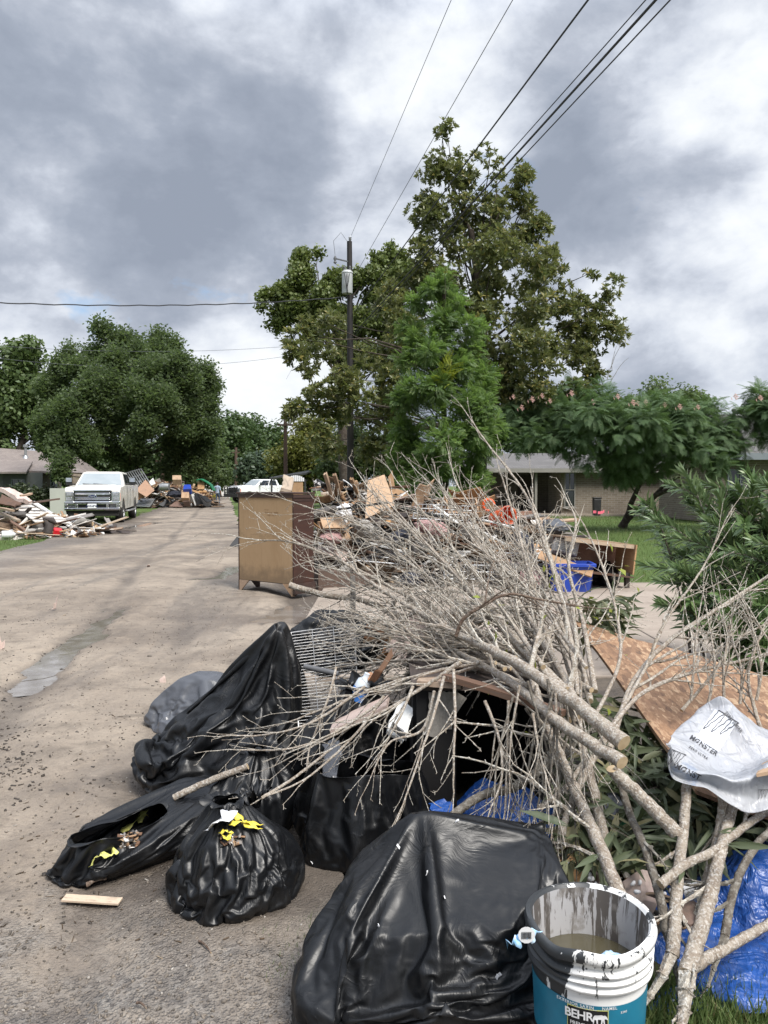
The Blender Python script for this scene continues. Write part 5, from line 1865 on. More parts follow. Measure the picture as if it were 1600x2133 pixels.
# dark sheet with scrawl, chair-like shapes behind the dresser top
slab4('black_board', [P(652, 1016, 14), P(660, 996, 14), P(692, 1015, 14.2), P(688, 1030, 14)], .02, M['black'], 'black board with white scrawl behind the dresser', 'board')
sc_ = MB()
r_ = random.Random(6)
for k in range(14):
    q = P(656 + k * 2.0, 1004 + k * .9, 13.94)
    sc_.tube([q, q + Vector((r_.uniform(-.04, .04), 0, r_.uniform(-.07, .07))), q + Vector((r_.uniform(-.06, .06), 0, r_.uniform(-.06, .06)))], .007, 4)
sc_o = sc_.build('white_scrawl', M['white_clean'])
sc_o.parent = bpy.data.objects['black_board']
sc_o.matrix_parent_inverse = Matrix.Translation(-bpy.data.objects['black_board'].location)
wb = empty('ribbed_cover', tuple(P(616, 1000, 18)[:2]) + (0,), .1, 'white ribbed cap on a tan box behind the dresser', 'box')
zc0 = P(0, 1003, 18).z
MB().box((0, 0, zc0 / 2), (.34, .3, zc0)).build('box', M['card'], wb)
cap = MB()
for k in range(9):
    x0, x1 = -.2 + k * .4 / 9, -.2 + (k + 1) * .4 / 9
    z_ = zc0 + .13 * math.sqrt(max(0, 1 - ((x0 + x1) / .44) ** 2)) + .01
    cap.box(((x0 + x1) / 2, 0, (zc0 + z_) / 2), (.4 / 9 - .006, .34, z_ - zc0))
cap.build('cap', M['white_clean'], wb, bevel=.004)
put('cardboard_sheet', FOLDS[0], M['plank_pale'], P(603, 1018, 13), (R(80), R(20), R(40)), (.3, .35, 1), 'pale pointed board poking above the dresser top', 'board')

# ------------------------------------------------------------------ the dresser at the road edge
ds = empty('dresser', (0, 0, 0), 0, 'tall wooden dresser turned so its tan back faces the camera', 'dresser')
A_ = G(497, 1230)
B_ = G(652, 1240)
cnr = G(612, 1243)
ax = (cnr - A_)
yaw = math.atan2(ax.y, ax.x)
Wd = ax.length
ds.location = (A_ + cnr) / 2
ds.rotation_euler = (0, 0, yaw)
Hd, Dd = 1.365, .40
HB = surf('hardboard_back', (.36, .245, .14), (.315, .21, .115), 1.5, .75, .05, 200, .001, detail=7, dirt=(.25, .155, .075))
hn = NT(HB.node_tree)
hp = hn.N['Principled BSDF']
hco = objco(hn)
hs = hn.n('SeparateXYZ')
hn.put(hs.inputs[0], hco)
old_ = hp.inputs['Base Color'].links[0].from_socket
lvl = hn.math('ADD', hs.outputs[2], hn.range(hn.noise(hco, 5, 6, .65), .3, .7, -.12, .12))
cc_ = hn.mix(hn.range(lvl, .20, .40, .75, 0), old_, (.15, .105, .065))
cc_ = hn.mix(hn.math('MULTIPLY', hn.range(hn.math('ABSOLUTE', hn.math('SUBTRACT', lvl, .78)), 0, .03, .5, 0), 1.0), cc_, (.20, .14, .08))
strk = hn.noise(hn.map(hco, sc=(26, 26, 1.1)), 1.5, 5, .65)
cc_ = hn.mix(hn.range(strk, .55, .75, 0, .5), cc_, (.19, .125, .07))
hn.put(hp.inputs['Base Color'], cc_)
MB().box((0, .006, .16 + (Hd - .2) / 2), (Wd - .03, .008, Hd - .2)).build('back_panel', HB, ds)
for s_ in (-1, 1):
    MB().box((s_ * (Wd / 2 - .011), Dd / 2 + .002, .12 + (Hd - .15) / 2), (.022, Dd, Hd - .15)).build('side_panel', M['mahogany'], ds)
MB().box((0, Dd / 2, Hd - .012), (Wd + .04, Dd + .04, .024)).build('top', M['mahogany'], ds, bevel=.005)
MB().box((0, -.003, Hd - .05), (Wd - .01, .012, .05)).build('back_rail', M['mahogany'], ds)
MB().box((Wd / 2 + .006, Dd / 2, Hd - .05), (.012, Dd + .02, .045)).build('moulding', M['mahogany'], ds)
MB().box((Wd / 2 + .004, Dd / 2, Hd - .105), (.008, Dd - .03, .014)).build('moulding', M['mahogany'], ds)
MB().box((0, Dd / 2, .16), (Wd - .05, Dd - .02, .02)).build('bottom', M['plank_dark'], ds)
MB().box((0, Dd - .01, .7), (Wd - .05, .02, 1.1)).build('drawer_fronts', M['mahogany'], ds)
for s_ in (-1, 1):                          # bracket feet
    x0 = s_ * Wd / 2
    MB().prism([(x0, 0), (x0 - s_ * .04, 0), (x0 - s_ * .20, .155), (x0, .155)], .0, .02).build('foot', M['plank_tan'], ds)
    MB().prism([(0, 0), (.05, 0), (.2, .155), (0, .155)], s_ * Wd / 2 - s_ * .02 if s_ > 0 else -Wd / 2, s_ * Wd / 2 if s_ > 0 else -Wd / 2 + .02, 0, 'x').build('foot', M['mahogany'], ds)
    MB().prism([(Dd, 0), (Dd - .05, 0), (Dd - .2, .155), (Dd, .155)], s_ * Wd / 2 - s_ * .02 if s_ > 0 else -Wd / 2, s_ * Wd / 2 if s_ > 0 else -Wd / 2 + .02, 0, 'x').build('foot', M['mahogany'], ds)
MB().prism([(0.0, 0.03), (Dd, .03), (Dd, .16), (0, .16)], Wd / 2 + .001, Wd / 2 + .03, 0, 'x').build('base_moulding', M['mahogany'], ds)
STAMP = surf('stamp_ink', (.17, .095, .04), (.2, .115, .05), 40, .8, 0)
for k, (t_, sz) in enumerate((('FLA 6-3', .024), ('PRODUCT OF 1 TIMBERS', .022), ('MADE 1 USA 74', .022))):
    to = link_mesh('stamp', text_mesh(t_, sz), STAMP, ds)
    to.location = (.09 + (.03 if k else -.06), -.0002, 1.13 - k * .036)
    to.rotation_euler = (math.pi / 2, 0, 0)
slab4('black_scrap', [P(478, 1138, 12.5), P(494, 1118, 12.6), P(505, 1118, 12.6), P(505, 1140, 12.5)], .01, M['black'], 'black triangular scrap lying left of the dresser', 'scrap')

# ------------------------------------------------------------------ near left heap
hx0, hx1 = P(-70, 1000, 22).x, P(190, 1000, 22).x
tl = [(hx0, 1.5), (P(0, 0, 22).x, 1.2), (P(60, 0, 22).x, .95), (P(110, 0, 22).x, .42), (P(145, 0, 22).x, .16), (hx1, .05)]
heap(21.4, 4.6, (hx0, hx1), lambda x: interp(tl, x) * .43, 50, 14, 7, 'the left roadside heap', 'boards in the left roadside heap', [M['plank_tan'], M['plank_pale'], M['plank_grey'], M['plank_dark'], M['plank_grey'], M['plank_brown'], M['plank_pale']],
     [M['sheetrock'], M['pinkboard'], M['white'], M['sheetrock']], (.8, 2.2), .07, 1600, .3, slen=(.5, 1.3))
rng = np.random.default_rng(8)
pp_ = []
while len(pp_) < 900:
    a, b = rng.uniform(118, 200), rng.random() ** 1.5
    q = G(a, 1119 - 22 * b * max(0, 1 - (a - 120) / 85) - (a - 120) * .09)
    pp_.append((q.x, min(q.y, 25), .02 + .35 * b * max(0, 1 - abs(a - 140) / 60) * rng.random()))
chips('plaster_crumbs', pp_, .09, WCM, 9, (1, 1.3, .7))
for k in range(16):
    a = rng.uniform(125, 190)
    q = G(a, 1117 - rng.random() * 10)
    put('plaster_lump', SHEETS[k % 5], M['sheetrock'], (q.x, q.y, .08 + .2 * max(0, 1 - (a - 125) / 50) * rng.random()), (rng.normal() * .4, rng.normal() * .4, rng.random() * 6), (.3, .22, 3), 'white plaster lump spilled at the right end of the left heap', 'plaster', 'plaster lumps of the left heap')
LHG = 'the left roadside heap'
slab4('corrugated_panel', [P(18, 1054, 23.5), P(68, 1047, 24.5), P(150, 1091, 22.6), P(72, 1088, 21.8)], .03, M['sheetrock'], 'pale grey striped panel sloping across the left heap', 'panel', seg=4, warp=.03)
cp = bpy.data.objects['corrugated_panel']
p4 = [P(18, 1054, 23.5), P(68, 1047, 24.5), P(150, 1091, 22.6), P(72, 1088, 21.8)]
for k in range(6):
    t = (k + .6) / 6.4
    o = MB().bar(p4[0].lerp(p4[3], t) - cp.location + Vector((0, 0, .025)), p4[1].lerp(p4[2], t) - cp.location + Vector((0, 0, .025)), .09, .035).build('rib', M['plank_grey'], cp)
slab4('curved_tan_sheet', [P(-10, 1020, 25), P(20, 1024, 25.5), P(68, 1050, 24.5), P(45, 1050, 23.6)], .12, M['pinkboard'], 'big tan curved sheet at the top of the left heap', 'sheet', seg=6, warp=.12, seed=2)
slab4('tan_sheet', [P(22, 1024, 26), P(30, 1022, 26.2), P(62, 1040, 25.4), P(54, 1044, 25)], .03, M['pinkboard'], 'flat tan sheet behind the curved tan sheet', 'sheet', seg=4, warp=.03)
slab4('brown_sheet', [P(-5, 1052, 23.2), P(4, 1030, 24), P(45, 1050, 23.6), P(30, 1056, 23)], .04, M['plank_brown'], 'brown underside sheet beneath the curved tan sheet', 'sheet', seg=4, warp=.06)
slab4('white_strip', [P(66, 1048, 24), P(72, 1046, 24.3), P(150, 1096, 22.8), P(143, 1098, 22.4)], .04, M['white'], 'long white strip along the edge of the striped panel', 'strip')
for k, (a, b, c, d, mt, lb) in enumerate(((0, 1082, 58, 1121, 'plank_tan', 'light tan plank slanting to the ground in front of the left heap'), (14, 1080, 78, 1122, 'plank_brown', 'brown plank beside the light tan slanting plank'), (-5, 1058, 25, 1062, 'plank_tan', 'tan plank jutting from the left picture edge'),
                                          (-5, 1068, 38, 1082, 'plank_pale', 'pale plank under the striped panel'), (46, 1034, 64, 1028, 'plank_tan', 'small tan stick poking up behind the left heap'), (70, 1045, 122, 1041, 'plank_brown', 'thin brown stick before the standing panel'), (168, 1091, 190, 1098, 'plank_dark', 'thin dark stick on the grass by the plaster'))):
    o = put('plank', PLANKS[k % 5], M[mt], (0, 0, 0), (0, 0, 0), (1, 1, 1), lb, 'plank')
    p0, p1 = P(a, b, 22.2), P(c, d, 21.4)
    if k >= 4:
        p0, p1 = P(a, b, 23), P(c, d, 23.5)
    o.location = (p0 + p1) / 2
    o.rotation_euler = (p1 - p0).to_track_quat('Y', 'Z').to_euler()
    o.scale = (.12, (p1 - p0).length, .05)
rc = empty('red_box', G(119, 1119), R(40), 'small bright red plastic box at the foot of the left heap', 'box')
MB().box((0, 0, .13), (.24, .24, .22), Euler((R(20), R(10), 0))).build('body', M['red'], rc, bevel=.015)
MB().box((0, 0, .02), (.26, .26, .04)).build('base', M['void'], rc)
bk = empty('stone_block', G(92, 1119), R(8), 'grey buff block at the foot of the left heap', 'block')
MB().box((0, .1, .13), (.40, .25, .26), None, 0, (.85, .8)).build('body', M['sheetrock'], bk, bevel=.02)
MB().box((-.25, .3, .2), (.24, .2, .34)).build('grey_half', M['plank_grey'], bk, bevel=.01)
jg = empty('plastic_jug', G(17, 1121), R(30), 'white plastic jug lying at the left edge by the heap', 'jug')
MB().lathe([(0, -.16), (.1, -.16), (.11, -.14), (.11, .08), (.05, .14), (.045, .18), (0, .18)], 14, (0, 0, .1), 0, 'x').build('body', M['white_clean'], jg, True)
MB().tube([(.02, -.05, .21), (.1, -.03, .22), (.14, 0, .15)], .016, 6).build('handle', M['white_clean'], jg)
st = MB().tube([(0, 0, 0), (.03, 0, .22), (-.1, 0, .4), (.1, .02, .34), (.22, 0, .25)], [.16, .13, .08, .1, .03], 7).build('rotten_stump', M['plank_dark'], None, True, loc=P(101, 1098, 21.6) - Vector((0, 0, .15)))
tag(st, 'dark rotten wood lump under the striped panel', 'wood lump')
pan = empty('standing_panel', G(126, 1080), R(2), 'pale grey green panel standing upright before the cream pickup', 'panel')
z_t = P(0, 1018, pan.location.y).z
wpx = 42 / 1600 * pan.location.y
MB().box((0, 0, z_t / 2 + .02), (wpx, .035, z_t)).build('panel', surf('grey_green_panel', (.42, .43, .38), (.37, .38, .34), 1.5, .6, .02), pan)
MB().box((wpx / 2 - .02, -.022, z_t / 2), (.03, .01, z_t - .1)).build('edge_strip', M['sheetrock'], pan)

# ------------------------------------------------------------------ far left heap down the street
fx0, fx1 = P(262, 1000, 52).x, P(436, 1000, 52).x
tf = [(fx0, 1.5), (P(300, 0, 52).x, 1.6), (P(340, 0, 52).x, 1.5), (P(400, 0, 52).x, 1.0), (fx1, .25)]
heap(51, 6, (fx0, fx1), lambda x: interp(tf, x), 60, 42, 9, 'the far left heap', 'boards in the far left heap', wood_mix + [M['plank_red'], M['plank_tan']],
     [M['sheetrock'], M['card'], M['black'], M['white'], M['card'], M['ply_orange'], M['metal']], (1.0, 2.6), .12, 1200, .4, slen=(.6, 1.5))
FD = 50.8
rack('metal_gate', [P(262, 986, FD + 1), P(294, 977, FD + 1), P(312, 1006, FD), P(282, 1016, FD)][0:4], 2, .03, .05, M['metal'], 'grey barred metal gate leaning up behind the cream pickup', 'gate', None, 6)
rack('metal_gate', [P(276, 1054, FD - .4), P(287, 1040, FD + .5), P(322, 1040, FD + .5), P(312, 1055, FD - .4)], 1, .025, .05, M['metal'], 'barred metal gate lying flat at the foot of the far heap', 'gate', None, 8)
for k, (q, mt, lb) in enumerate((([(282, 1022), (303, 1000), (322, 1022), (305, 1036)], 'ply_orange', 'large orange plywood sheet standing in the far left heap'), ([(268, 1034), (298, 1018), (313, 1030), (272, 1048)], 'ply_orange', 'orange plywood sheet leaning low beside the cream pickup'),
                                 ([(352, 1056), (368, 1044), (387, 1054), (380, 1057)], 'plank_red', 'reddish flat sheet at the foot of the far heap'), ([(380, 1046), (381, 1030), (396, 1030), (396, 1046)], 'card', 'upper brown box in the far left heap'),
                                 ([(384, 1055), (384, 1043), (397, 1042), (397, 1054)], 'plank_red', 'lower reddish box in the far left heap'), ([(398, 1030), (404, 1028), (410, 1052), (406, 1053)], 'white', 'white leaning panel in the far heap'),
                                 ([(404, 1029), (411, 1029), (423, 1050), (411, 1052)], 'black', 'left black panel leaning in the far heap'), ([(418, 1035), (426, 1033), (441, 1045), (430, 1047)], 'black', 'right black panel leaning in the far heap'),
                                 ([(384, 1030), (386, 1020), (400, 1020), (400, 1029)], 'blue_bin', 'purple blue bin in the far left heap'), ([(361, 1010), (361, 1001), (379, 1001), (379, 1010)], 'card', 'tan box on top of the far left heap'),
                                 ([(412, 1020), (412, 1005), (426, 1005), (426, 1020)], 'card', 'brown board end behind the green slide'), ([(330, 1052), (350, 1040), (352, 1046), (340, 1056)], 'black', 'dark sheet in front of the far heap'), ([(310, 1004), (318, 996), (323, 1008), (314, 1012)], 'white', 'white scrap on top of the far heap'))):
    Yk = FD - .6 + .04 * k
    slab4('sheet' if k not in (3, 4, 8, 9) else 'box', [P(q[0][0], q[0][1], Yk - .2), P(q[1][0], q[1][1], Yk + .3), P(q[2][0], q[2][1], Yk + .3), P(q[3][0], q[3][1], Yk - .2)], .05 if k not in (3, 4, 8, 9) else .4, M[mt], lb, 'box' if k in (3, 4, 8, 9) else 'sheet')
ts_ = MB()
tp = [(412, 1000), (420, 998), (432, 1004), (440, 1010), (447, 1022)]
for (a, b), (c, d) in zip(tp, tp[1:]):
    ts_.bar(P(a, b, FD), P(c, d, FD), .7, .06)
gs = ts_.build('green_slide', M['green'])
tag(gs, 'green plastic slide draped over the far left heap', 'slide')
bl_ = MB().lathe([(0, -.3), (.25, -.3), (.28, 0), (.25, .3), (0, .3)], 14, (0, 0, 0), 0, 'x').build('grey_barrel', M['metal'], None, True, loc=P(343, 1014, FD))
tag(bl_, 'light grey barrel lying on the far left heap', 'barrel')
yb = ball_bag('yellow_bag', P(446, 1036, 60), (.22, .2, .3), M['yellow'], 'small yellow bundle beside the walking man', 'bundle', 4)
for k in range(22):                        # litter along the far verge on the right, seen beyond the dresser
    pass
# light rubble by the far right street edge, behind the dresser
hq0, hq1 = P(470, 1000, 84).x, P(520, 1000, 84).x

# grass tufts on the verges
rng = np.random.default_rng(3)


def blades(name, pts, h, mat, seed, per=1):
    rg_ = np.random.default_rng(seed)
    n = len(pts)
    d = rg_.normal(size=(n, 3)) * .45 + [0, 0, 1]
    o = scatter(name, [(-.5, 0, 0), (.5, 0, 0), (.32, .55, .06), (-.32, .55, .06), (.04, 1, .22)], [(0, 1, 2, 3), (3, 2, 4, 4)][:1], np.asarray(pts), d, rg_.normal(size=(n, 3)) + [0, .2, 0], np.stack([h * .09 * np.ones(n), h * rg_.uniform(.5, 1.4, n), h * rg_.uniform(-2, 2, n)], 1), mat) if False else \
        scatter(name, [(-.5, 0, 0), (.5, 0, 0), (.34, .55, .05), (-.34, .55, .05), (.04, 1, .2), (-.04, 1, .2)], [(0, 1, 2, 3), (3, 2, 4, 5)], np.asarray(pts), d, rg_.normal(size=(n, 3)) + [0, .2, 0], np.stack([h * .085 * np.ones(n), h * rg_.uniform(.5, 1.4, n), h * rg_.uniform(-1.5, 1.5, n)], 1), mat)
    return tag(o, kind='stuff')


pts = []
while len(pts) < 16000:
    x, y = rng.uniform(.4, 16), rng.uniform(11.4, 37)
    if x > P(1100, 0, y).x - 1 and x < P(1480, 0, y).x:
        pts.append((x, y, -.03))
blades('lawn_grass', pts, .10, LM['grass'], 1)
pts = []
while len(pts) < 9000:
    y = rng.uniform(15, 42)
    x = rng.uniform(-16, -3.6 + RS * y)
    e = -4.75 + .65 * min(1, max(0, (y - 20) / 14)) + RS * y
    if x < e and x > P(-30, 0, y).x and (y < 21.5 or x > P(120, 0, y).x):
        pts.append((x, y, -.03))
blades('verge_grass', pts, .11, LM['grass'], 2)

# ------------------------------------------------------------------ bags: cloth settling over what is in them


def hull_obj(pts):
    bm = bmesh.new()
    for p in pts:
        bm.verts.new(p)
    bmesh.ops.convex_hull(bm, input=bm.verts)
    bmesh.ops.delete(bm, geom=[v for v in bm.verts if not v.link_faces], context='VERTS')
    bmesh.ops.triangulate(bm, faces=bm.faces)
    me = bpy.data.meshes.new('contents')
    bm.to_mesh(me)
    bm.free()
    o = bpy.data.objects.new('contents', me)
    C.objects.link(o)
    return o


def settle(cloth, cols, frames, bend, pin=None, rest=None, mass=.1, stiff=30):
    for o in cols:
        o.modifiers.new('c', 'COLLISION')
        o.collision.thickness_outer = .003
        o.collision.cloth_friction = 10
    m = cloth.modifiers.new('c', 'CLOTH')
    s = m.settings
    s.quality = 5
    s.mass = mass
    s.tension_stiffness = s.compression_stiffness = stiff
    s.shear_stiffness = stiff * .5
    s.bending_stiffness = bend
    s.air_damping = 1.0
    if rest:
        s.rest_shape_key = rest
    if pin:
        s.vertex_group_mass = pin
        s.pin_stiffness = 1
    m.collision_settings.distance_min = .003
    m.collision_settings.collision_quality = 2
    m.collision_settings.use_self_collision = False
    m.point_cache.frame_end = frames + 5
    for f in range(1, frames):
        S.frame_set(f)
    me = bpy.data.meshes.new_from_object(cloth.evaluated_get(bpy.context.evaluated_depsgraph_get()))
    for o in [cloth] + cols:
        d = o.data
        bpy.data.objects.remove(o)
        bpy.data.meshes.remove(d)
    S.frame_set(1)
    me.materials.clear()
    return me


def flat_floor():
    g = bpy.data.meshes.new('floor')
    g.from_pydata([(-3, -3, 0), (3, -3, 0), (3, 3, 0), (-3, 3, 0)], [], [(0, 1, 2, 3)])
    o = bpy.data.objects.new('floor', g)
    C.objects.link(o)
    return o


def bag(name, loc, yaw, w_, d_, h_, seed, mat, label, cat='trash bag', group=None, neck=None, slack=1.2, pts=None, frames=26, n=28, bend=.01, centre=(0, 0), levels=2, grow=(1, 1, 1), pins=(), square=0):
    rnd = random.Random(seed)
    if pts is None:
        pts = []
        for i in range(26):
            a = rnd.uniform(0, 6.28)
            z_ = rnd.random() ** .8
            rr = (1 - z_ ** 2.2) ** .5 * rnd.uniform(.8, 1.0)
            pts.append((w_ / 2 * rr * math.cos(a), d_ / 2 * rr * math.sin(a), h_ * z_ * .95))
        for i in range(14):
            a = i / 14 * 6.283
            q = rnd.uniform(.8, 1)
            pts.append((w_ * .46 * math.cos(a) * q, d_ * .46 * math.sin(a) * q, h_ * rnd.uniform(.02, .3)))
    col = hull_obj(pts)
    bm = bmesh.new()
    bmesh.ops.create_cube(bm, size=2)
    bmesh.ops.subdivide_edges(bm, edges=bm.edges, cuts=n - 1, use_grid_fill=True)
    for v in bm.verts:
        v.co = v.co.normalized()
    me = bpy.data.meshes.new('bag_film')
    bm.to_mesh(me)
    bm.free()
    b = bpy.data.objects.new('bag_film', me)
    C.objects.link(b)
    ns = [v.co.copy() for v in me.vertices]
    off = Vector((rnd.uniform(0, 99),) * 3)
    b.shape_key_add(name='Basis')
    k = b.shape_key_add(name='rest')
    vg = b.vertex_groups.new(name='pin')
    cx, cy = centre
    for i, q_ in enumerate(ns):
        q = 1 + .06 * noise.noise(q_ * 3 + off) + .015 * noise.noise(q_ * 9 + off)
        e0 = q_ / max(abs(q_.x), abs(q_.y), abs(q_.z)) ** square
        p = Vector((cx + e0.x * w_ * .60 * q, cy + e0.y * d_ * .60 * q, h_ * .56 + e0.z * h_ * .60 * q))
        if neck:
            nx, ny, nz, ra, rb, rot = neck
            t = max(0, (q_.z - .55) / .45)
            t = t * t * (3 - 2 * t)
            rr = math.hypot(q_.x, q_.y) or 1e-6
            a = q_.x / rr * min(1, rr * 3) * ra
            c_ = q_.y / rr * min(1, rr * 3) * rb
            wob = 1 + .25 * noise.noise(Vector((q_.x / rr * 2, q_.y / rr * 2, seed)))
            tg = Vector((nx + (a * math.cos(rot) - c_ * math.sin(rot)) * wob, ny + (a * math.sin(rot) + c_ * math.cos(rot)) * wob, nz + .35 * min(ra, rb) * noise.noise(Vector((q_.x / rr * 1.6, q_.y / rr * 1.6, seed + 3)))))
            p = p.lerp(tg, t)
            if q_.z > .93:
                vg.add([i], 1.0, 'REPLACE')
        b.data.vertices[i].co = p
        b.data.shape_keys.key_blocks['Basis'].data[i].co = p
        mm = max(abs(q_.x), abs(q_.y), abs(q_.z))
        e = q_ / (mm ** .45)
        k.data[i].co = Vector((e.x * w_ * .55 * slack * grow[0], e.y * d_ * .55 * slack * grow[1], h_ * .56 + e.z * h_ * .6 * slack * grow[2]))
    for pq in pins:
        pq = Vector(pq)
        near_ = sorted(range(len(ns)), key=lambda i: (me.vertices[i].co - pq).length_squared)[:3]
        for i in near_:
            c_ = pq + (me.vertices[i].co - me.vertices[near_[0]].co) * .5
            me.vertices[i].co = c_
            me.shape_keys.key_blocks['Basis'].data[i].co = c_
            vg.add([i], 1.0, 'REPLACE')
    me = settle(b, [col, flat_floor()], frames, bend, 'pin' if (neck or pins) else None, k)
    if neck:
        bm = bmesh.new()
        bm.from_mesh(me)
        bm.verts.ensure_lookup_table()
        kill = [v for i, v in enumerate(bm.verts) if ns[i].z > .955]
        bmesh.ops.delete(bm, geom=kill, context='VERTS')
        bm.to_mesh(me)
        bm.free()
    o = link_mesh(name, me, mat, None, True)
    o.location = loc
    o.rotation_euler = (0, 0, yaw)
    me.set_sharp_from_angle(angle=math.pi)
    if neck:
        so_ = o.modifiers.new('film', 'SOLIDIFY')
        so_.thickness = .0015
    md = o.modifiers.new('smooth', 'SUBSURF')
    md.levels = md.render_levels = levels
    return tag(o, label, cat, group)


BG = 'black trash bags by the road'
bA = bag('trash_bag', (.135, 2.22, -.03), 0, .74, .62, .44, 3, M['bag'], 'largest black trash bag in front beside the paint bucket', group=BG, slack=1.04, n=48, frames=34, grow=(1.06, 1.05, 1.0), bend=.002, square=.24, levels=1,
         pins=[(-.43, -.34, .01), (-.02, .06, .46), (.365, .12, .45), (.39, -.10, .36), (.02, -.30, .20), (.26, -.36, .10)],
         pts=[(-.40, -.30, .0), (-.34, -.1, .12), (-.22, -.05, .33), (-.2, .1, .36), (-.05, .05, .41), (.1, .12, .43), (.36, .12, .43), (.37, -.05, .38), (.34, -.24, .05), (.36, .22, .05), (.1, -.30, .06), (-.1, -.22, .22), (-.32, .22, .05), (0, .28, .1), (-.02, .22, .36), (.22, .22, .40), (.2, -.2, .30), (-.15, -.2, .26)])
bB = bag('trash_bag', (-.525, 2.70, -.01), .3, .50, .46, .31, 5, M['bag'], 'round black trash bag tied with yellow drawstrings and white paper on top', group=BG, neck=(-.03, .03, .335, .055, .045, .4), slack=1.02, n=38, bend=.002, levels=1)
bC = bag('trash_bag', (-.93, 3.03, -.02), R(45), .74, .40, .20, 8, M['bag'], 'flattened open black bag nearest the road with loose yellow strips inside', group=BG, neck=(-.16, -.04, .17, .22, .085, .1), slack=1.08, bend=.002, n=36, levels=1,
         pts=[(-.34, -.1, .02), (-.34, .1, .02), (-.2, -.17, .1), (-.2, .17, .12), (.3, -.18, .05), (.3, .17, .05), (.28, -.1, .22), (.1, -.17, .17), (.3, .08, .24), (.34, 0, .1), (.05, .17, .16)])
bD = bag('trash_bag', (-.075, 3.02, -.02), -.2, .60, .50, .36, 11, M['bag'], 'wide open black trash bag behind the round tied bag', group=BG, neck=(.0, -.02, .36, .22, .13, .1), slack=1.13, n=38, bend=.002, levels=1)
bE = bag('trash_bag', (-.76, 3.72, -.02), 0, .95, .72, .74, 14, M['bag'], 'tall pointed black bag draped like a tent over the pile', group=BG, slack=1.02, n=38, frames=40, grow=(.97, 1.03, 1.0), bend=.002, levels=1,
         pins=[(.27, .06, .80), (.20, .02, .70), (-.46, -.02, .15), (-.40, -.22, .02), (-.22, -.40, .01), (.08, -.38, .02)],
         pts=[(.25, .10, .74), (.27, .05, .73), (.22, .18, .66), (-.40, -.02, .16), (-.42, .08, .12), (-.05, .06, .44), (-.44, .0, 0), (-.26, -.28, .01), (-.34, -.18, .08), (.05, -.26, .02), (.30, -.16, .02), (.33, .2, 0), (-.3, .25, 0), (-.1, .28, .08), (.1, .0, .50)])
bF = bag('trash_bag', (-1.10, 4.68, -.02), .2, .62, .45, .35, 17, M['bag_grey'], 'shiny grey black bag behind the tent shaped bag at the road edge', group=BG, slack=1.25, frames=22, n=24)
bG = bag('trash_bag', (-.34, 4.75, -.02), .1, .72, .62, .66, 19, M['bag'], 'tall black bag beneath the pale log end', group=BG, slack=1.2, frames=26, n=26,
         pts=[(-.3, -.1, .45), (-.1, 0, .68), (.2, .1, .66), (.3, 0, .5), (-.34, -.25, 0), (.34, -.25, 0), (.34, .28, 0), (-.34, .28, 0), (-.34, 0, .2), (.1, -.25, .4)])
bG2 = bag('trash_bag', (-.83, 5.15, -.02), .6, .34, .28, .2, 23, M['bag_grey'], 'small grey black bag on the ground by the dresser side of the pile', group=BG, slack=1.25, frames=20, n=20)
bH = bag('trash_bag', (-.15, 3.50, .0), .5, .62, .5, .50, 26, M['bag'], 'crumpled black bag rising behind the wide open bag', group=BG, neck=(.05, 0, .52, .10, .06, .6), slack=1.35, n=28)
bI = bag('trash_bag', (-.56, 3.22, -.02), .9, .46, .40, .34, 29, M['bag'], 'black bag wedged between the tent shaped bag and the tied bag', group=BG, neck=(.03, .0, .36, .07, .05, .1), slack=1.3, frames=22, n=24)
bJ = bag('trash_bag', (-.62, 3.62, .0), .2, .5, .42, .3, 31, M['bag'], 'low black bag under the wire rack', group=BG, slack=1.25, frames=20, n=22)
print('bags', time.time() - T0)

# strips, paper and leaves on the bags


def ribbon(name, pts, wd, mat, label=None, cat=None, group=None, twist=.6, up=(0, 0, 1)):
    pts = [Vector(q) for q in pts]
    fine = []
    for i in range(len(pts) - 1):
        for k in range(4):
            fine.append(pts[i].lerp(pts[i + 1], k / 4))
    fine.append(pts[-1])
    vs, fs = [], []
    for i, q in enumerate(fine):
        t = (fine[min(i + 1, len(fine) - 1)] - fine[max(i - 1, 0)]).normalized()
        s_ = t.cross(Vector(up))
        s_ = s_.normalized() if s_.length > 1e-5 else Vector((1, 0, 0))
        s_ = Matrix.Rotation(twist * math.sin(i * .9), 3, t) @ s_
        b = q + Vector((0, 0, .003 * math.sin(i * 2.1)))
        vs += [b - s_ * wd / 2, b + s_ * wd / 2]
        if i:
            fs.append((2 * i - 2, 2 * i - 1, 2 * i + 1, 2 * i))
    me = bpy.data.meshes.new(name)
    me.from_pydata(vs, [], fs)
    o = link_mesh(name, me, mat, None, True)
    m = o.modifiers.new('film', 'SOLIDIFY')
    m.thickness = .001
    return tag(o, label, cat, group)


dg_ = bpy.context.evaluated_depsgraph_get()


def bvh_of(objs):
    vs, fs = [], []
    dg = bpy.context.evaluated_depsgraph_get()
    for o in objs:
        e = o.evaluated_get(dg)
        m = e.to_mesh()
        k = len(vs)
        mw = o.matrix_world
        vs += [mw @ v.co for v in m.vertices]
        fs += [tuple(i + k for i in p.vertices) for p in m.polygons]
        e.to_mesh_clear()
    return BVHTree.FromPolygons(vs, fs)


bpy.context.view_layer.update()
BV = bvh_of([bA, bB, bC, bD, bE, bI, bH])


def onto(px, py, off=.006, Yd=3.0):
    """spot on the bags below the sighted point"""
    d = px_dir(px, py).normalized()
    h = BV.ray_cast(CAM, d, 6)
    return (h[0] - d * off) if h[0] else P(px, py, Yd)


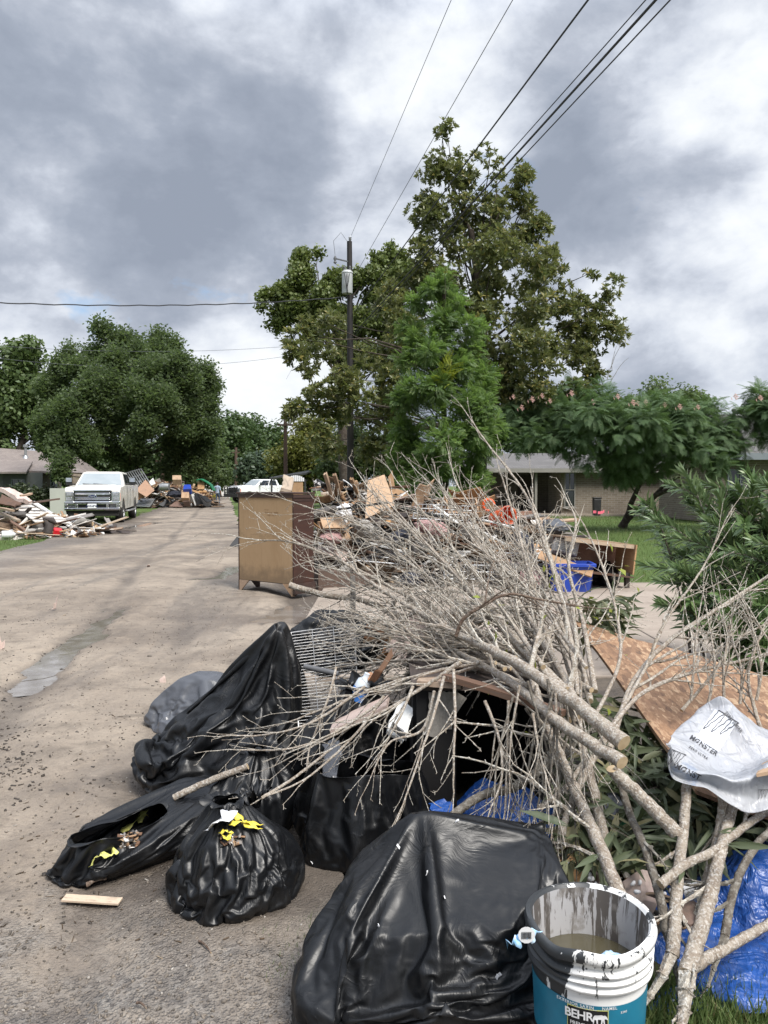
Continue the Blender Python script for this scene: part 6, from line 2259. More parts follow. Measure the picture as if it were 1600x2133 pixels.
def frill(par, c, r0_, r1_, h_, seed):
    """the gathered, crumpled mouth of a tied bag"""
    rnd = random.Random(seed)
    n_, m_ = 64, 9
    vs, fs = [], []
    for j in range(m_):
        t = j / (m_ - 1)
        for k in range(n_):
            a = 2 * math.pi * k / n_
            q = noise.noise(Vector((math.cos(a) * 2.2, math.sin(a) * 2.2, seed + t)))
            f = math.sin(a * 13 + seed + 3 * q) * .14 * t
            r = (r0_ + (r1_ - r0_) * t ** 1.3) * (1 + f + .5 * q * t)
            vs.append((c[0] + r * math.cos(a), c[1] + r * math.sin(a), c[2] + h_ * (t ** .6) * (1 + .7 * q) - .02 * t * t + .012 * math.cos(a * 11 + seed + 2 * q) * t))
    for j in range(m_ - 1):
        for k in range(n_):
            k2 = (k + 1) % n_
            fs.append((j * n_ + k, j * n_ + k2, (j + 1) * n_ + k2, (j + 1) * n_ + k))
    o = MB().add(vs, fs).build('gathered_mouth', M['bag'], par, True)
    m = o.modifiers.new('film', 'SOLIDIFY')
    m.thickness = .0012
    md = o.modifiers.new('smooth', 'SUBSURF')
    md.levels = md.render_levels = 1
    return o


frill(bB, (-.03, .04, .32), .045, .085, .03, 3)
frill(bB, (.075, .07, .28), .02, .055, .075, 7)
frill(bI, (.03, .0, .34), .05, .10, .05, 5)
frill(bH, (.05, .0, .51), .07, .13, .05, 9)
bpy.context.view_layer.update()
SG = 'yellow drawstring strips on the bags'
ribbon('drawstring', [onto(253, 1733, .012), onto(275, 1716, .02), onto(292, 1700, .025), onto(308, 1684, .02)], .026, M['pale_yellow'], 'upper pale yellow strip lying in the flattened open bag', 'drawstring', SG)
ribbon('drawstring', [onto(286, 1712, .02), onto(297, 1702, .03), onto(304, 1696, .02)], .03, M['pale_yellow'], 'short yellow strip beside the upper strip in the flattened bag', 'drawstring', SG)
ribbon('drawstring', [onto(188, 1803, .015), onto(200, 1785, .03), onto(215, 1780, .025), onto(232, 1781, .02), onto(242, 1771, .02)], .03, M['pale_yellow'], 'lower pale yellow strip lying in the flattened open bag', 'drawstring', SG)
ribbon('drawstring', [onto(485, 1697, .02), onto(505, 1705, .035), onto(512, 1715, .03), onto(545, 1727, .02)], .026, M['yellow'], 'bright yellow loop on the right of the tied bag', 'drawstring', SG)
ribbon('drawstring', [onto(478, 1716, .02), onto(500, 1712, .04), onto(522, 1714, .03), onto(546, 1718, .02)], .02, M['yellow'], 'long yellow strip crossing the tied bag top', 'drawstring', SG)
ribbon('drawstring', [onto(458, 1733, .015), onto(472, 1731, .03), onto(482, 1735, .035), onto(475, 1746, .03), onto(466, 1741, .02)], .018, M['yellow'], 'small yellow loop below the white paper', 'drawstring', SG)
ribbon('white_paper', [onto(438, 1724, .02), onto(452, 1710, .035), onto(468, 1700, .04), onto(484, 1688, .03)], .065, M['white_clean'], 'crumpled white paper on top of the tied bag', 'paper', None, .25)
rng = np.random.default_rng(77)
pos = np.array([onto(rng.uniform(255, 285), rng.uniform(1735, 1765), -.0) for _ in range(60)])
chips('leaf_litter', pos, .018, CHM, 81, (.5, 1.6, .2))
pos = np.array([onto(rng.uniform(460, 500), rng.uniform(1740, 1760), .005) for _ in range(26)])
chips('leaf_litter', pos, .016, CHM, 82, (.5, 1.6, .2))
# pale flecks caught on the big bag
for k, (a, b) in enumerate(((830, 1763), (925, 1870), (786, 1930), (1036, 2035), (952, 1710), (610, 1885), (648, 1798), (888, 1818), (1040, 2030))):
    q = onto(a, b, .003)
    f_ = put('white_fleck', SHEETS[k % 5], M['white_clean'], q, (rng.random() * 3, rng.random() * 3, rng.random() * 3), (.012, .008, .12), 'tiny white foam fleck stuck on a black bag', 'fleck', 'white flecks on the bags')

# ------------------------------------------------------------------ paint bucket
bc = P(1228, 1906, 1.86)
BZ = .045
RT = bc.z - BZ
bk = empty('paint_bucket', (bc.x, bc.y, BZ), R(-6), 'paint spattered white and teal bucket holding murky water', 'bucket')


def bucket_paint():
    m, n, p = newmat('spattered_bucket_white')
    co = objco(n)
    sx = n.n('SeparateXYZ')
    n.put(sx.inputs[0], co)
    drip = n.noise(n.map(co, sc=(9, 9, 1.6)), 2.6, 6, .7, .5)
    edge = n.noise(co, 40, 4, .6)
    zf = n.range(sx.outputs[2], RT - .16, RT, -.11, .06)
    lf = n.range(sx.outputs[0], -.13, .0, .36, -.02)
    k = n.math('ADD', n.math('ADD', drip, zf), n.math('ADD', lf, n.math('MULTIPLY', n.math('SUBTRACT', edge, .5), .10)))
    c = n.mix(n.range(n.noise(co, 6, 6), .4, .7, 0, .8), (.74, .74, .73), (.58, .57, .54))
    c = n.mix(n.range(k, .575, .59), c, (.028, .031, .034))
    p.inputs['Roughness'].default_value = .45
    n.put(p.inputs['Base Color'], c)
    n.put(p.inputs['Normal'], n.bump(n.math('ADD', n.range(k, .56, .61), n.math('MULTIPLY', edge, .3)), .5, .003))
    return m


def bucket_inside():
    m, n, p = newmat('bucket_inside')
    co = objco(n)
    drip = n.noise(n.map(co, sc=(11, 11, 1.2)), 2.4, 6, .68, .6)
    c = n.mix(n.range(drip, .50, .53), (.36, .355, .36), (.085, .075, .068))
    c = n.mix(n.range(n.noise(co, 25, 5), .55, .7), c, (.19, .175, .16))
    n.put(p.inputs['Base Color'], c)
    p.inputs['Roughness'].default_value = .6
    return m


def label_mat():
    m, n, p = newmat('teal_label')
    co = objco(n)
    c = n.mix(n.range(n.noise(co, 8, 5), .4, .6), (.012, .165, .26), (.01, .13, .21))
    sp = n.noise(n.map(co, sc=(5, 5, 1.5)), 6, 6, .7, .3)
    c = n.mix(n.range(sp, .66, .69), c, (.02, .022, .025))
    n.put(p.inputs['Base Color'], c)
    p.inputs['Roughness'].default_value = .4
    return m


def bent(a, z, r):
    """the rim is dented inwards at the front left"""
    k = math.exp(-((a - math.radians(222)) / .42) ** 2) * max(0, (z - RT + .16) / .16)
    k2 = math.exp(-((a - math.radians(60)) / .8) ** 2) * max(0, (z - RT + .16) / .16)
    return r * (1 - .13 * k + .04 * k2), -.03 * k * (z > RT - .08) - .014 * math.exp(-((a - math.radians(285)) / .5) ** 2) * max(0, (z - RT + .1) / .1)


def bent_lathe(prof, n=72):
    vs, fs = [], []
    for r, z in prof:
        for k in range(n):
            a = 2 * math.pi * k / n
            rr, dz = bent(a, z, r)
            vs.append((rr * math.cos(a), rr * math.sin(a), z + dz))
    for i in range(len(prof) - 1):
        for k in range(n):
            k2 = (k + 1) % n
            fs.append((i * n + k, i * n + k2, (i + 1) * n + k2, (i + 1) * n + k))
    return MB().add(vs, fs)


r0, r1 = .127, .143
rad_at = lambda z: r0 + (r1 - r0) * z / RT
prof = [(rad_at(0) * .97, 0), (rad_at(0), .01)]
z_lab = RT - .124
prof += [(rad_at(z_lab - .005), z_lab - .005), (rad_at(z_lab), z_lab + .012), (rad_at(RT - .113), RT - .113)]
for zr in (RT - .101, RT - .079, RT - .057):
    r_ = rad_at(zr)
    prof += [(r_, zr - .012), (r_ + .011, zr - .004), (r_ + .012, zr + .002), (r_ + .002, zr + .011)]
prof += [(rad_at(RT - .045), RT - .045), (r1 + .004, RT - .03), (r1 + .013, RT - .026), (r1 + .016, RT - .012), (r1 + .012, RT), (r1 + .002, RT + .002), (r1 - .004, RT - .006)]
bent_lathe(prof).build('outer_wall', bucket_paint(), bk, True)
inner = [(r1 - .004, RT - .006), (r1 - .007, RT - .05), (r1 - .010, RT - .14), (r0 - .006, .03), (.001, .028)]
bent_lathe(inner).build('inner_wall', bucket_inside(), bk, True)
wz = RT - .125
WAT = surf('murky_water', (.052, .045, .026), (.075, .066, .04), 5, .05, .02, 14, spec=.9)
MB().lathe([(0, wz - .001), (r1 - .0105, wz), (0, wz + .0005)], 48).build('murky_water', WAT, bk)
bent_lathe([(rad_at(.085) + .0012, .085), (rad_at(z_lab - .012) + .0012, z_lab - .012)]).build('label', label_mat(), bk, True)
bent_lathe([(rad_at(.005) + .0012, .012), (rad_at(.083) + .0012, .083)]).build('lower_label', M['black'], bk, True)


def on_bucket(me, mat, a0, z0, lift, name, parent):
    for v in me.vertices:
        r = rad_at(z0 + v.co.y) + lift
        a = a0 + v.co.x / r
        v.co = Vector((r * math.cos(a), r * math.sin(a), z0 + v.co.y))
    return link_mesh(name, me, mat, parent)


def fine_rect(w, h, nx=16):
    mb = MB()
    vs = [(-w / 2 + w * i / nx, y, 0) for y in (-h / 2, h / 2) for i in range(nx + 1)]
    mb.add(vs, [(i, i + 1, i + nx + 2, i + nx + 1) for i in range(nx)])
    return mb.mesh('panel')


fa = R(-90 - 10)
zl = z_lab - .062
on_bucket(fine_rect(.094, .058), M['pale_yellow'], fa, z_lab - .050, .0018, 'label_border', bk)
on_bucket(fine_rect(.091, .055), M['void'], fa, z_lab - .050, .0024, 'label_panel', bk)
WT = M['white_clean']
on_bucket(text_mesh('BEHR', .029, .0007, .94), WT, fa - .012 / .14 - .06, z_lab - .039, .0044, 'lettering', bk)
on_bucket(text_mesh('PREMIUM PLUS', .0135, 0, .9), WT, fa, z_lab - .062, .0036, 'lettering', bk)
on_bucket(text_mesh('EXTERIOR SATIN', .0105, .0001, 1.12), WT, fa - .22, z_lab - .017, .0020, 'lettering', bk)
on_bucket(text_mesh('NAMEL', .0105, .0001, 1.12), WT, fa + .36, z_lab - .017, .0020, 'lettering', bk)
on_bucket(text_mesh('DEEP BASE', .009, .0001, 1.1), WT, fa - .02, z_lab - .0245, .0020, 'lettering', bk)
on_bucket(text_mesh('5340', .008, .0001, 1.1), WT, fa + .62, z_lab - .030, .0020, 'lettering', bk)
# walking bear silhouette
bear = [(-.5, -.28), (-.44, -.28), (-.40, -.05), (-.28, -.06), (-.24, -.28), (-.15, -.28), (-.16, -.02), (.08, -.03), (.06, -.28), (.15, -.28), (.2, -.05), (.27, -.28), (.35, -.28), (.31, .0), (.42, .02), (.52, -.04), (.56, .0), (.46, .16), (.36, .21), (.33, .25), (.28, .2), (.1, .25), (-.15, .22), (-.4, .2), (-.52, .05)]
bm_ = bpy.data.meshes.new('bear')
bm_.from_pydata([(x * .032, y * .042, 0) for x, y in bear], [], [tuple(range(len(bear)))])
on_bucket(bm_, WT, fa + .20, z_lab - .041, .0044, 'bear_emblem', bk)
# crumpled clear wrapper floating, blue wrapper stuck on its side
BWM = surf('blue_white_film', (.16, .45, .78), (.75, .8, .84), 22, .3, .3, 60)
wrp = ball_bag('wrapper', (0, 0, 0), (.030, .028, .014), BWM, None, None, 5)
wrp.parent = bk
wrp.location = (.058, .01, wz + .01)
q = P(1085, 1960, 1.78)
rb = ribbon('candy_wrapper', [P(1055, 1966, 1.76), P(1075, 1962, 1.76), P(1092, 1956, 1.77), P(1108, 1950, 1.775), P(1122, 1942, 1.79)], .028, BWM, 'crumpled blue and white wrapper stuck between the bag and the bucket', 'wrapper', None, .9, up=(0, 1, .2))
wv = MB()
wv.lathe([(0, 0), (.020, 0), (.019, .002), (0, .002)], 14, (0, 0, 0), 0, 'y')
wo = wv.build('barcode_end', M['white_clean'], rb, False, 0, P(1097, 1948, 1.76))
for k in range(8):
    MB().box((-.011 + k * .003, -.0015, 0), (.0013, .001, .016)).build('barcode_line', M['void'], wo)

# ------------------------------------------------------------------ OSB board, dark cabinet shell, boards


def osb_mat():
    m, n, p = newmat('oriented_strand_board')
    co = objco(n)
    v1 = n.n('TexVoronoi')
    n.put(v1.inputs['Vector'], n.map(n.vec('ADD', co, (0, 0, 0)), (0, 0, 0), (0, 0, .5), (30, 10, 30)))
    v1.inputs['Scale'].default_value = 1.5
    v2 = n.n('TexVoronoi')
    n.put(v2.inputs['Vector'], n.map(co, (3, 1, 0), (0, 0, -.55), (36, 12, 36)))
    v2.inputs['Scale'].default_value = 1.3
    r = n.mix(n.range(n.noise(co, 19, 3), .47, .53), v1.outputs['Color'], v2.outputs['Color'])
    r = n.mix(.5, r, n.mix(n.range(n.noise(co, 14, 2), .48, .52), n.noise(n.map(co, (0, 0, 0), (0, 0, .7), (70, 9, 70)), 1.6, 4, .6, .4), n.noise(n.map(co, (2, 0, 0), (0, 0, -.4), (70, 9, 70)), 1.6, 4, .6, .4)))
    c = n.ramp(r, [(.2, (.085, .052, .035)), (.38, (.19, .108, .062)), (.55, (.265, .155, .088)), (.72, (.43, .30, .19))])
    c = n.mix(n.range(n.noise(co, 2.2, 6, .65, .5), .5, .75, 0, .6), c, (.14, .08, .055))
    n.put(p.inputs['Base Color'], c)
    p.inputs['Roughness'].default_value = .8
    n.put(p.inputs['Normal'], n.bump(r, .3, .003))
    return m


o0, o1, o3 = P(1196, 1292, 4.05), P(1625, 1420, 3.55), P(1452, 1645, 2.58)
e1 = (o1 - o0) * 1.15
e3 = o3 - o0
slab4('strand_board', [o0, o0 + e3, o0 + e3 + e1, o0 + e1], .014, osb_mat(), 'big brown strand board sloping under the white plastic wrap', 'board', seg=8, warp=.015)
db = empty('dark_cabinet', (0, 0, 0), 0, 'black open fronted cabinet shell under the brown plank', 'cabinet')
c0, c1 = P(868, 1700, 3.05), P(1135, 1700, 3.05)
zt_, zb_ = P(900, 1438, 3.05).z, .0
dp = .55
MB().box(((c0.x + P(955, 0, 3.05).x) / 2, 3.06, (zt_ + zb_) / 2), (P(955, 0, 3.05).x - c0.x, .03, zt_ - zb_)).build('front_panel', M['void'], db)
MB().box((c1.x, 3.05 + dp / 2, (zt_ + zb_) / 2), (.03, dp, zt_ - zb_)).build('side_panel', M['void'], db)
MB().box((c0.x, 3.08 + dp / 2, (zt_ + zb_) / 2), (.03, dp, zt_ - zb_)).build('side_panel', M['void'], db)
MB().box(((c0.x + c1.x) / 2, 3.1 + dp, (zt_ + zb_) / 2), (c1.x - c0.x + .05, .03, zt_ - zb_)).build('back_panel', M['void'], db)
MB().box(((c0.x + c1.x) / 2, 3.08 + dp / 2, zt_ + .012), (c1.x - c0.x + .04, dp + .08, .022)).build('top_panel', M['plank_dark'], db)
PEEL = surf('peeled_grey_paper', (.20, .185, .165), (.30, .28, .25), 9, .9, .3)
for k, (a, b, s_) in enumerate(((918, 1480, .09), (905, 1510, .06), (950, 1465, .05))):
    q = P(a, b, 3.035)
    put('peeled_paper', SHEETS[k], PEEL, q, (math.pi / 2, .3 * k, .1), (s_, s_ * 1.6, .1), ('large', 'lower', 'small')[k] + ' patch of peeling grey paper on the black cabinet', 'paper', 'peeling paper on the cabinet')
pk_ = put('brown_plank', plank_mesh(71, False), M['plank_brown'], (0, 0, 0), (0, 0, 0), (1, 1, 1), 'reddish brown plank resting across the black cabinet top', 'plank')
p0, p1 = P(930, 1408, 3.0), P(1172, 1482, 2.72)
pk_.location = (p0 + p1) / 2
pk_.rotation_euler = (p1 - p0).to_track_quat('Y', 'Z').to_euler()
pk_.scale = (.075, (p1 - p0).length, .022)
pk_.rotation_euler.rotate_axis('Y', R(-8))
slab4('tan_board', [P(868, 1418, 3.02), P(960, 1425, 2.95), P(985, 1405, 3.25), P(880, 1402, 3.35)], .02, M['plank_tan'], 'short tan board under the brown plank', 'board')
slab4('tan_board', [P(1010, 1420, 3.4), P(1185, 1440, 3.2), P(1190, 1412, 3.3), P(1020, 1408, 3.5)], .05, M['plank_brown'], 'brown board lying behind the reddish brown plank', 'board')
slab4('pink_board', [P(690, 1530, 3.25), P(700, 1505, 3.4), P(812, 1455, 3.4), P(808, 1478, 3.25)], .018, M['pinkboard'], 'pinkish board jutting left under the twigs', 'board')
# weathered stake
stk = put('stake', plank_mesh(73, False), M['plank_grey'], (0, 0, 0), (0, 0, 0), (1, 1, 1), 'upright grey weathered stake behind the wire rack', 'stake')
p0, p1 = P(737, 1345, 4.3), P(733, 1200, 4.4)
stk.location = (p0 + p1) / 2
stk.rotation_euler = (p1 - p0).to_track_quat('Y', 'X').to_euler()
stk.scale = (.028, (p1 - p0).length, .028)
rack('wire_rack', [P(606, 1318, 3.92), P(738, 1300, 3.98), P(748, 1500, 3.72), P(622, 1515, 3.66)], 30, .0015, .0036, surf('galvanised_wire', (.42, .42, .42), (.3, .3, .3), 20, .4, 0, metal=.6), 'grey wire rack standing beside the tent shaped bag', 'wire rack', None, 2)
pp0 = MB().tube([P(634, 1388, 3.6), P(705, 1404, 3.55)], .013, 12).build('grey_pipe', M['pipe'], None, True)
tag(pp0, 'short dark grey pipe lying before the wire rack', 'pipe')
bt_ = empty('spray_bottle', P(752, 1436, 3.45), .3, 'clear bottle with blue cleaner under the twigs', 'bottle')
bt_.rotation_euler = (R(8), R(20), .2)
MB().lathe([(0, -.05), (.036, -.05), (.038, 0), (.036, .01), (0, .01)], 16).build('blue_liquid', surf('blue_liquid', (.05, .22, .62), (.04, .18, .55), 5, .15, 0), bt_, True)
MB().lathe([(0, .011), (.036, .011), (.03, .045), (.013, .06), (.013, .08), (0, .08)], 16).build('bottle_body', surf('frosted_plastic', (.55, .6, .66), (.5, .55, .6), 6, .3, .05), bt_, True)
bx = put('brown_scrap', FOLDS[1], M['ply_orange'], P(775, 1428, 3.45), (.4, .3, .2), (.06, .09, .5), 'orange brown scrap beside the blue bottle', 'scrap')
# printed carton
ca = slab4('white_carton', [P(806, 1520, 3.0), P(842, 1545, 2.98), P(862, 1480, 3.1), P(835, 1455, 3.15)], .015, M['white'], 'white printed carton flap under the twigs', 'carton', seg=4, warp=.02)
MB().add([P(812, 1518, 2.985) - ca.location, P(846, 1544, 2.965) - ca.location, P(850, 1530, 2.975) - ca.location, P(818, 1503, 2.995) - ca.location], [(0, 1, 2, 3)]).build('printed_band', M['black'], ca)
for k in range(3):
    MB().bar(P(828 + k * 4, 1512 + k * 4, 2.96) - ca.location, P(842 + k * 2, 1521 + k * 4, 2.955) - ca.location, .006, .002).build('printed_line', M['white_clean'], ca)
slab4('grey_film', [P(668, 1620, 2.98), P(700, 1625, 2.97), P(712, 1545, 3.2), P(672, 1545, 3.2)], .003, M['bag_grey'], 'translucent grey film with pale print hanging into the open bag', 'plastic film', seg=6, warp=.05)
put('orange_lumber', PLANKS[2], M['ply_orange'], P(842, 1330, 4.3), (.3, .2, 1.2), (.12, .4, .02), 'orange brown board seen through the branches', 'board')
put('orange_lumber', PLANKS[3], M['plank_pale'], P(905, 1345, 4.2), (.2, -.2, 1.6), (.14, .5, .02), 'pale board under the branch tangle', 'board')
for k in range(14):
    q = P(rng.uniform(790, 1010), rng.uniform(1300, 1400), rng.uniform(3.9, 4.7))
    put('tan_scrap', SHEETS[k % 5], [M['card'], M['pinkboard'], M['plank_tan'], M['ply_orange']][k % 4], q, (rng.normal() * .4, rng.normal() * .4, rng.random() * 6), (.26, .16, 1), ('torn brown cardboard scrap', 'pinkish board scrap', 'tan wood scrap', 'orange brown board scrap')[k % 4] + ' under the tangle of branches', 'board', 'scraps under the branches')

# ------------------------------------------------------------------ blue tarp


def tarp(name, origin, sx, sy, lumps, label, seed, nx=58, ny=50, slack=1.2, frames=24):
    rnd = random.Random(seed)
    bm = bmesh.new()
    bmesh.ops.create_grid(bm, x_segments=nx, y_segments=ny, size=.5)
    me = bpy.data.meshes.new('tarp_film')
    bm.to_mesh(me)
    bm.free()
    b = bpy.data.objects.new('tarp_film', me)
    C.objects.link(b)
    b.shape_key_add(name='Basis')
    k = b.shape_key_add(name='rest')
    for i, v in enumerate(me.vertices):
        x, y = v.co.x * sx, v.co.y * sy
        k.data[i].co = Vector((x * slack, y * slack, 0))
        q = Vector((x, y, .34 + .06 * noise.noise(Vector((x * 5, y * 5, seed))) + .03 * noise.noise(Vector((x * 14, y * 14, seed)))))
        v.co = q
        b.data.shape_keys.key_blocks['Basis'].data[i].co = q
    cols = [flat_floor()]
    for (x, y, r, h) in lumps:
        cols.append(hull_obj([(x + r * math.cos(a) * rnd.uniform(.7, 1.1), y + r * math.sin(a) * rnd.uniform(.7, 1.1), h * z_) for a in lin(0, 6, 8) for z_ in (0, .5)] + [(x + rnd.uniform(-.4, .4) * r, y + rnd.uniform(-.4, .4) * r, h) for _ in range(4)]))
    me = settle(b, cols, frames, .02, None, k, .15)
    o = link_mesh(name, me, MTARP, None, True)
    o.location = origin
    m = o.modifiers.new('film', 'SOLIDIFY')
    m.thickness = .0015
    md = o.modifiers.new('smooth', 'SUBSURF')
    md.levels = md.render_levels = 1
    return tag(o, label, 'tarp', 'blue tarps in the pile')


def tarp_mat():
    m, n, p = newmat('blue_woven_tarp')
    co = objco(n)
    c = n.mix(n.range(n.noise(co, 5, 6, .6, .4), .38, .62), (.015, .07, .28), (.010, .048, .20))
    c = n.mix(n.range(n.noise(co, 9, 7, .7, .6), .55, .72, 0, .55), c, (.045, .055, .10))
    n.put(p.inputs['Base Color'], c)
    n.put(p.inputs['Roughness'], n.range(n.noise(co, 14, 4), .3, .7, .28, .5))
    def crease(v, s_):
        return n.math('MULTIPLY', n.math('ABSOLUTE', n.math('SUBTRACT', n.noise(v, s_, 2.5, .55, .7), .5)), 2.0)
    cr = n.math('ADD', crease(n.map(co, (0, 0, 0), (.3, .2, .5), (1, 2.4, 1)), 7), n.math('MULTIPLY', crease(n.map(co, (3, 0, 0), (.6, .1, .9), (2, 1, 1)), 16), .6))
    c = n.mix(n.range(n.noise(co, 3.1, 8, .72, .5), .5, .68, 0, .6), c, (.10, .105, .11))
    n.put(p.inputs['Base Color'], c)
    n.put(p.inputs['Normal'], n.bump(cr, .9, .014))
    return m


MTARP = tarp_mat()
tarp('blue_tarp', (1.08, 2.33, .0), 1.0, .66, [(.15, .17, .2, .24), (.36, .02, .2, .22), (-.2, .12, .2, .13), (-.02, -.12, .22, .09), (.34, .22, .2, .30), (.22, -.2, .16, .08)], 'bright blue tarp bunched at the right front beside the bucket', 1, slack=1.28)
tarp('blue_tarp', (.52, 2.98, .04), .55, .4, [(.0, .0, .18, .20), (-.12, .05, .12, .22)], 'dark blue tarp under the hanging twigs behind the big bag', 2, nx=36, ny=28, slack=1.25, frames=20)
slab4('blue_tarp_scrap', [P(893, 1705, 2.72), P(925, 1718, 2.70), P(948, 1675, 2.8), P(893, 1668, 2.82)], .003, MTARP, 'small blue tarp corner beside the dark log', 'tarp', seg=6, warp=.04)
print('tarps', time.time() - T0)

# ------------------------------------------------------------------ white printed plastic wrap


def wrap_mat():
    m, n, p = newmat('white_printed_film')
    co = objco(n)
    c = n.mix(n.range(n.noise(co, 4, 5), .4, .65), (.70, .71, .735), (.60, .62, .66))
    bl = n.noise(co, 16, 6, .75, .5)
    msk = n.range(n.noise(n.map(co, (1.3, 0, 2)), 5, 2), .55, .62)
    c = n.mix(n.math('MULTIPLY', n.range(bl, .54, .62, 0, .5), msk), c, (.33, .42, .58))
    n.put(p.inputs['Base Color'], c)
    p.inputs['Roughness'].default_value = .26
    def crease(v, s_):
        return n.math('MULTIPLY', n.math('ABSOLUTE', n.math('SUBTRACT', n.noise(v, s_, 1.2, .5, .6), .5)), 2.0)
    cr = n.math('ADD', crease(n.map(co, (0, 0, 0), (.3, .6, .2), (1, 2, 1)), 9), n.math('MULTIPLY', crease(n.map(co, (3, 0, 0), (.6, .1, .9), (2, 1, 1)), 22), .5))
    n.put(p.inputs['Normal'], n.bump(cr, .9, .014))
    tr = n.n('BsdfTranslucent')
    n.put(tr.inputs[0], c)
    mx = n.n('MixShader')
    mx.inputs[0].default_value = .52
    n.L.new(p.outputs[0], mx.inputs[1])
    n.L.new(tr.outputs[0], mx.inputs[2])
    n.L.new(mx.outputs[0], n.N['Material Output'].inputs[0])
    return m


rows = [
    ([(1388, 1574), (1404, 1614), (1462, 1645), (1556, 1690), (1660, 1675)], 2.33),
    ([(1385, 1562), (1406, 1606), (1470, 1630), (1556, 1655), (1660, 1640)], 2.36),
    ([(1385, 1550), (1418, 1590), (1482, 1618), (1556, 1622), (1660, 1568)], 2.34),
    ([(1388, 1542), (1432, 1570), (1492, 1604), (1562, 1606), (1660, 1556)], 2.44),
    ([(1394, 1535), (1440, 1545), (1505, 1575), (1575, 1582), (1660, 1550)], 2.56),
    ([(1402, 1520), (1448, 1508), (1520, 1528), (1590, 1545), (1660, 1552)], 2.64),
    ([(1418, 1508), (1452, 1482), (1510, 1485), (1570, 1518), (1660, 1556)], 2.70),
    ([(1438, 1492), (1458, 1470), (1496, 1451), (1548, 1490), (1660, 1562)], 2.74),
]
ctrl = np.array([[tuple(P(a, b, Y + .02 * math.sin(i * 1.7))) for i, (a, b) in enumerate(r)] for r, Y in rows])


def resample(c, n, axis):
    m = c.shape[axis]
    t = lin(0, m - 1, n)
    i = np.clip(np.floor(t).astype(int), 0, m - 2)
    f = t - i
    take = lambda k: np.take(c, np.clip(k, 0, m - 1), axis)
    sh_ = [1, 1, 1]
    sh_[axis] = n
    f = f.reshape(sh_)
    p0, p1, p2, p3 = take(i - 1), take(i), take(i + 1), take(i + 2)
    return .5 * ((2 * p1) + (-p0 + p2) * f + (2 * p0 - 5 * p1 + 4 * p2 - p3) * f ** 2 + (-p0 + 3 * p1 - 3 * p2 + p3) * f ** 3)


gq = resample(resample(ctrl, 70, 0), 90, 1)
flat = gq.reshape(-1, 3)
flat = np.array([Vector(q) + Vector((noise.noise(Vector(q) * 7), noise.noise(Vector(q) * 7 + Vector((9, 0, 0))), noise.noise(Vector(q) * 7 + Vector((0, 9, 0))))) * .022
                 + Vector((noise.noise(Vector(q) * 22), noise.noise(Vector(q) * 22 + Vector((9, 0, 0))), noise.noise(Vector(q) * 22 + Vector((0, 9, 0))))) * .004 + Vector((0, -1, .5)) * (.020 * abs(noise.noise(Vector(q) * 11 + Vector((4, 0, 0)))) + .022 * abs(noise.noise(Vector(q) * 5 + Vector((0, 4, 0))))) for q in flat])
org = flat.mean(0)
i = (np.arange(69)[:, None] * 90 + np.arange(89)[None, :]).ravel()
wr_ = np_mesh('plastic_wrap', flat - org, np.stack([i, i + 1, i + 91, i + 90], 1), wrap_mat(), None, True)
wr_.location = org
m_ = wr_.modifiers.new('film', 'SOLIDIFY')
m_.thickness = .0012
tag(wr_, 'crumpled white printed plastic drink wrap lying on the strand board', 'plastic wrap')
bpy.context.view_layer.update()
WB = bvh_of([wr_])
INK = surf('black_ink', (.03, .03, .035), (.05, .05, .055), 30, .5, 0)
INKG = surf('grey_ink', (.38, .40, .44), (.46, .48, .52), 30, .5, 0)


def print_on(me, px, py, sx, ang, mat, name, skew=0.0, lift=.004):
    """flat print pressed onto the film, in its place on the wrap"""
    ca_, sa_ = math.cos(ang), math.sin(ang)
    for v in me.vertices:
        x, y = v.co.x * sx, v.co.y * sx
        x += y * skew
        d = px_dir(px + x * ca_ + y * sa_, py + x * sa_ - y * ca_).normalized()
        h = WB.ray_cast(CAM, d, 6)
        q = (h[0] - d * lift) if h[0] else P(px + x, py - y, 2.6)
        v.co = q - Vector(org)
    return link_mesh(name, me, mat, wr_)


def claw(w=1.0):
    """three torn claw strokes as outlined shapes"""
    mb = MB()
    r = random.Random(2)
    for k in range(3):
        x0 = (k - 1) * .34
        L_, Rr = [], []
        hgt = (1.0, .92, .8)[k]
        for i in range(9):
            t = i / 8
            y = .5 - t * hgt
            xc = x0 - .16 * t + .018 * math.sin(i * 2.3 + k)
            wd = (.105 if i else .15) * (1 - t) ** .7 + .008
            L_.append((xc - wd + r.uniform(-.015, .015), y))
            Rr.append((xc + wd + r.uniform(-.015, .015), y))
        for side in (L_, Rr):
            for (a, b), (c, d) in zip(side, side[1:]):
                nx_, ny_ = (d - b), -(c - a)
                l = math.hypot(nx_, ny_) or 1
                nx_, ny_ = nx_ / l * .016, ny_ / l * .022
                mb.add([(a - nx_, b - ny_, 0), (c - nx_, d - ny_, 0), (c + nx_, d + ny_, 0), (a + nx_, b + ny_, 0)], [(0, 1, 2, 3)])
        (a, b), (c, d) = L_[0], Rr[0]
        mb.add([(a, b - .02, 0), (c, d - .02, 0), (c, d + .02, 0), (a, b + .02, 0)], [(0, 1, 2, 3)])
    return mb.mesh('claw_mark')


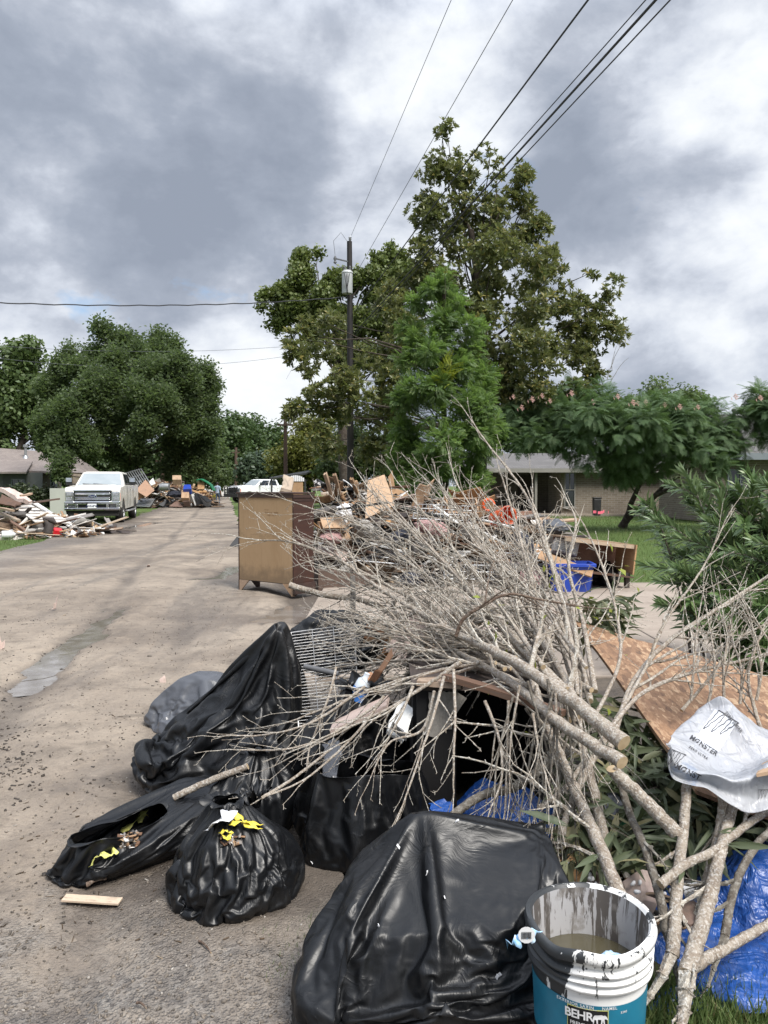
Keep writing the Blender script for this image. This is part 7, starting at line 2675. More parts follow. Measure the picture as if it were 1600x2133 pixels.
pan_ = MB()
nn = 14
pan_.add([(-.5 + i / nn, -.5 + j / nn, 0) for j in range(nn + 1) for i in range(nn + 1)], [(j * (nn + 1) + i, j * (nn + 1) + i + 1, (j + 1) * (nn + 1) + i + 1, (j + 1) * (nn + 1) + i) for j in range(nn) for i in range(nn)])
PANM = surf('pale_grey_print', (.47, .49, .53), (.58, .60, .64), 22, .35, .05)
pm_ = pan_.mesh('print_panel')
for v in pm_.vertices:
    v.co.x *= 1.05
    v.co.y *= 1.45
A30 = R(33)
print_on(pm_, 1492, 1523, 52, A30, PANM, 'print_panel', lift=.0014)
print_on(claw(), 1502, 1512, 50, A30, INK, 'claw_mark', .1)
print_on(text_mesh('MØNSTER', 14.5, .3, 1.02), 1466, 1553, 1, A30, INK, 'lettering')
print_on(text_mesh('ENERGY', 6.5, 0, 1.5), 1460, 1562, 1, A30, INKG, 'lettering')
print_on(text_mesh('ZERO ULTRA', 6.5, .15, 1.25), 1455, 1568, 1, A30, INK, 'lettering')
print_on(text_mesh('ZERO SUGAR', 9, .12, 1.0), 1528, 1504, 1, R(52), INK, 'lettering')
print_on(text_mesh('MØNST', 17, .35, 1.0), 1433, 1608, 1, R(28), INK, 'lettering')
print_on(claw(), 1404, 1582, 36, R(22), INK, 'claw_mark', .1)
print_on(claw(), 1590, 1655, 20, R(0), INK, 'claw_mark')
for k in range(5):
    print_on(text_mesh('ULTRA ZERO SUGAR ENERGY DRINK'[:22 - k * 2], 5, 0, 1.0), 1572 + k * 2, 1565 + k * 6, 1, R(38), INKG, 'lettering')
slab4('brown_carton', [P(1575, 1612, 2.30), P(1640, 1600, 2.30), P(1640, 1565, 2.42), P(1588, 1590, 2.42)], .01, M['card'], 'torn brown carton tucked in the white wrap', 'carton')

# ------------------------------------------------------------------ cut oleander foliage, rubble underneath
ole_leaf = ([(0, 0, 0), (.09, .3, .03), (.085, .65, .0), (0, 1, -.16), (-.085, .65, .0), (-.09, .3, .03), (0, .3, 0), (0, .65, -.03)], [(0, 1, 6, 6), (0, 6, 5, 5), (6, 1, 2, 7), (5, 6, 7, 4), (7, 2, 3, 3), (4, 7, 3, 3)])


def leaf_strip():
    v = [(-.01, 0, 0), (.01, 0, 0), (-.075, .33, .03), (0, .33, .0), (.075, .33, .03), (-.065, .68, -.005), (0, .68, -.035), (.065, .68, -.005), (-.008, 1, -.15), (.008, 1, -.15)]
    f = [(0, 3, 3, 2), (0, 1, 4, 3), (2, 3, 6, 5), (3, 4, 7, 6), (5, 6, 9, 8), (6, 7, 9, 9)]
    f = [(0, 1, 3, 2), (1, 4, 3, 0), (2, 3, 6, 5), (3, 4, 7, 6), (5, 6, 9, 8), (6, 7, 9, 8)]
    return v, [(2, 3, 6, 5), (3, 4, 7, 6), (5, 6, 8, 8), (0, 1, 4, 3), (0, 3, 3, 2), (6, 7, 9, 8)]


OLV = [(0, 0, 0), (-.07, .3, .03), (0, .3, 0), (.07, .3, .03), (-.065, .66, -.0), (0, .66, -.035), (.065, .66, -.0), (0, 1, -.15), (-.012, .02, 0), (.012, .02, 0)]
OLQ = [(8, 2, 5, 1), (9, 3, 5, 2), (1, 5, 7, 4), (5, 3, 6, 7)]
OLQ = [(8, 9, 2, 1), (9, 3, 5, 2), (1, 2, 5, 4), (3, 6, 7, 5), (4, 5, 7, 7)]
OLQ = [(1, 8, 2, 5), (1, 5, 7, 4), (3, 5, 2, 9), (3, 6, 7, 5)]
rng = np.random.default_rng(21)
n = 1700
a = rng.uniform(1180, 1640, n)
b = rng.uniform(1440, 1830, n)
ok = ((b > 1440 + (a - 1250) * .6) & (b < 1800 - np.clip((a - 1400) * .35, 0, 60))) | ((a < 1300) & (b > 1690) & (b < 1775) & (rng.random(n) < .6))
pos, dd = [], []
for x, y in zip(a[ok], b[ok]):
    t = (y - 1440) / 390
    Y = 3.35 - .95 * t + rng.normal() * .12
    q = P(x, y, Y)
    if q.z < .02:
        continue
    pos.append(q)
    dd.append((rng.normal() * .8, -.5 + rng.normal() * .5, -.35 + rng.normal() * .45))
pos = np.array(pos)
o = scatter('cut_foliage', OLV, OLQ, pos, np.array(dd), rng.normal(size=(len(pos), 3)) * .5 + [0, -.6, 1], np.stack([.11 * rng.uniform(.8, 1.6, len(pos)), .115 * rng.uniform(.8, 1.4, len(pos)), .11 * np.ones(len(pos))], 1), LM['cut'])
tag(o, kind='stuff')
# limp leaves above the board edge
n = 160
pos = np.array([P(rng.uniform(1195, 1300), rng.uniform(1240, 1330), 4.1 + rng.normal() * .1) for _ in range(n)])
o = scatter('cut_foliage', OLV, OLQ, pos, rng.normal(size=(n, 3)) * .6 + [.5, -.2, -.5], rng.normal(size=(n, 3)) + [0, 0, 1], np.full(n, .14), LM['cut'])
tag(o, kind='stuff')
# dark mound of soil and trimmings under it
nx, ny = 40, 30
X, Y = np.meshgrid(lin(.30, 2.6, nx), lin(2.15, 3.9, ny))
Z = np.clip(.34 * np.exp(-((X - 1.35) / .75) ** 2 - ((Y - 3.15) / .45) ** 2) + .10 * (fbm(X * 4, Y * 4, 4, 31) - .4), -.05, None)
i = (np.arange(ny - 1)[:, None] * nx + np.arange(nx - 1)[None, :]).ravel()
o = np_mesh('debris_mound', np.stack([X, Y, Z], -1).reshape(-1, 3), np.stack([i, i + 1, i + nx + 1, i + nx], 1), surf('dark_trimmings', (.022, .022, .014), (.05, .042, .03), 14, .9, .6, 50, .03), None, True)
tag(o, kind='stuff')
pos = []
for _ in range(700):
    q = G(rng.uniform(1150, 1440), rng.uniform(1790, 1960), .06)
    pos.append((q.x, q.y, .03 + .10 * rng.random()))
chips('ground_scraps', pos, .022, CHM, 41, (.8, 2.2, .3))
pos = []
for _ in range(350):
    q = G(rng.uniform(1150, 1620), rng.uniform(1740, 1900), .08)
    pos.append((q.x, q.y, .06 + .10 * rng.random()))
chips('wood_splinters', pos, .012, CHM, 42, (.4, 7, .4))
for k in range(34):
    a, b = rng.uniform(1160, 1420), rng.uniform(1790, 1890)
    q = P(a, b, 2.15 + (1890 - b) * .004)
    ball = put('foam_peanut', None or SHEETS[0], M['white_clean'], q, (0, 0, 0), (1, 1, 1), 'small white foam packing piece in the scraps behind the bucket', 'packing peanut', 'white packing peanuts')
    if k == 0:
        pm2 = MB().tube([(-.5, 0, 0), (-.25, .0, .12), (.1, .05, .1), (.45, 0, -.05)], [.22, .34, .32, .2], 8).mesh('foam_peanut')
        pm2.polygons.foreach_set('use_smooth', [True] * len(pm2.polygons))
        pm2.materials.append(M['white_clean'])
    ball.data = pm2
    ball.scale = (.021 * rng.uniform(.7, 1.3),) * 3
    ball.rotation_euler = tuple(rng.random(3) * 6)
for k, (a, b, s_, mt, lb) in enumerate(((1215, 1815, .16, 'card', 'flat brown paper sheet left of the stems behind the bucket'), (1385, 1875, .09, 'card', 'torn brown paper behind the right of the bucket'), (1350, 1860, .12, 'pinkboard', 'pinkish scrap behind the bucket rim'), (1440, 1905, .10, 'plank_brown', 'brown bark scrap by the blue tarp'),
                                      (1330, 1810, .08, 'sheetrock', 'grey stone chip among the packing peanuts'), (1300, 1815, .07, 'sheetrock', 'small grey stone chip behind the bucket'), (1245, 1840, .10, 'pinkboard', 'dull pink scrap by the bucket rim'))):
    q = P(a, b, 2.2 + .0045 * (1890 - b))
    put('paper_scrap', SHEETS[k % 5] if k % 2 else FOLDS[k % 4], M[mt], q, (rng.normal() * .3, rng.normal() * .3, rng.random() * 6), (s_, s_ * .7, .4), lb, 'scrap')
cu = empty('white_cup', P(1448, 1858, 2.25), 0, 'small white plastic cup lying on the scraps by the tarp', 'cup')
cu.rotation_euler = (R(80), 0, R(70))
MB().lathe([(0, -.03), (.022, -.03), (.03, .035), (.027, .035), (.020, -.026), (0, -.026)], 18).build('cup_wall', M['white_clean'], cu, True)
cr_ = slab4('green_scrap', [P(1285, 1720, 2.7), P(1330, 1728, 2.68), P(1335, 1700, 2.75), P(1290, 1702, 2.76)], .003, M['green'], 'small green plastic scrap among the cut leaves', 'scrap', seg=4, warp=.03)
slab4('dark_film', [P(1258, 1700, 2.7), P(1284, 1722, 2.66), P(1292, 1650, 2.8), P(1262, 1650, 2.82)], .003, M['bag_grey'], 'torn grey film strip among the stems', 'plastic film', seg=6, warp=.05)

# ------------------------------------------------------------------ the brush pile: cut crepe myrtle branches
BR = random.Random(99)
ORD = 'first second third fourth fifth sixth seventh eighth ninth tenth eleventh twelfth thirteenth fourteenth fifteenth sixteenth seventeenth eighteenth nineteenth twentieth'.split()


def rot_off(d, ang, rnd, bias=None):
    ax = d.orthogonal().normalized()
    ax = Matrix.Rotation(rnd.uniform(0, 2 * math.pi), 3, d) @ ax
    q = Matrix.Rotation(ang, 3, ax) @ d
    if bias is not None:
        q = (q + bias).normalized()
    return q


def shoot(mb, p, d, L, r, depth, rnd, mi=1):
    """a knobbly twig with swollen nodes, alternate side shoots"""
    seg = max(3, int(L / rnd.uniform(.038, .062)))
    pts, rad = [p.copy()], [r]
    q, dd = p.copy(), d.copy()
    sgn = 1
    grav = Vector((0, 0, rnd.uniform(-.08, .05)))
    for k in range(seg):
        st = L / seg
        dd = (rot_off(dd, rnd.uniform(.03, .20), rnd) + grav * .5).normalized()
        q = q + dd * st
        rr = max(.0011, r * (1 - .72 * (k + 1) / seg))
        pts.append(q - dd * st * .12)
        rad.append(rr)
        pts.append(q.copy())
        rad.append(rr * 1.42)
        pts.append(q + dd * st * .10)
        rad.append(rr)
        if depth > 0 and k >= 1 and rnd.random() < (.5 if depth > 1 else .34):
            nd = rot_off(dd, rnd.uniform(.45, 1.0), rnd)
            shoot(mb, q, nd, L * rnd.uniform(.22, .55) * (1 - .5 * k / seg), rr * .75, depth - 1, rnd, mi)
        elif rnd.random() < .6:                       # a bud
            nd = rot_off(dd, 1.0, rnd)
            mb.tube([q, q + nd * .008, q + nd * .012], [rr * .9, rr * .8, rr * .3], 4, mi)
    mb.tube(pts, rad, 5 if r > .003 else 4, mi)
    return q


def stem(label, pts, r0, r1, nside=10, side_len=(.3, .8), seed=0, start=.25, mat=None, spread=(.35, .8), bias=(0, 0, 0), forks=0, name='cut_branch', depth=2, group='cut branches in the brush pile'):
    rnd = random.Random(seed * 13 + 5)
    if r0 > .013:
        r0, r1 = r0 * .87, r1 * .9
    ctrl_ = [Vector(q) for q in pts]
    # smooth the path
    arr = np.array([tuple(q) for q in ctrl_])
    arr = resample(arr[:, None, :], 10 * (len(pts) - 1) + 1, 0)[:, 0, :]
    P_ = [Vector(q) + Vector((rnd.gauss(0, 1), rnd.gauss(0, 1), rnd.gauss(0, 1))) * r0 * .07 for q in arr]
    n_ = len(P_)
    rad = [(r0 + (r1 - r0) * (k / (n_ - 1))) * (1 + rnd.uniform(-.03, .04)) for k in range(n_)]
    root = empty(name, P_[0], 0, label, 'branch', group)
    o_ = P_[0]
    P_ = [q - o_ for q in P_]
    mb = MB()
    mb.tube(P_, rad, 10, 0, 1)
    for k in range(int(n_ * .3)):                        # healed knots
        i_ = rnd.randrange(n_ - 1)
        d = (P_[i_ + 1] - P_[i_]).normalized()
        nd = rot_off(d, 1.2, rnd)
        if r0 > .009:
            mb.tube([P_[i_] + nd * rad[i_] * .7, P_[i_] + nd * rad[i_] * 1.02, P_[i_] + nd * rad[i_] * 1.14], [rad[i_] * .40, rad[i_] * .26, rad[i_] * .1], 6, 0)
    mb.build('stem', [mat or M['bark_pale'], M['cut_end']], root, True)
    if nside:
        tw = MB()
        bv = Vector(bias)
        for k in range(nside):
            t = start + (1 - start) * (k + rnd.random()) / nside
            f = t * (n_ - 1)
            i_ = min(n_ - 2, int(f))
            p = P_[i_].lerp(P_[i_ + 1], f - i_)
            d = (P_[i_ + 1] - P_[i_]).normalized()
            nd = rot_off(d, rnd.uniform(*spread), rnd, bv)
            L = rnd.uniform(*side_len) * (1.15 - .6 * t)
            shoot(tw, p, nd, L, min(rad[i_] * .62, .0075), depth, rnd, 0)
        shoot(tw, P_[-1], (P_[-1] - P_[-2]).normalized(), side_len[1] * .6, rad[-1] * .95, depth, rnd, 0)
        tw.build('twigs', [mat or M['bark_pale']], root, True)['kind'] = 'stuff'
    return root


def PP(*a):
    return [P(*q) for q in a]


up = (0, 0, .25)
lf = (-.3, 0, .05)
stem('thickest pale branch with its sawn end uppermost over the dark opening', PP((1300, 1548, 2.28), (1180, 1452, 2.55), (1060, 1372, 2.9), (955, 1322, 3.3), (860, 1268, 3.7), (775, 1215, 4.1), (690, 1150, 4.4)), .030, .007, 16, (.35, .8), 1, .35, bias=lf)
stem('second thick pale branch with its sawn end just below the thickest', PP((1296, 1588, 2.24), (1165, 1505, 2.5), (1070, 1425, 2.85), (985, 1375, 3.2), (890, 1330, 3.6), (790, 1300, 4.0), (700, 1280, 4.3)), .024, .006, 16, (.3, .75), 2, .35, bias=(-.25, 0, -.05))
stem('long pale branch rising from the strand board corner to the upper left', PP((1215, 1490, 2.7), (1110, 1375, 3.1), (1010, 1270, 3.6), (930, 1180, 4.0), (850, 1100, 4.4), (790, 1060, 4.7)), .024, .006, 16, (.3, .7), 3, .3, bias=(-.3, 0, .02))
stem('pale branch ending above the middle of the heap', PP((1180, 1440, 2.9), (1075, 1330, 3.3), (985, 1230, 3.8), (895, 1140, 4.2), (820, 1070, 4.6), (770, 1020, 4.9)), .020, .005, 16, (.3, .65), 4, .25, bias=(-.25, 0, .02))
stem('forked pale branch pointing at the plywood offcut', PP((1205, 1470, 2.8), (1135, 1340, 3.3), (1050, 1210, 3.8), (985, 1110, 4.2), (930, 1030, 4.6)), .018, .005, 14, (.3, .6), 5, .2, bias=(-.2, 0, .05))
stem('upright branch whose tips reach above the orange bucket', PP((1190, 1500, 2.9), (1150, 1360, 3.3), (1110, 1220, 3.7), (1075, 1090, 4.1), (1045, 990, 4.4)), .017, .004, 12, (.25, .5), 6, .2, bias=(-.15, 0, .08))
stem('tall thin branch reaching highest before the brick house porch', PP((1205, 1450, 3.0), (1180, 1290, 3.4), (1140, 1150, 3.8), (1095, 1030, 4.2), (1020, 930, 4.5), (985, 880, 4.6)), .014, .0035, 8, (.2, .4), 7, .3, bias=(-.1, 0, .12), depth=1)
stem('curved branch bending beside the blue bin', PP((1240, 1440, 3.0), (1215, 1300, 3.4), (1185, 1180, 3.8), (1200, 1090, 4.1), (1185, 1050, 4.2)), .012, .004, 7, (.15, .35), 8, .25, bias=(-.1, 0, .05), depth=1)
stem('thin branch standing just left of the blue bin', PP((1230, 1460, 2.95), (1200, 1330, 3.4), (1160, 1200, 3.9), (1130, 1100, 4.3), (1105, 1035, 4.5)), .012, .004, 8, (.2, .4), 9, .25, bias=(-.15, 0, .05), depth=1)
stem('branch crossing low over the black cabinet to the left', PP((1120, 1440, 2.9), (1030, 1400, 3.1), (940, 1380, 3.35), (850, 1385, 3.6), (760, 1400, 3.8), (690, 1430, 3.9)), .013, .004, 15, (.3, .65), 10, .15, bias=(-.25, -.2, -.15))
stem('branch reaching farthest left over the tent shaped bag', PP((1000, 1380, 3.1), (900, 1400, 3.15), (790, 1430, 3.2), (690, 1470, 3.2), (600, 1505, 3.2)), .0085, .0028, 10, (.25, .5), 11, .2, bias=(-.35, -.1, -.12), depth=1)
stem('twiggy branch drooping over the wide open bag', PP((960, 1380, 3.0), (900, 1420, 3.0), (820, 1470, 2.95), (740, 1510, 2.95), (640, 1560, 2.95)), .0085, .0028, 10, (.25, .5), 12, .2, bias=(-.3, -.1, -.2), depth=1)
stem('pale log end pointing at the dresser foot', PP((603, 1219, 4.45), (680, 1240, 4.4), (760, 1252, 4.35), (860, 1300, 4.2), (960, 1350, 4.0)), .022, .014, 8, (.3, .7), 13, .5, bias=(.1, 0, .3))
stem('branch sweeping left in front of the dresser', PP((1010, 1330, 3.6), (900, 1270, 3.9), (790, 1210, 4.2), (700, 1165, 4.4), (610, 1130, 4.5), (540, 1125, 4.55)), .013, .0035, 13, (.3, .6), 14, .25, bias=(-.25, 0, .05))
stem('upper branch sweeping left across the dresser', PP((1000, 1300, 3.8), (900, 1210, 4.1), (800, 1130, 4.4), (720, 1080, 4.6), (650, 1060, 4.7)), .012, .0035, 13, (.3, .65), 15, .25, bias=(-.25, 0, .12))
stem('dark brown branch arching across the middle of the tangle', PP((950, 1325, 3.2), (965, 1290, 3.2), (1005, 1262, 3.2), (1060, 1238, 3.25), (1130, 1250, 3.3), (1200, 1262, 3.4)), .009, .004, 7, (.2, .4), 16, .3, M['bark_brown'], bias=(0, 0, .1))
stem('thin brown branch crossing upward to the orange bucket', PP((900, 1190, 4.0), (935, 1130, 4.1), (975, 1080, 4.2), (1010, 1030, 4.3)), .006, .003, 4, (.15, .3), 17, .3, M['bark_brown'], depth=1)
for k in range(19):
    x0 = 1190 + BR.uniform(-70, 50)
    x2 = 650 + k * 25 + BR.uniform(-14, 14)
    y2 = 1150 - 120 * math.sin(k / 18 * 2.6) + BR.uniform(-35, 35) + (60 if k < 4 else 0)
    y0 = 1430 + BR.uniform(-60, 50)
    Y0 = BR.uniform(2.9, 3.3)
    Y2 = BR.uniform(4.2, 5.0)
    mid_ = ((x0 + x2) / 2 + BR.uniform(-10, 40), (y0 + y2) / 2 + BR.uniform(-35, 25), (Y0 + Y2) / 2)
    stem(f'slender pale branch fanning up through the pile, tip {ORD[k]} from the dresser', [P(x0, y0, Y0), P(*mid_), P(x2, y2, Y2)], BR.uniform(.008, .012), .0032, 15, (.25, .6), 40 + k, .15, bias=(-.22, 0, -.02), group='slender branches fanning through the brush pile')
for k in range(8):
    x0 = 1080 + BR.uniform(-60, 60)
    y0 = 1395 + BR.uniform(-30, 20)
    x2, y2 = 560 + k * 42 + BR.uniform(-20, 20), 1300 + BR.uniform(-60, 110)
    stem(f'slender twiggy branch lying over the pile, {ORD[k]} tip from the road', [P(x0, y0, 3.1), P((x0 + x2) / 2 + 20, (y0 + y2) / 2 - 15, 3.5), P(x2 + 60, y2, 3.9)], BR.uniform(.007, .011), .003, 14, (.25, .6), 70 + k, .15, bias=(-.2, 0, .0), group='slender branches lying toward the road')
# the trunk-like bundle running down to the bucket
stem('pale trunk slanting down behind the bucket rim', PP((1300, 1885, 2.12), (1250, 1765, 2.3), (1205, 1660, 2.5), (1160, 1560, 2.65), (1125, 1470, 2.8), (1105, 1390, 2.95)), .024, .016, 7, (.3, .6), 20, .1, bias=(-.1, -.3, -.4), depth=1)
stem('second pale trunk close behind the slanting trunk', PP((1262, 1770, 2.45), (1240, 1660, 2.6), (1215, 1560, 2.75), (1185, 1450, 2.9)), .022, .016, 6, (.3, .6), 21, .1, bias=(-.1, -.3, -.4), depth=1)
for k in range(20):
    x0, y0 = 1060 + k * 8.2 + BR.uniform(-3, 3), 1440 + BR.uniform(-30, 70)
    x2, y2 = x0 + BR.uniform(-70, 110), 1620 + BR.uniform(-40, 190)
    Y0 = BR.uniform(2.55, 2.85)
    stem(f'thin twig hanging in the bundle over the dark opening, {ORD[k]} from the left', [P(x0, y0, Y0), P((x0 + x2) / 2 + BR.uniform(-14, 14), (y0 + y2) / 2, Y0 - .08), P(x2, y2, Y0 - .2)], BR.uniform(.0035, .006), .002, 5, (.10, .28), 100 + k, .2, M['bark_grey'] if k % 3 else M['bark_pale'], bias=(0, -.1, -.3), depth=1, group='thin twigs hanging in the bundle', name='hanging_twig')
for k, (pts, lb) in enumerate((([(925, 1410, 2.9), (900, 1500, 2.75), (870, 1590, 2.65), (835, 1690, 2.55)], 'longest twig hanging over the wide open bag'), ([(945, 1395, 2.85), (948, 1490, 2.7), (945, 1580, 2.6), (945, 1662, 2.55)], 'straight twig hanging in front of the black cabinet'),
                               ([(1010, 1460, 2.8), (1040, 1540, 2.7), (1045, 1620, 2.6), (1020, 1690, 2.5)], 'twig hanging across the dark opening'), ([(860, 1430, 2.95), (830, 1500, 2.85), (780, 1590, 2.8)], 'short twig hanging over the carton'),
                               ([(905, 1440, 2.9), (880, 1520, 2.8), (815, 1545, 2.75), (780, 1600, 2.7)], 'bent twig hanging beside the carton'), ([(800, 1450, 3.1), (740, 1530, 3.0), (640, 1620, 2.85), (545, 1662, 2.75)], 'straight pale stick slanting down to the tied bag'),
                               ([(700, 1390, 3.4), (685, 1450, 3.3), (645, 1560, 3.2), (640, 1615, 3.1)], 'twig bending down before the wire rack'), ([(760, 1430, 3.2), (660, 1500, 3.1), (560, 1530, 3.05), (480, 1532, 3.0)], 'twig pointing left over the tent shaped bag'),
                               ([(790, 1465, 3.15), (690, 1530, 3.05), (600, 1560, 3.0), (500, 1562, 2.95)], 'lowest twig pointing left over the tent shaped bag'))):
    stem(lb, [P(*q) for q in pts], .0065, .0024, 6, (.1, .28), 130 + k, .15, None, bias=(-.1, 0, -.12), depth=1, name='hanging_twig', group='twigs hanging from the brush pile')
# right hand branches over the board and the driveway
stem('long pale branch sweeping up to the right picture edge', PP((1270, 1560, 2.7), (1320, 1420, 3.0), (1400, 1330, 3.2), (1500, 1265, 3.4), (1640, 1175, 3.6)), .012, .006, 11, (.2, .5), 22, .2, bias=(.15, 0, .2))
stem('lower branch sweeping right across the strand board', PP((1240, 1560, 2.7), (1330, 1450, 2.9), (1430, 1405, 3.0), (1530, 1380, 3.1), (1650, 1350, 3.2)), .009, .005, 11, (.2, .45), 23, .2, bias=(.1, 0, .15))
stem('branch standing up before the blue bin with curled tip', PP((1235, 1500, 2.9), (1290, 1380, 3.1), (1285, 1280, 3.3), (1255, 1180, 3.5), (1230, 1120, 3.6)), .008, .004, 10, (.2, .45), 24, .25, bias=(0, 0, .2))
stem('slender branch rising between the bin and the oleander', PP((1270, 1520, 2.8), (1340, 1400, 3.0), (1390, 1290, 3.2), (1460, 1190, 3.4), (1500, 1110, 3.5)), .0075, .003, 9, (.2, .45), 25, .3, bias=(.05, 0, .2), depth=1)
stem('twiggy branch lying over the right part of the strand board', PP((1600, 1560, 2.9), (1570, 1470, 3.0), (1560, 1400, 3.1), (1590, 1310, 3.2)), .009, .004, 7, (.2, .4), 26, .2, bias=(-.1, 0, .1), depth=1)
stem('pale twig behind the white wrap rising to the right', PP((1420, 1480, 3.0), (1480, 1410, 3.1), (1540, 1330, 3.2), (1620, 1290, 3.3)), .007, .003, 7, (.2, .4), 27, .2, bias=(0, 0, .1), depth=1)
for k in range(6):
    x0, y0 = 1440 + k * 34, 1470 + BR.uniform(-20, 20)
    stem(f'short twig standing on the strand board, {ORD[k]} from the left', [P(x0, y0, 2.95), P(x0 + BR.uniform(-20, 20), y0 - 80, 3.0), P(x0 + BR.uniform(-40, 40), y0 - 170, 3.1)], .006, .003, 8, (.15, .4), 150 + k, .15, None, bias=(0, 0, .1), depth=1, group='twigs standing on the strand board', name='twig')
# logs and butts at lower right
stem('straight mottled log below the sawn ends', PP((1275, 1602, 2.35), (1330, 1655, 2.3), (1375, 1700, 2.25), (1412, 1738, 2.22)), .022, .023, 0, seed=28)
stem('dark mottled branch running down behind the bucket', PP((1285, 1600, 2.45), (1310, 1690, 2.35), (1345, 1770, 2.25), (1375, 1870, 2.15), (1388, 1940, 2.1)), .011, .014, 3, (.1, .25), 29, .2, M['bark_grey'])
stem('upright grey log standing beside the blue tarp', PP((1432, 1620, 2.38), (1425, 1720, 2.3), (1412, 1830, 2.18), (1406, 1920, 2.1), (1402, 1990, 2.05)), .016, .021, 2, (.1, .3), 30, .1)
stem('thick forked branch with a fresh cut butt on the tarp', PP((1528, 1675, 2.4), (1500, 1780, 2.25), (1478, 1870, 2.14), (1452, 1960, 2.05), (1430, 2030, 1.98)), .018, .027, 2, (.15, .35), 31, .1)
stem('right fork of the thick cut branch', PP((1660, 1880, 2.3), (1600, 1925, 2.2), (1540, 1960, 2.12), (1475, 1995, 2.04), (1440, 2015, 2.0)), .011, .018, 0, seed=32)
stem('mottled branch crossing from the tarp to the packing peanuts', PP((1376, 1842, 2.14), (1430, 1800, 2.2), (1490, 1770, 2.25), (1560, 1715, 2.35), (1650, 1660, 2.5)), .016, .012, 3, (.15, .3), 33, .2)
stem('slim branch descending from the white wrap to the cut butt', PP((1505, 1645, 2.4), (1500, 1720, 2.35), (1480, 1800, 2.28), (1470, 1850, 2.2)), .015, .013, 2, (.1, .25), 34, .2)
stem('grey branch descending over the tarp at the right', PP((1640, 1690, 2.4), (1570, 1770, 2.28), (1530, 1850, 2.2), (1510, 1950, 2.1)), .010, .013, 2, (.1, .25), 35, .2, M['bark_grey'])
stem('dark mottled limb curving out from behind the big bag', PP((918, 1722, 2.6), (960, 1685, 2.65), (1010, 1655, 2.7), (1070, 1640, 2.75), (1130, 1600, 2.8), (1175, 1570, 2.85)), .017, .020, 2, (.1, .3), 36, .3, M['bark_grey'])
stem('short pale branch stub pointing left over the dark blue tarp', PP((1122, 1683, 2.5), (1150, 1665, 2.55), (1180, 1640, 2.6), (1215, 1590, 2.7)), .009, .010, 0, seed=37)
stem('grey branch prop between the slanting trunks', PP((1165, 1770, 2.4), (1180, 1700, 2.5), (1215, 1620, 2.6), (1260, 1540, 2.7)), .012, .013, 0, seed=38)
# the stick lying on the bags
a_, b_ = onto(362, 1662, .012), onto(516, 1602, .012)
stem('thick pale broken stick lying on the black bags', [a_, a_.lerp(b_, .5) + Vector((0, 0, .012)), b_ + Vector((0, 0, .01))], .0165, .015, 0, seed=39, group=None, name='stick')
stem('thin yellow brown stick poking down to the wrapped bag neck', PP((545, 1662, 2.75), (610, 1622, 2.85), (690, 1560, 3.0)), .006, .005, 0, seed=61, group=None, name='stick')
# few stray leaves on the twigs
n = 60
pos = np.array([P(rng.uniform(930, 1330), rng.uniform(1150, 1560), rng.uniform(2.9, 3.8)) for _ in range(n)])
o = scatter('stray_leaf', LEAF[0], LEAF[1], pos, rng.normal(size=(n, 3)), rng.normal(size=(n, 3)) + [0, 0, 1], rng.uniform(.025, .05, n), LM['lime'])
tag(o, kind='stuff')
print('brush', time.time() - T0)

# ------------------------------------------------------------------ living oleander on the right
rng = np.random.default_rng(6)
ole = empty('oleander_bush', (3.3, 6.0, 0), 0, 'lush oleander bush with long narrow leaves at the right edge', 'shrub')
bases = Vector((3.3, 6.0, 0))
sm = MB()
lp_, ld_, lu_, ls_ = [], [], [], []
tips = [(1345, 1050, 5.9), (1330, 1065, 6.0), (1420, 985, 6.1), (1395, 1010, 5.9), (1365, 1085, 5.8), (1440, 1050, 6.0), (1475, 1010, 6.0), (1500, 1040, 5.8), (1540, 1020, 5.9), (1560, 990, 6.1), (1590, 1010, 5.7), (1610, 985, 6.0), (1640, 1010, 5.8), (1480, 1090, 5.6), (1550, 1090, 5.5),
        (1400, 1120, 5.7), (1350, 1180, 5.6), (1375, 1210, 5.5), (1420, 1190, 5.5), (1460, 1170, 5.4), (1520, 1150, 5.4), (1580, 1130, 5.4), (1630, 1120, 5.4), (1440, 1250, 5.4), (1500, 1240, 5.3), (1560, 1230, 5.2), (1620, 1220, 5.2), (1380, 1260, 5.5), (1470, 1310, 5.3), (1540, 1310, 5.2),
        (1600, 1300, 5.1), (1520, 1370, 5.2), (1580, 1370, 5.1), (1640, 1360, 5.0), (1560, 1420, 5.1), (1620, 1430, 5.0), (1660, 1060, 5.6), (1680, 1180, 5.3), (1700, 1280, 5.2), (1590, 1060, 5.9), (1510, 1085, 6.2), (1450, 1120, 6.2), (1600, 1180, 6.0), (1540, 1200, 6.1), (1490, 1200, 6.0), (1420, 1150, 6.3)]
rnd = random.Random(5)
tips = tips + [(a + rnd.uniform(10, 45), b + rnd.uniform(-12, 40), Y + rnd.uniform(-.1, .5)) for (a, b, Y) in tips if a > 1390]
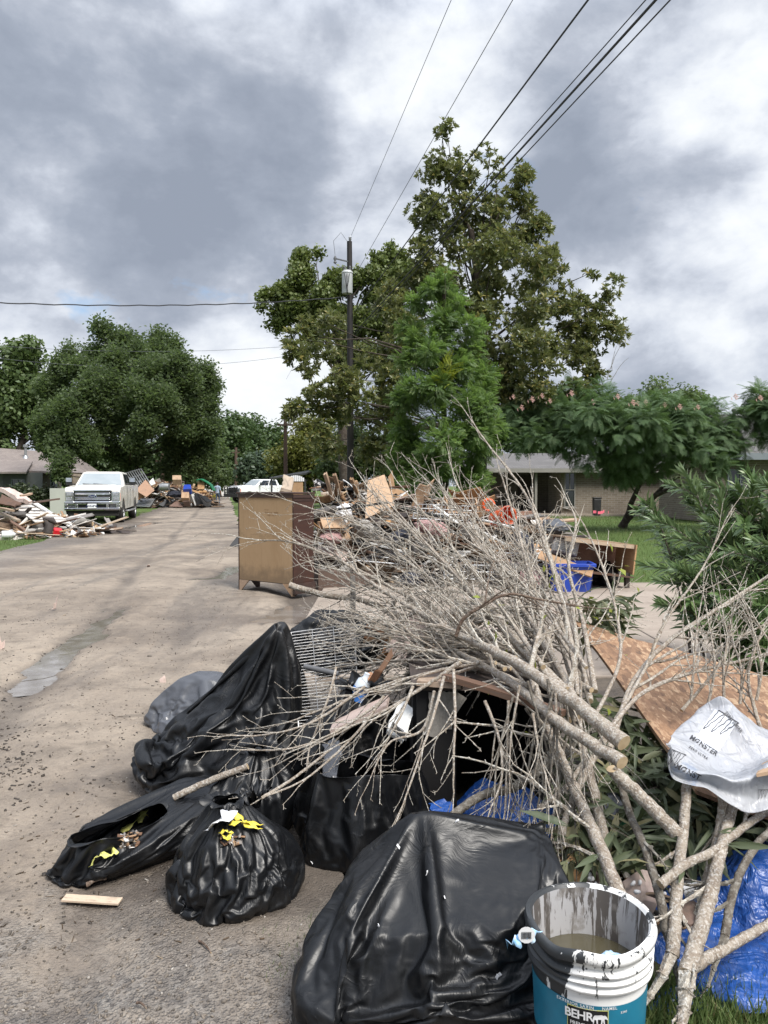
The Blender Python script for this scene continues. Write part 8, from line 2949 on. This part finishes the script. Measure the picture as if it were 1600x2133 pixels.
for (a, b, Y) in tips:
    t_ = P(a, b, Y)
    b0 = bases + Vector((rnd.uniform(-.5, .7), rnd.uniform(-.5, .4), 0))
    b0.x += (t_.x - 3.3) * .35
    pts_ = []
    for k in range(9):
        f = k / 8
        q = b0.lerp(t_, f)
        q.z = t_.z * (1 - (1 - f) ** 1.7)
        pts_.append(q - bases)
    sm.tube(pts_, [.011 - .007 * k / 8 for k in range(9)], 5)
    for k in range(26):
        f = .40 + .6 * k / 25
        i_ = min(7, int(f * 8))
        q = pts_[i_].lerp(pts_[i_ + 1], f * 8 - i_)
        ax = (pts_[i_ + 1] - pts_[i_]).normalized()
        for j in range(3):
            ang = k * 1.05 + j * 2.094
            s_ = Matrix.Rotation(ang, 3, ax) @ ax.orthogonal().normalized()
            open_ = .35 + 1.05 * (1 - f) / .6 * .9 + rnd.uniform(-.15, .2)
            d = ax * math.cos(open_) + s_ * math.sin(open_)
            lp_.append(tuple(q))
            ld_.append(tuple(d))
            lu_.append(tuple(ax * .8 - s_ * .2 + Vector((0, 0, .4))))
            ls_.append(rnd.uniform(.11, .165) * (1 if f < .93 else .75))
ls_ = np.array(ls_)
scatter('foliage', OLV, OLQ, np.array(lp_), np.array(ld_), np.array(lu_), np.stack([ls_ * 1.25, ls_, ls_], 1), LM['oleander'], ole)
sm.build('stems', M['bark_grey'], ole, True)

# ------------------------------------------------------------------ grass at the kerb, pebbles, litter on the road
pts = []
while len(pts) < 3400:
    a, b = rng.uniform(1310, 1640), rng.uniform(2040, 2260)
    q = G(a, b)
    if b > 2040 + max(0, 1500 - a) * .12:
        pts.append((q.x, q.y, -.02))
blades('kerb_grass', pts, .085, LM['grass'], 5)
pts = []
for (a, b, s_, k) in ((640, 1960, 22, 90), (610, 2000, 18, 50), (650, 1920, 18, 60), (580, 2030, 14, 30), (640, 2040, 16, 40), (1330, 2080, 25, 120), (560, 1955, 14, 24), (640, 2075, 14, 30)):
    for _ in range(k):
        q = G(a + rng.normal() * s_, b + rng.normal() * s_ * .8)
        pts.append((q.x, q.y, -.015))
blades('weed_tufts', pts, .035, LM['grass'], 6)
pts = []
while len(pts) < 3800:
    y = 1.9 + 9 * rng.random() ** 2.2
    x = rng.uniform(-.6 * y - .3, .55)
    if x < .25 + RS * y:
        pts.append((x, y))
pts = np.array(pts)
z = road_h(pts[:, 0], pts[:, 1])
PEB = leafmat('road_grit', (.085, .075, .065), (.20, .17, .14), (.42, .39, .35), None, .85, 0, .25, .9)
chips('road_grit', np.stack([pts[:, 0], pts[:, 1], z + .001], 1), .0055, PEB, 51, (1, 1.3, .7))
pts = []
for _ in range(420):
    y = 2.4 + 6 * rng.random() ** 1.4
    u = rng.choice([-1.5, -1.32, -.6, -2.2]) + rng.normal() * .12
    pts.append((u + RS * y, y))
for _ in range(110):
    q = G(40 + rng.normal() * 28 + 0, 1610 + rng.normal() * 40)
    pts.append((q.x, q.y))
pts = np.array(pts)
chips('mud_clods', np.stack([pts[:, 0], pts[:, 1], road_h(pts[:, 0], pts[:, 1]) + .001], 1), .0075, surf('wet_mud', (.05, .04, .033), (.03, .025, .02), 20, .7, .3), 52, (1, 1.7, .55))
pts = []
for _ in range(520):
    y = 2.3 + 10 * rng.random() ** 1.3
    x = rng.uniform(-.58 * y, .2 + RS * y)
    pts.append((x, y))
pts = np.array(pts)
chips('leaf_litter', np.stack([pts[:, 0], pts[:, 1], road_h(pts[:, 0], pts[:, 1]) + .003], 1), .009, leafmat('dry_litter', (.05, .036, .026), (.10, .07, .045), (.3, .24, .17), None, .8, 0, .2, .88), 53, (.35, 1.9, .12))
sh_ = put('wood_shim', plank_mesh(88, False), M['plank_pale'], G(192, 1881) + Vector((0, 0, .012)), (R(1), 0, R(88)), (.042, .20, .006), 'thin flat wood strip lying on the road before the bags', 'wood strip')
for k, (a, b, s_, lb) in enumerate(((342, 1420, .06, 'crumpled pale leaf scrap on the road left of the bags'), (115, 1275, .06, 'pale scrap on the road above the puddle'), (310, 1181, .10, 'flat pale scrap lying far out on the road'), (1, 1355, .06, 'small pale scrap at the left road edge'))):
    q = G(a, b)
    put('paper_scrap', FOLDS[k], M['pinkboard'], q + Vector((0, 0, .015)), (0, 0, k), (s_, s_ * .6, .4), lb, 'scrap')
for k, (a, b, c, d, lb) in enumerate(((180, 1852, 222, 1838, 'curled brown bark piece in front of the flattened bag'), (415, 1970, 440, 1995, 'small yellow stick on the mud below the tied bag'), (285, 2100, 305, 2112, 'short brown twig on the bare asphalt'), (140, 1150, 30, 1290, ''))):
    if not lb:
        continue
    stem(lb, [G(a, b) + Vector((0, 0, .015)), (G(a, b) + G(c, d)) / 2 + Vector((0, 0, .022)), G(c, d) + Vector((0, 0, .015))], .009 if k == 0 else .004, .004 if k == 0 else .002, 0, seed=90 + k, mat=M['bark_brown'], name='stick', group=None)
# last: the film of dark damp earth round the bags is in the shoulder material
print('script', time.time() - T0)
